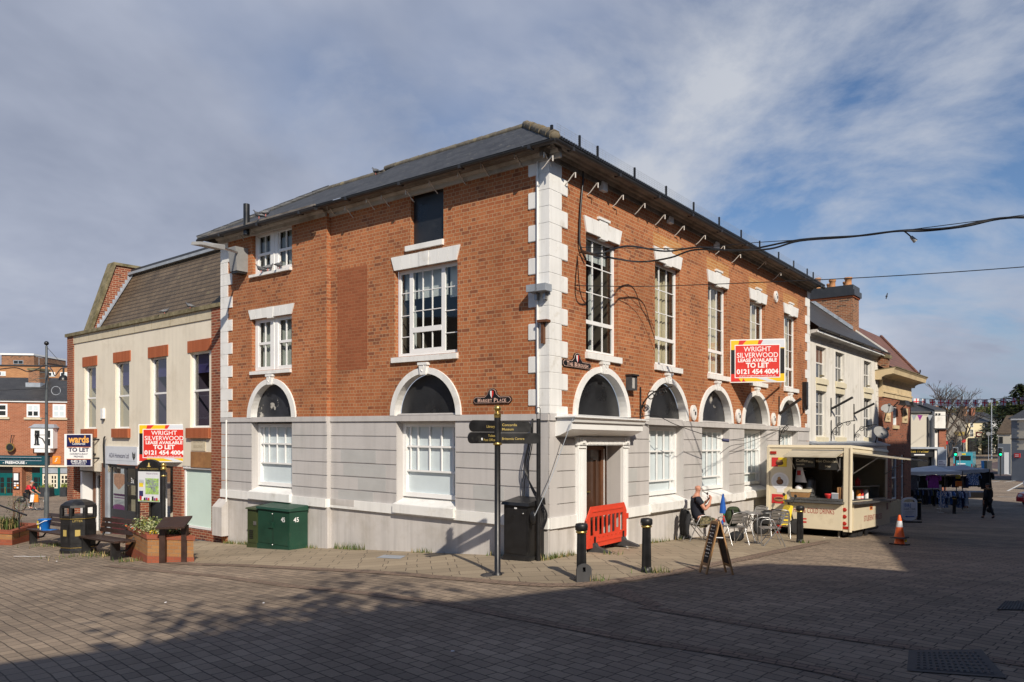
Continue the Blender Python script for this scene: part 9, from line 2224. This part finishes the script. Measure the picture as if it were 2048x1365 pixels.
for i,(x,Y,yt,w_,ms,l) in enumerate(((1908,205,812,5,[m_leaf_b,m_leaf_d],'bronze leafed tree behind the grey gable house'),(1942,215,812,6,[m_leaf_b,m_leaf],'bronze and green tree behind the cream pub chimneys'),(1968,215,804,6,[m_leaf_b,m_leaf_d,m_leaf_y],'rounded bronze tree right of the cream pub chimney'),(1988,205,806,6,[m_leaf_y,m_leaf_b,m_leaf],'yellow green tree behind the white house'),(2022,190,806,7,[m_leaf,m_leaf_b,m_leaf_d],'broad green tree below the tall conifer'),(1880,190,818,5,[m_leaf_d,m_leaf_b],'low dark tree behind the white gabled end house'))):
 bush_tree('broadleaf_tree',l,x,Y,yt,w_,40+i,ms)
# ------------------------------------------------------------------ weeds, covers and litter
def weeds(fr,x0,x1,n,label,h0=.10,off=.10):
 mb = MB()
 o = None
 for k in range(n):
  x = random.uniform(x0,x1); u = fr.u(x,off); q_ = fr.w(u+random.uniform(-.04,.04),random.uniform(.02,.16)+(LWN if fr is FL and u > LW0 else 0),0); q_.z = g(q_.x,q_.y)+.008
  if o is None: o = q_.copy()
  a = random.uniform(0,6.28); t_ = Vector((math.cos(a),math.sin(a),0)); s_ = Vector((-t_.y,t_.x,0))*.009; h = h0*random.uniform(.4,1.5)
  mb.add([q_-s_-o,q_+s_-o,q_+t_*h*.4+Vector((0,0,h))-o],[(0,1,2)],random.choice([m_grass,m_grass,m_leaf,m_straw]))
 w_ = mb.build('grass_weeds'); w_.location = o; return tag(w_,label,'weeds',None,'stuff')
weeds(FL,455,505,150,'grass weeds at the wall foot left of the green cabinets'); weeds(FL,608,645,60,'grass weeds right of the green cabinets'); weeds(FL,668,725,140,'grass weeds under the grey wall near the middle',.14); weeds(FL,825,860,50,'small grass weeds under the big barred window'); weeds(FL,975,1000,25,'grass weeds by the finger post'); weeds(FR,1084,1150,170,'grass weeds at the corner by the black cabinet'); weeds(FR,1300,1340,70,'grass weeds under the second street window'); weeds(FR,1348,1385,40,'grass weeds beside the seated man')
def weedat(x,y,n,r_,label,h0=.1):
 c = gp(x,y); mb = MB()
 for k in range(n):
  q_ = Vector((random.gauss(0,r_),random.gauss(0,r_*.5),.0)); a = random.uniform(0,6.28); t_ = Vector((math.cos(a),math.sin(a),0)); s_ = Vector((-t_.y,t_.x,0))*.010; h = h0*random.uniform(.4,1.5)
  q_.z = g(c.x+q_.x,c.y+q_.y)-c.z+.004; mb.add([q_-s_,q_+s_,q_+t_*h*.45+Vector((0,0,h))],[(0,1,2)],random.choice([m_grass,m_grass,m_straw,m_leaf]))
 o = mb.build('grass_weeds'); o.location = c; return tag(o,label,'weeds',None,'stuff')
weedat(205,1112,260,.55,'grass weeds along the feet of the right bench',.12); weedat(120,1092,160,.5,'grass weeds under the left bench'); weedat(262,1123,80,.2,'grass weeds beside the right planter'); weedat(430,1070,60,.3,'grass weeds at the blue brick plinth'); weedat(1190,1163,40,.10,'grass weeds at the nearest bollard'); weedat(1310,1146,50,.16,'grass weeds at the second bollard'); weedat(1225,1110,24,.1,'grass weeds before the orange barrier'); weedat(1605,1087,30,.12,'grass weeds at the bollard by the trailer')
# one taller seedling by the corner
c = gp(1131,1108); mb = MB(); mb.tube([(0,0,0),(.02,0,.2),(-.01,0,.38)],.006,m_leaf,4)
leaf_cloud(mb,[((.0,0,.12),.10,.08,.06),((.03,0,.25),.10,.08,.08),((0,0,.36),.08,.06,.06)],70,.024,[m_leaf,m_leaf_y,m_leaf]); o = mb.build('seedling'); o.location = c; tag(o,'spindly green seedling at the wall foot left of the door','plant')
c = gp(705,1094); mb = MB(); leaf_cloud(mb,[((.0,0,.12),.22,.10,.10),((.2,0,.10),.14,.08,.14)],130,.03,[m_leaf,m_leaf_y,m_leaf]); o = mb.build('leafy_weed'); o.location = c; tag(o,'leafy green weed clump at the wall foot near the middle','plant')
# drain gratings and covers
def cover(name,label,quad,m,frame=True,dz=.014,pat_=True):
 P = [gp(x,y) for x,y in quad]; c = (P[0]+P[1]+P[2]+P[3])/4; mb = MB(); Q = [q_-c+Vector((0,0,dz)) for q_ in P]; C2 = Vector((0,0,dz))
 if frame:
  O = [q_*1.22-C2*.22+Vector((0,0,-.004)) for q_ in Q]; mb.poly(O, m_conc)
 mb.poly(Q, m)
 if pat_:
  n1,n2 = 12,7
  for i in range(n1):
   for j in range(n2):
    a = Q[0].lerp(Q[1],(i+.25)/n1); b2 = Q[3].lerp(Q[2],(i+.25)/n1); a2 = Q[0].lerp(Q[1],(i+.8)/n1); b3 = Q[3].lerp(Q[2],(i+.8)/n1)
    w0 = a.lerp(b2,(j+.2)/n2); w1 = a2.lerp(b3,(j+.2)/n2); w2 = a2.lerp(b3,(j+.8)/n2); w3 = a.lerp(b2,(j+.8)/n2)
    mb.add([q_+Vector((0,0,.0)) for q_ in (w0,w1,w2,w3)]+[q_.lerp((w0+w2)/2,.3)+Vector((0,0,.010)) for q_ in (w0,w1,w2,w3)],[(4,5,6,7),(0,1,5,4),(1,2,6,5),(2,3,7,6),(3,0,4,7)],m)
 o = mb.build(name); o.location = c; return tag(o,label,'drain cover')
m_conc = M('concrete_surround', (.115,.105,.095), .9, var=.15, vs=4, bmp=.3, bs=30); m_cast = M('cast_iron_cover', (.085,.077,.072), .7, .15, var=.3, vs=6)
cover('manhole_cover','large rectangular cast iron cover in the shaded paving at lower right',[(1830,1340),(1992,1352),(1952,1305),(1832,1306)],m_cast)
cover('drain_grating','small iron drain grating at the right edge of the square',[(1992,1221),(2075,1222),(2072,1206),(2010,1204)],m_cast,False)
cover('inspection_cover','flat grey inspection cover in the pavement under the big barred window',[(752,1117),(800,1119),(812,1113),(768,1111)],m_lead,False,.012,False)
c = gp(60,1114.5); mb = MB(); mb.tube([(-.45,.02,.016),(-.2,.06,.016),(.05,-.02,.016),(.25,.05,.016),(.5,.02,.016)],[.02,.035,.022,.03,.018],m_paper,4); mb.v = [Vector((v.x,v.y,.014+.12*(v.z-.016))) for v in mb.v]; o = mb.build('paint_mark'); o.location = c; tag(o,'white paint squiggle on the paving left of the litter bin','paint mark')
for i,(x,y) in enumerate(((331,1207),(527,1208),(113,1124),(1255,1098),(905,1305),(1625,1070),(1648,1077))):
 c = gp(x,y); mb = MB(); a = random.uniform(0,3); mb.hexa([(-.02,-.012,.012),(.02,-.016,.012),(.022,.012,.012),(-.016,.016,.012),(-.012,-.008,.018),(.014,-.012,.022),(.02,.008,.018),(-.01,.01,.02)],m_paper); o = mb.build('litter_scrap'); o.location = c; o.rotation_euler = (0,0,a); tag(o,'tiny scrap of white litter on the paving','litter','litter scraps on the paving')
# ------------------------------------------------------------------ the far sides of the square, behind and beside the viewer
def terrace(name,label,front,H_,wallm,depth=10.0,roofh=0.0,win=True,floors=3):
 """buildings facing the square: front = 2-D points of the eaves line, walls going down, block running away from the sun-lit side"""
 c = Vector((front[0][0],front[0][1],-2.0)); e = empty(name,c,0,label,'building'); dx,dy = sun_to.x*depth,sun_to.y*depth
 for i in range(len(front)-1):
  a,b2 = front[i],front[i+1]; mb = MB(); A,B = Vector((a[0]-c.x,a[1]-c.y,0)),Vector((b2[0]-c.x,b2[1]-c.y,0)); D = Vector((dx,dy,0)); zt = H_+2.0; L = (B-A).length
  mb.add([A,B,B+Vector((0,0,zt)),A+Vector((0,0,zt))],[(0,1,2,3)],wallm,[(0,0),(L,0),(L,zt),(0,zt)])
  Z = Vector((0,0,zt)); mb.poly([A+Z,B+Z,B+D+Z,A+D+Z],m_slate2); mb.add([A,A+D,A+D+Z,A+Z],[(0,1,2,3)],wallm,[(0,0),(depth,0),(depth,zt),(0,zt)]); mb.add([B,B+D,B+D+Z,B+Z],[(0,1,2,3)],wallm,[(0,0),(depth,0),(depth,zt),(0,zt)]); mb.add([A+D,B+D,B+D+Z,A+D+Z],[(0,1,2,3)],wallm)
  mb.build('wall', e)
  t = (B-A).normalized(); nn = Vector((-t.y,t.x,0)); nn = nn if nn.dot(D) < 0 else -nn
  k = max(1,int(L/2.6)); fh = (zt-3.2)/max(1,floors-1)
  for j in range(k):
   for f in range(floors):
    x = L*(j+.5)/k; z0 = 2.6+.3 if f == 0 else 3.2+2.0-1.0+fh*(f-1)+.9; h_ = 1.9 if f == 0 else min(1.7,fh-.9); o_ = A+t*x+nn*.03
    mb = MB(); mb.add([o_-t*.55+Vector((0,0,z0)),o_+t*.55+Vector((0,0,z0)),o_+t*.55+Vector((0,0,z0+h_)),o_-t*.55+Vector((0,0,z0+h_))],[(0,1,2,3)],m_upvc); p2 = o_+nn*.03; mb.add([p2-t*.47+Vector((0,0,z0+.08)),p2+t*.47+Vector((0,0,z0+.08)),p2+t*.47+Vector((0,0,z0+h_-.08)),p2-t*.47+Vector((0,0,z0+h_-.08))],[(0,1,2,3)],m_dkglass); mb.build('window', e)
 return e
def back(x,y,H_):                                                   # eaves point whose shadow falls at a pixel
 p = gp(x,y); L = (H_-p.z)/math.tan(SUN_EL); return (p.x+sun_to.x*L, p.y+sun_to.y*L)
m_opp = brick_mat('opposite_brick', (.20,.08,.045), (.15,.06,.035), (.22,.15,.11), patch=.2)
HA,HB,HD,HE = 9.5,9.5,9.5,14.15
fa = [back(0,1326,HA),back(250,1294,HA),back(500,1259,HA),back(640,1236,HA)]
l0 = fa[0]; fa = [(l0[0]-9,l0[1]-5.5)]+fa
terrace('opposite_terrace','brick terrace on the near side of the square behind the viewer',fa,HA,m_opp)
fb = [back(640,1236,HB),back(800,1212,HB),back(1024,1191,HB),back(1274,1161,HB),back(1420,1136,HB)]
terrace('opposite_terrace','cream terrace behind the viewer to the right',fb,HB,m_opp)
fc = [back(1390,1141,HB),back(1524,1127,HB),back(1674,1132,HB),back(1806,1142,HB)]
terrace('opposite_shop','white rendered shop across the street from the trailer',fc,HB,m_wwall)
d0 = back(1806,1142,HD); kpt = (11.4,24.2); Ld = (HD+.7)/math.tan(SUN_EL); d1_ = (kpt[0]+sun_to.x*Ld,kpt[1]+sun_to.y*Ld)
terrace('opposite_shop','brick shop across the street beside the tall block',[d0,d1_],HD,m_opp)
e0 = (kpt[0]+sun_to.x*14.2,kpt[1]+sun_to.y*14.2)
E_pts = [e0]+[(e0[0]+dR2[0]*s_,e0[1]+dR2[1]*s_) for s_ in (9,18,27,36)]
te = terrace('tall_terrace','tall brick terrace along the far side of the street',E_pts,HE,m_opp,9)
for s_,h_,w_ in ((11.8,1.9,1.0),(19.5,2.1,1.6),(23.2,1.7,1.2)):
 q_ = (e0[0]+dR2[0]*s_,e0[1]+dR2[1]*s_); mb = MB(); o_ = te.location; mb.prism([(-w_,0),(w_,0),(0,h_)],'y',-.3,.3,m_opp); mb.M = None
 mm_ = Matrix.Translation((q_[0]-o_.x,q_[1]-o_.y,HE-o_.z))@Matrix.Rotation(aR,4,'Z'); mb.v = [mm_@v for v in mb.v]; mb.build('gable', te)
# houses on the left of the square and a young tree behind the viewer
m_opp2 = M('cream_house_wall', (.55,.48,.38), .85, var=.06, vs=.6)
for i,(x0,y0,x1,y1,h_,m) in enumerate(((-27,-14,-25,-3,7.2,m_opp2),(-25.2,-2.6,-27,8,7.8,m_opp),(-27.2,8.4,-31,19,7.4,m_opp2),(-31.2,19.4,-37,30,7.6,m_opp))):
 e = empty('left_house',(x0,y0,-1.5),math.atan2(y1-y0,x1-x0),('cream','brick','second cream','second brick')[i]+' house on the left side of the square','building'); L = math.hypot(x1-x0,y1-y0)
 mb = MB(); mb.box(0,L,0,8,-1,h_+1.0,m); mb.build('wall', e); mb = MB(); mb.prism([(-.3,h_+.9),(8.3,h_+.9),(4,h_+4.2)],'x',-.1,L+.1,m_tile_br); mb.build('roof', e)
 for j in range(4):
  for f in range(2):
   mb = MB(); x = L*(j+.5)/4; z0 = 2+3.1*f; mb.box(x-.5,x+.5,-.04,.05,z0,z0+1.5,m_upvc); wn = mb.build('window', e); mb = MB(); mb.box(x-.42,x+.42,-.06,-.03,z0+.08,z0+1.42,m_dkglass); mb.build('pane', wn)
bare_tree('street_tree','young tree in early leaf behind the viewer',0,0,0,.55,31,[m_leaf,m_leaf_y],1500,.13,loc=Vector((2.0,-2.9,0)),height=10.7,maxd=5,lsz=.17)
# ------------------------------------------------------------------ end
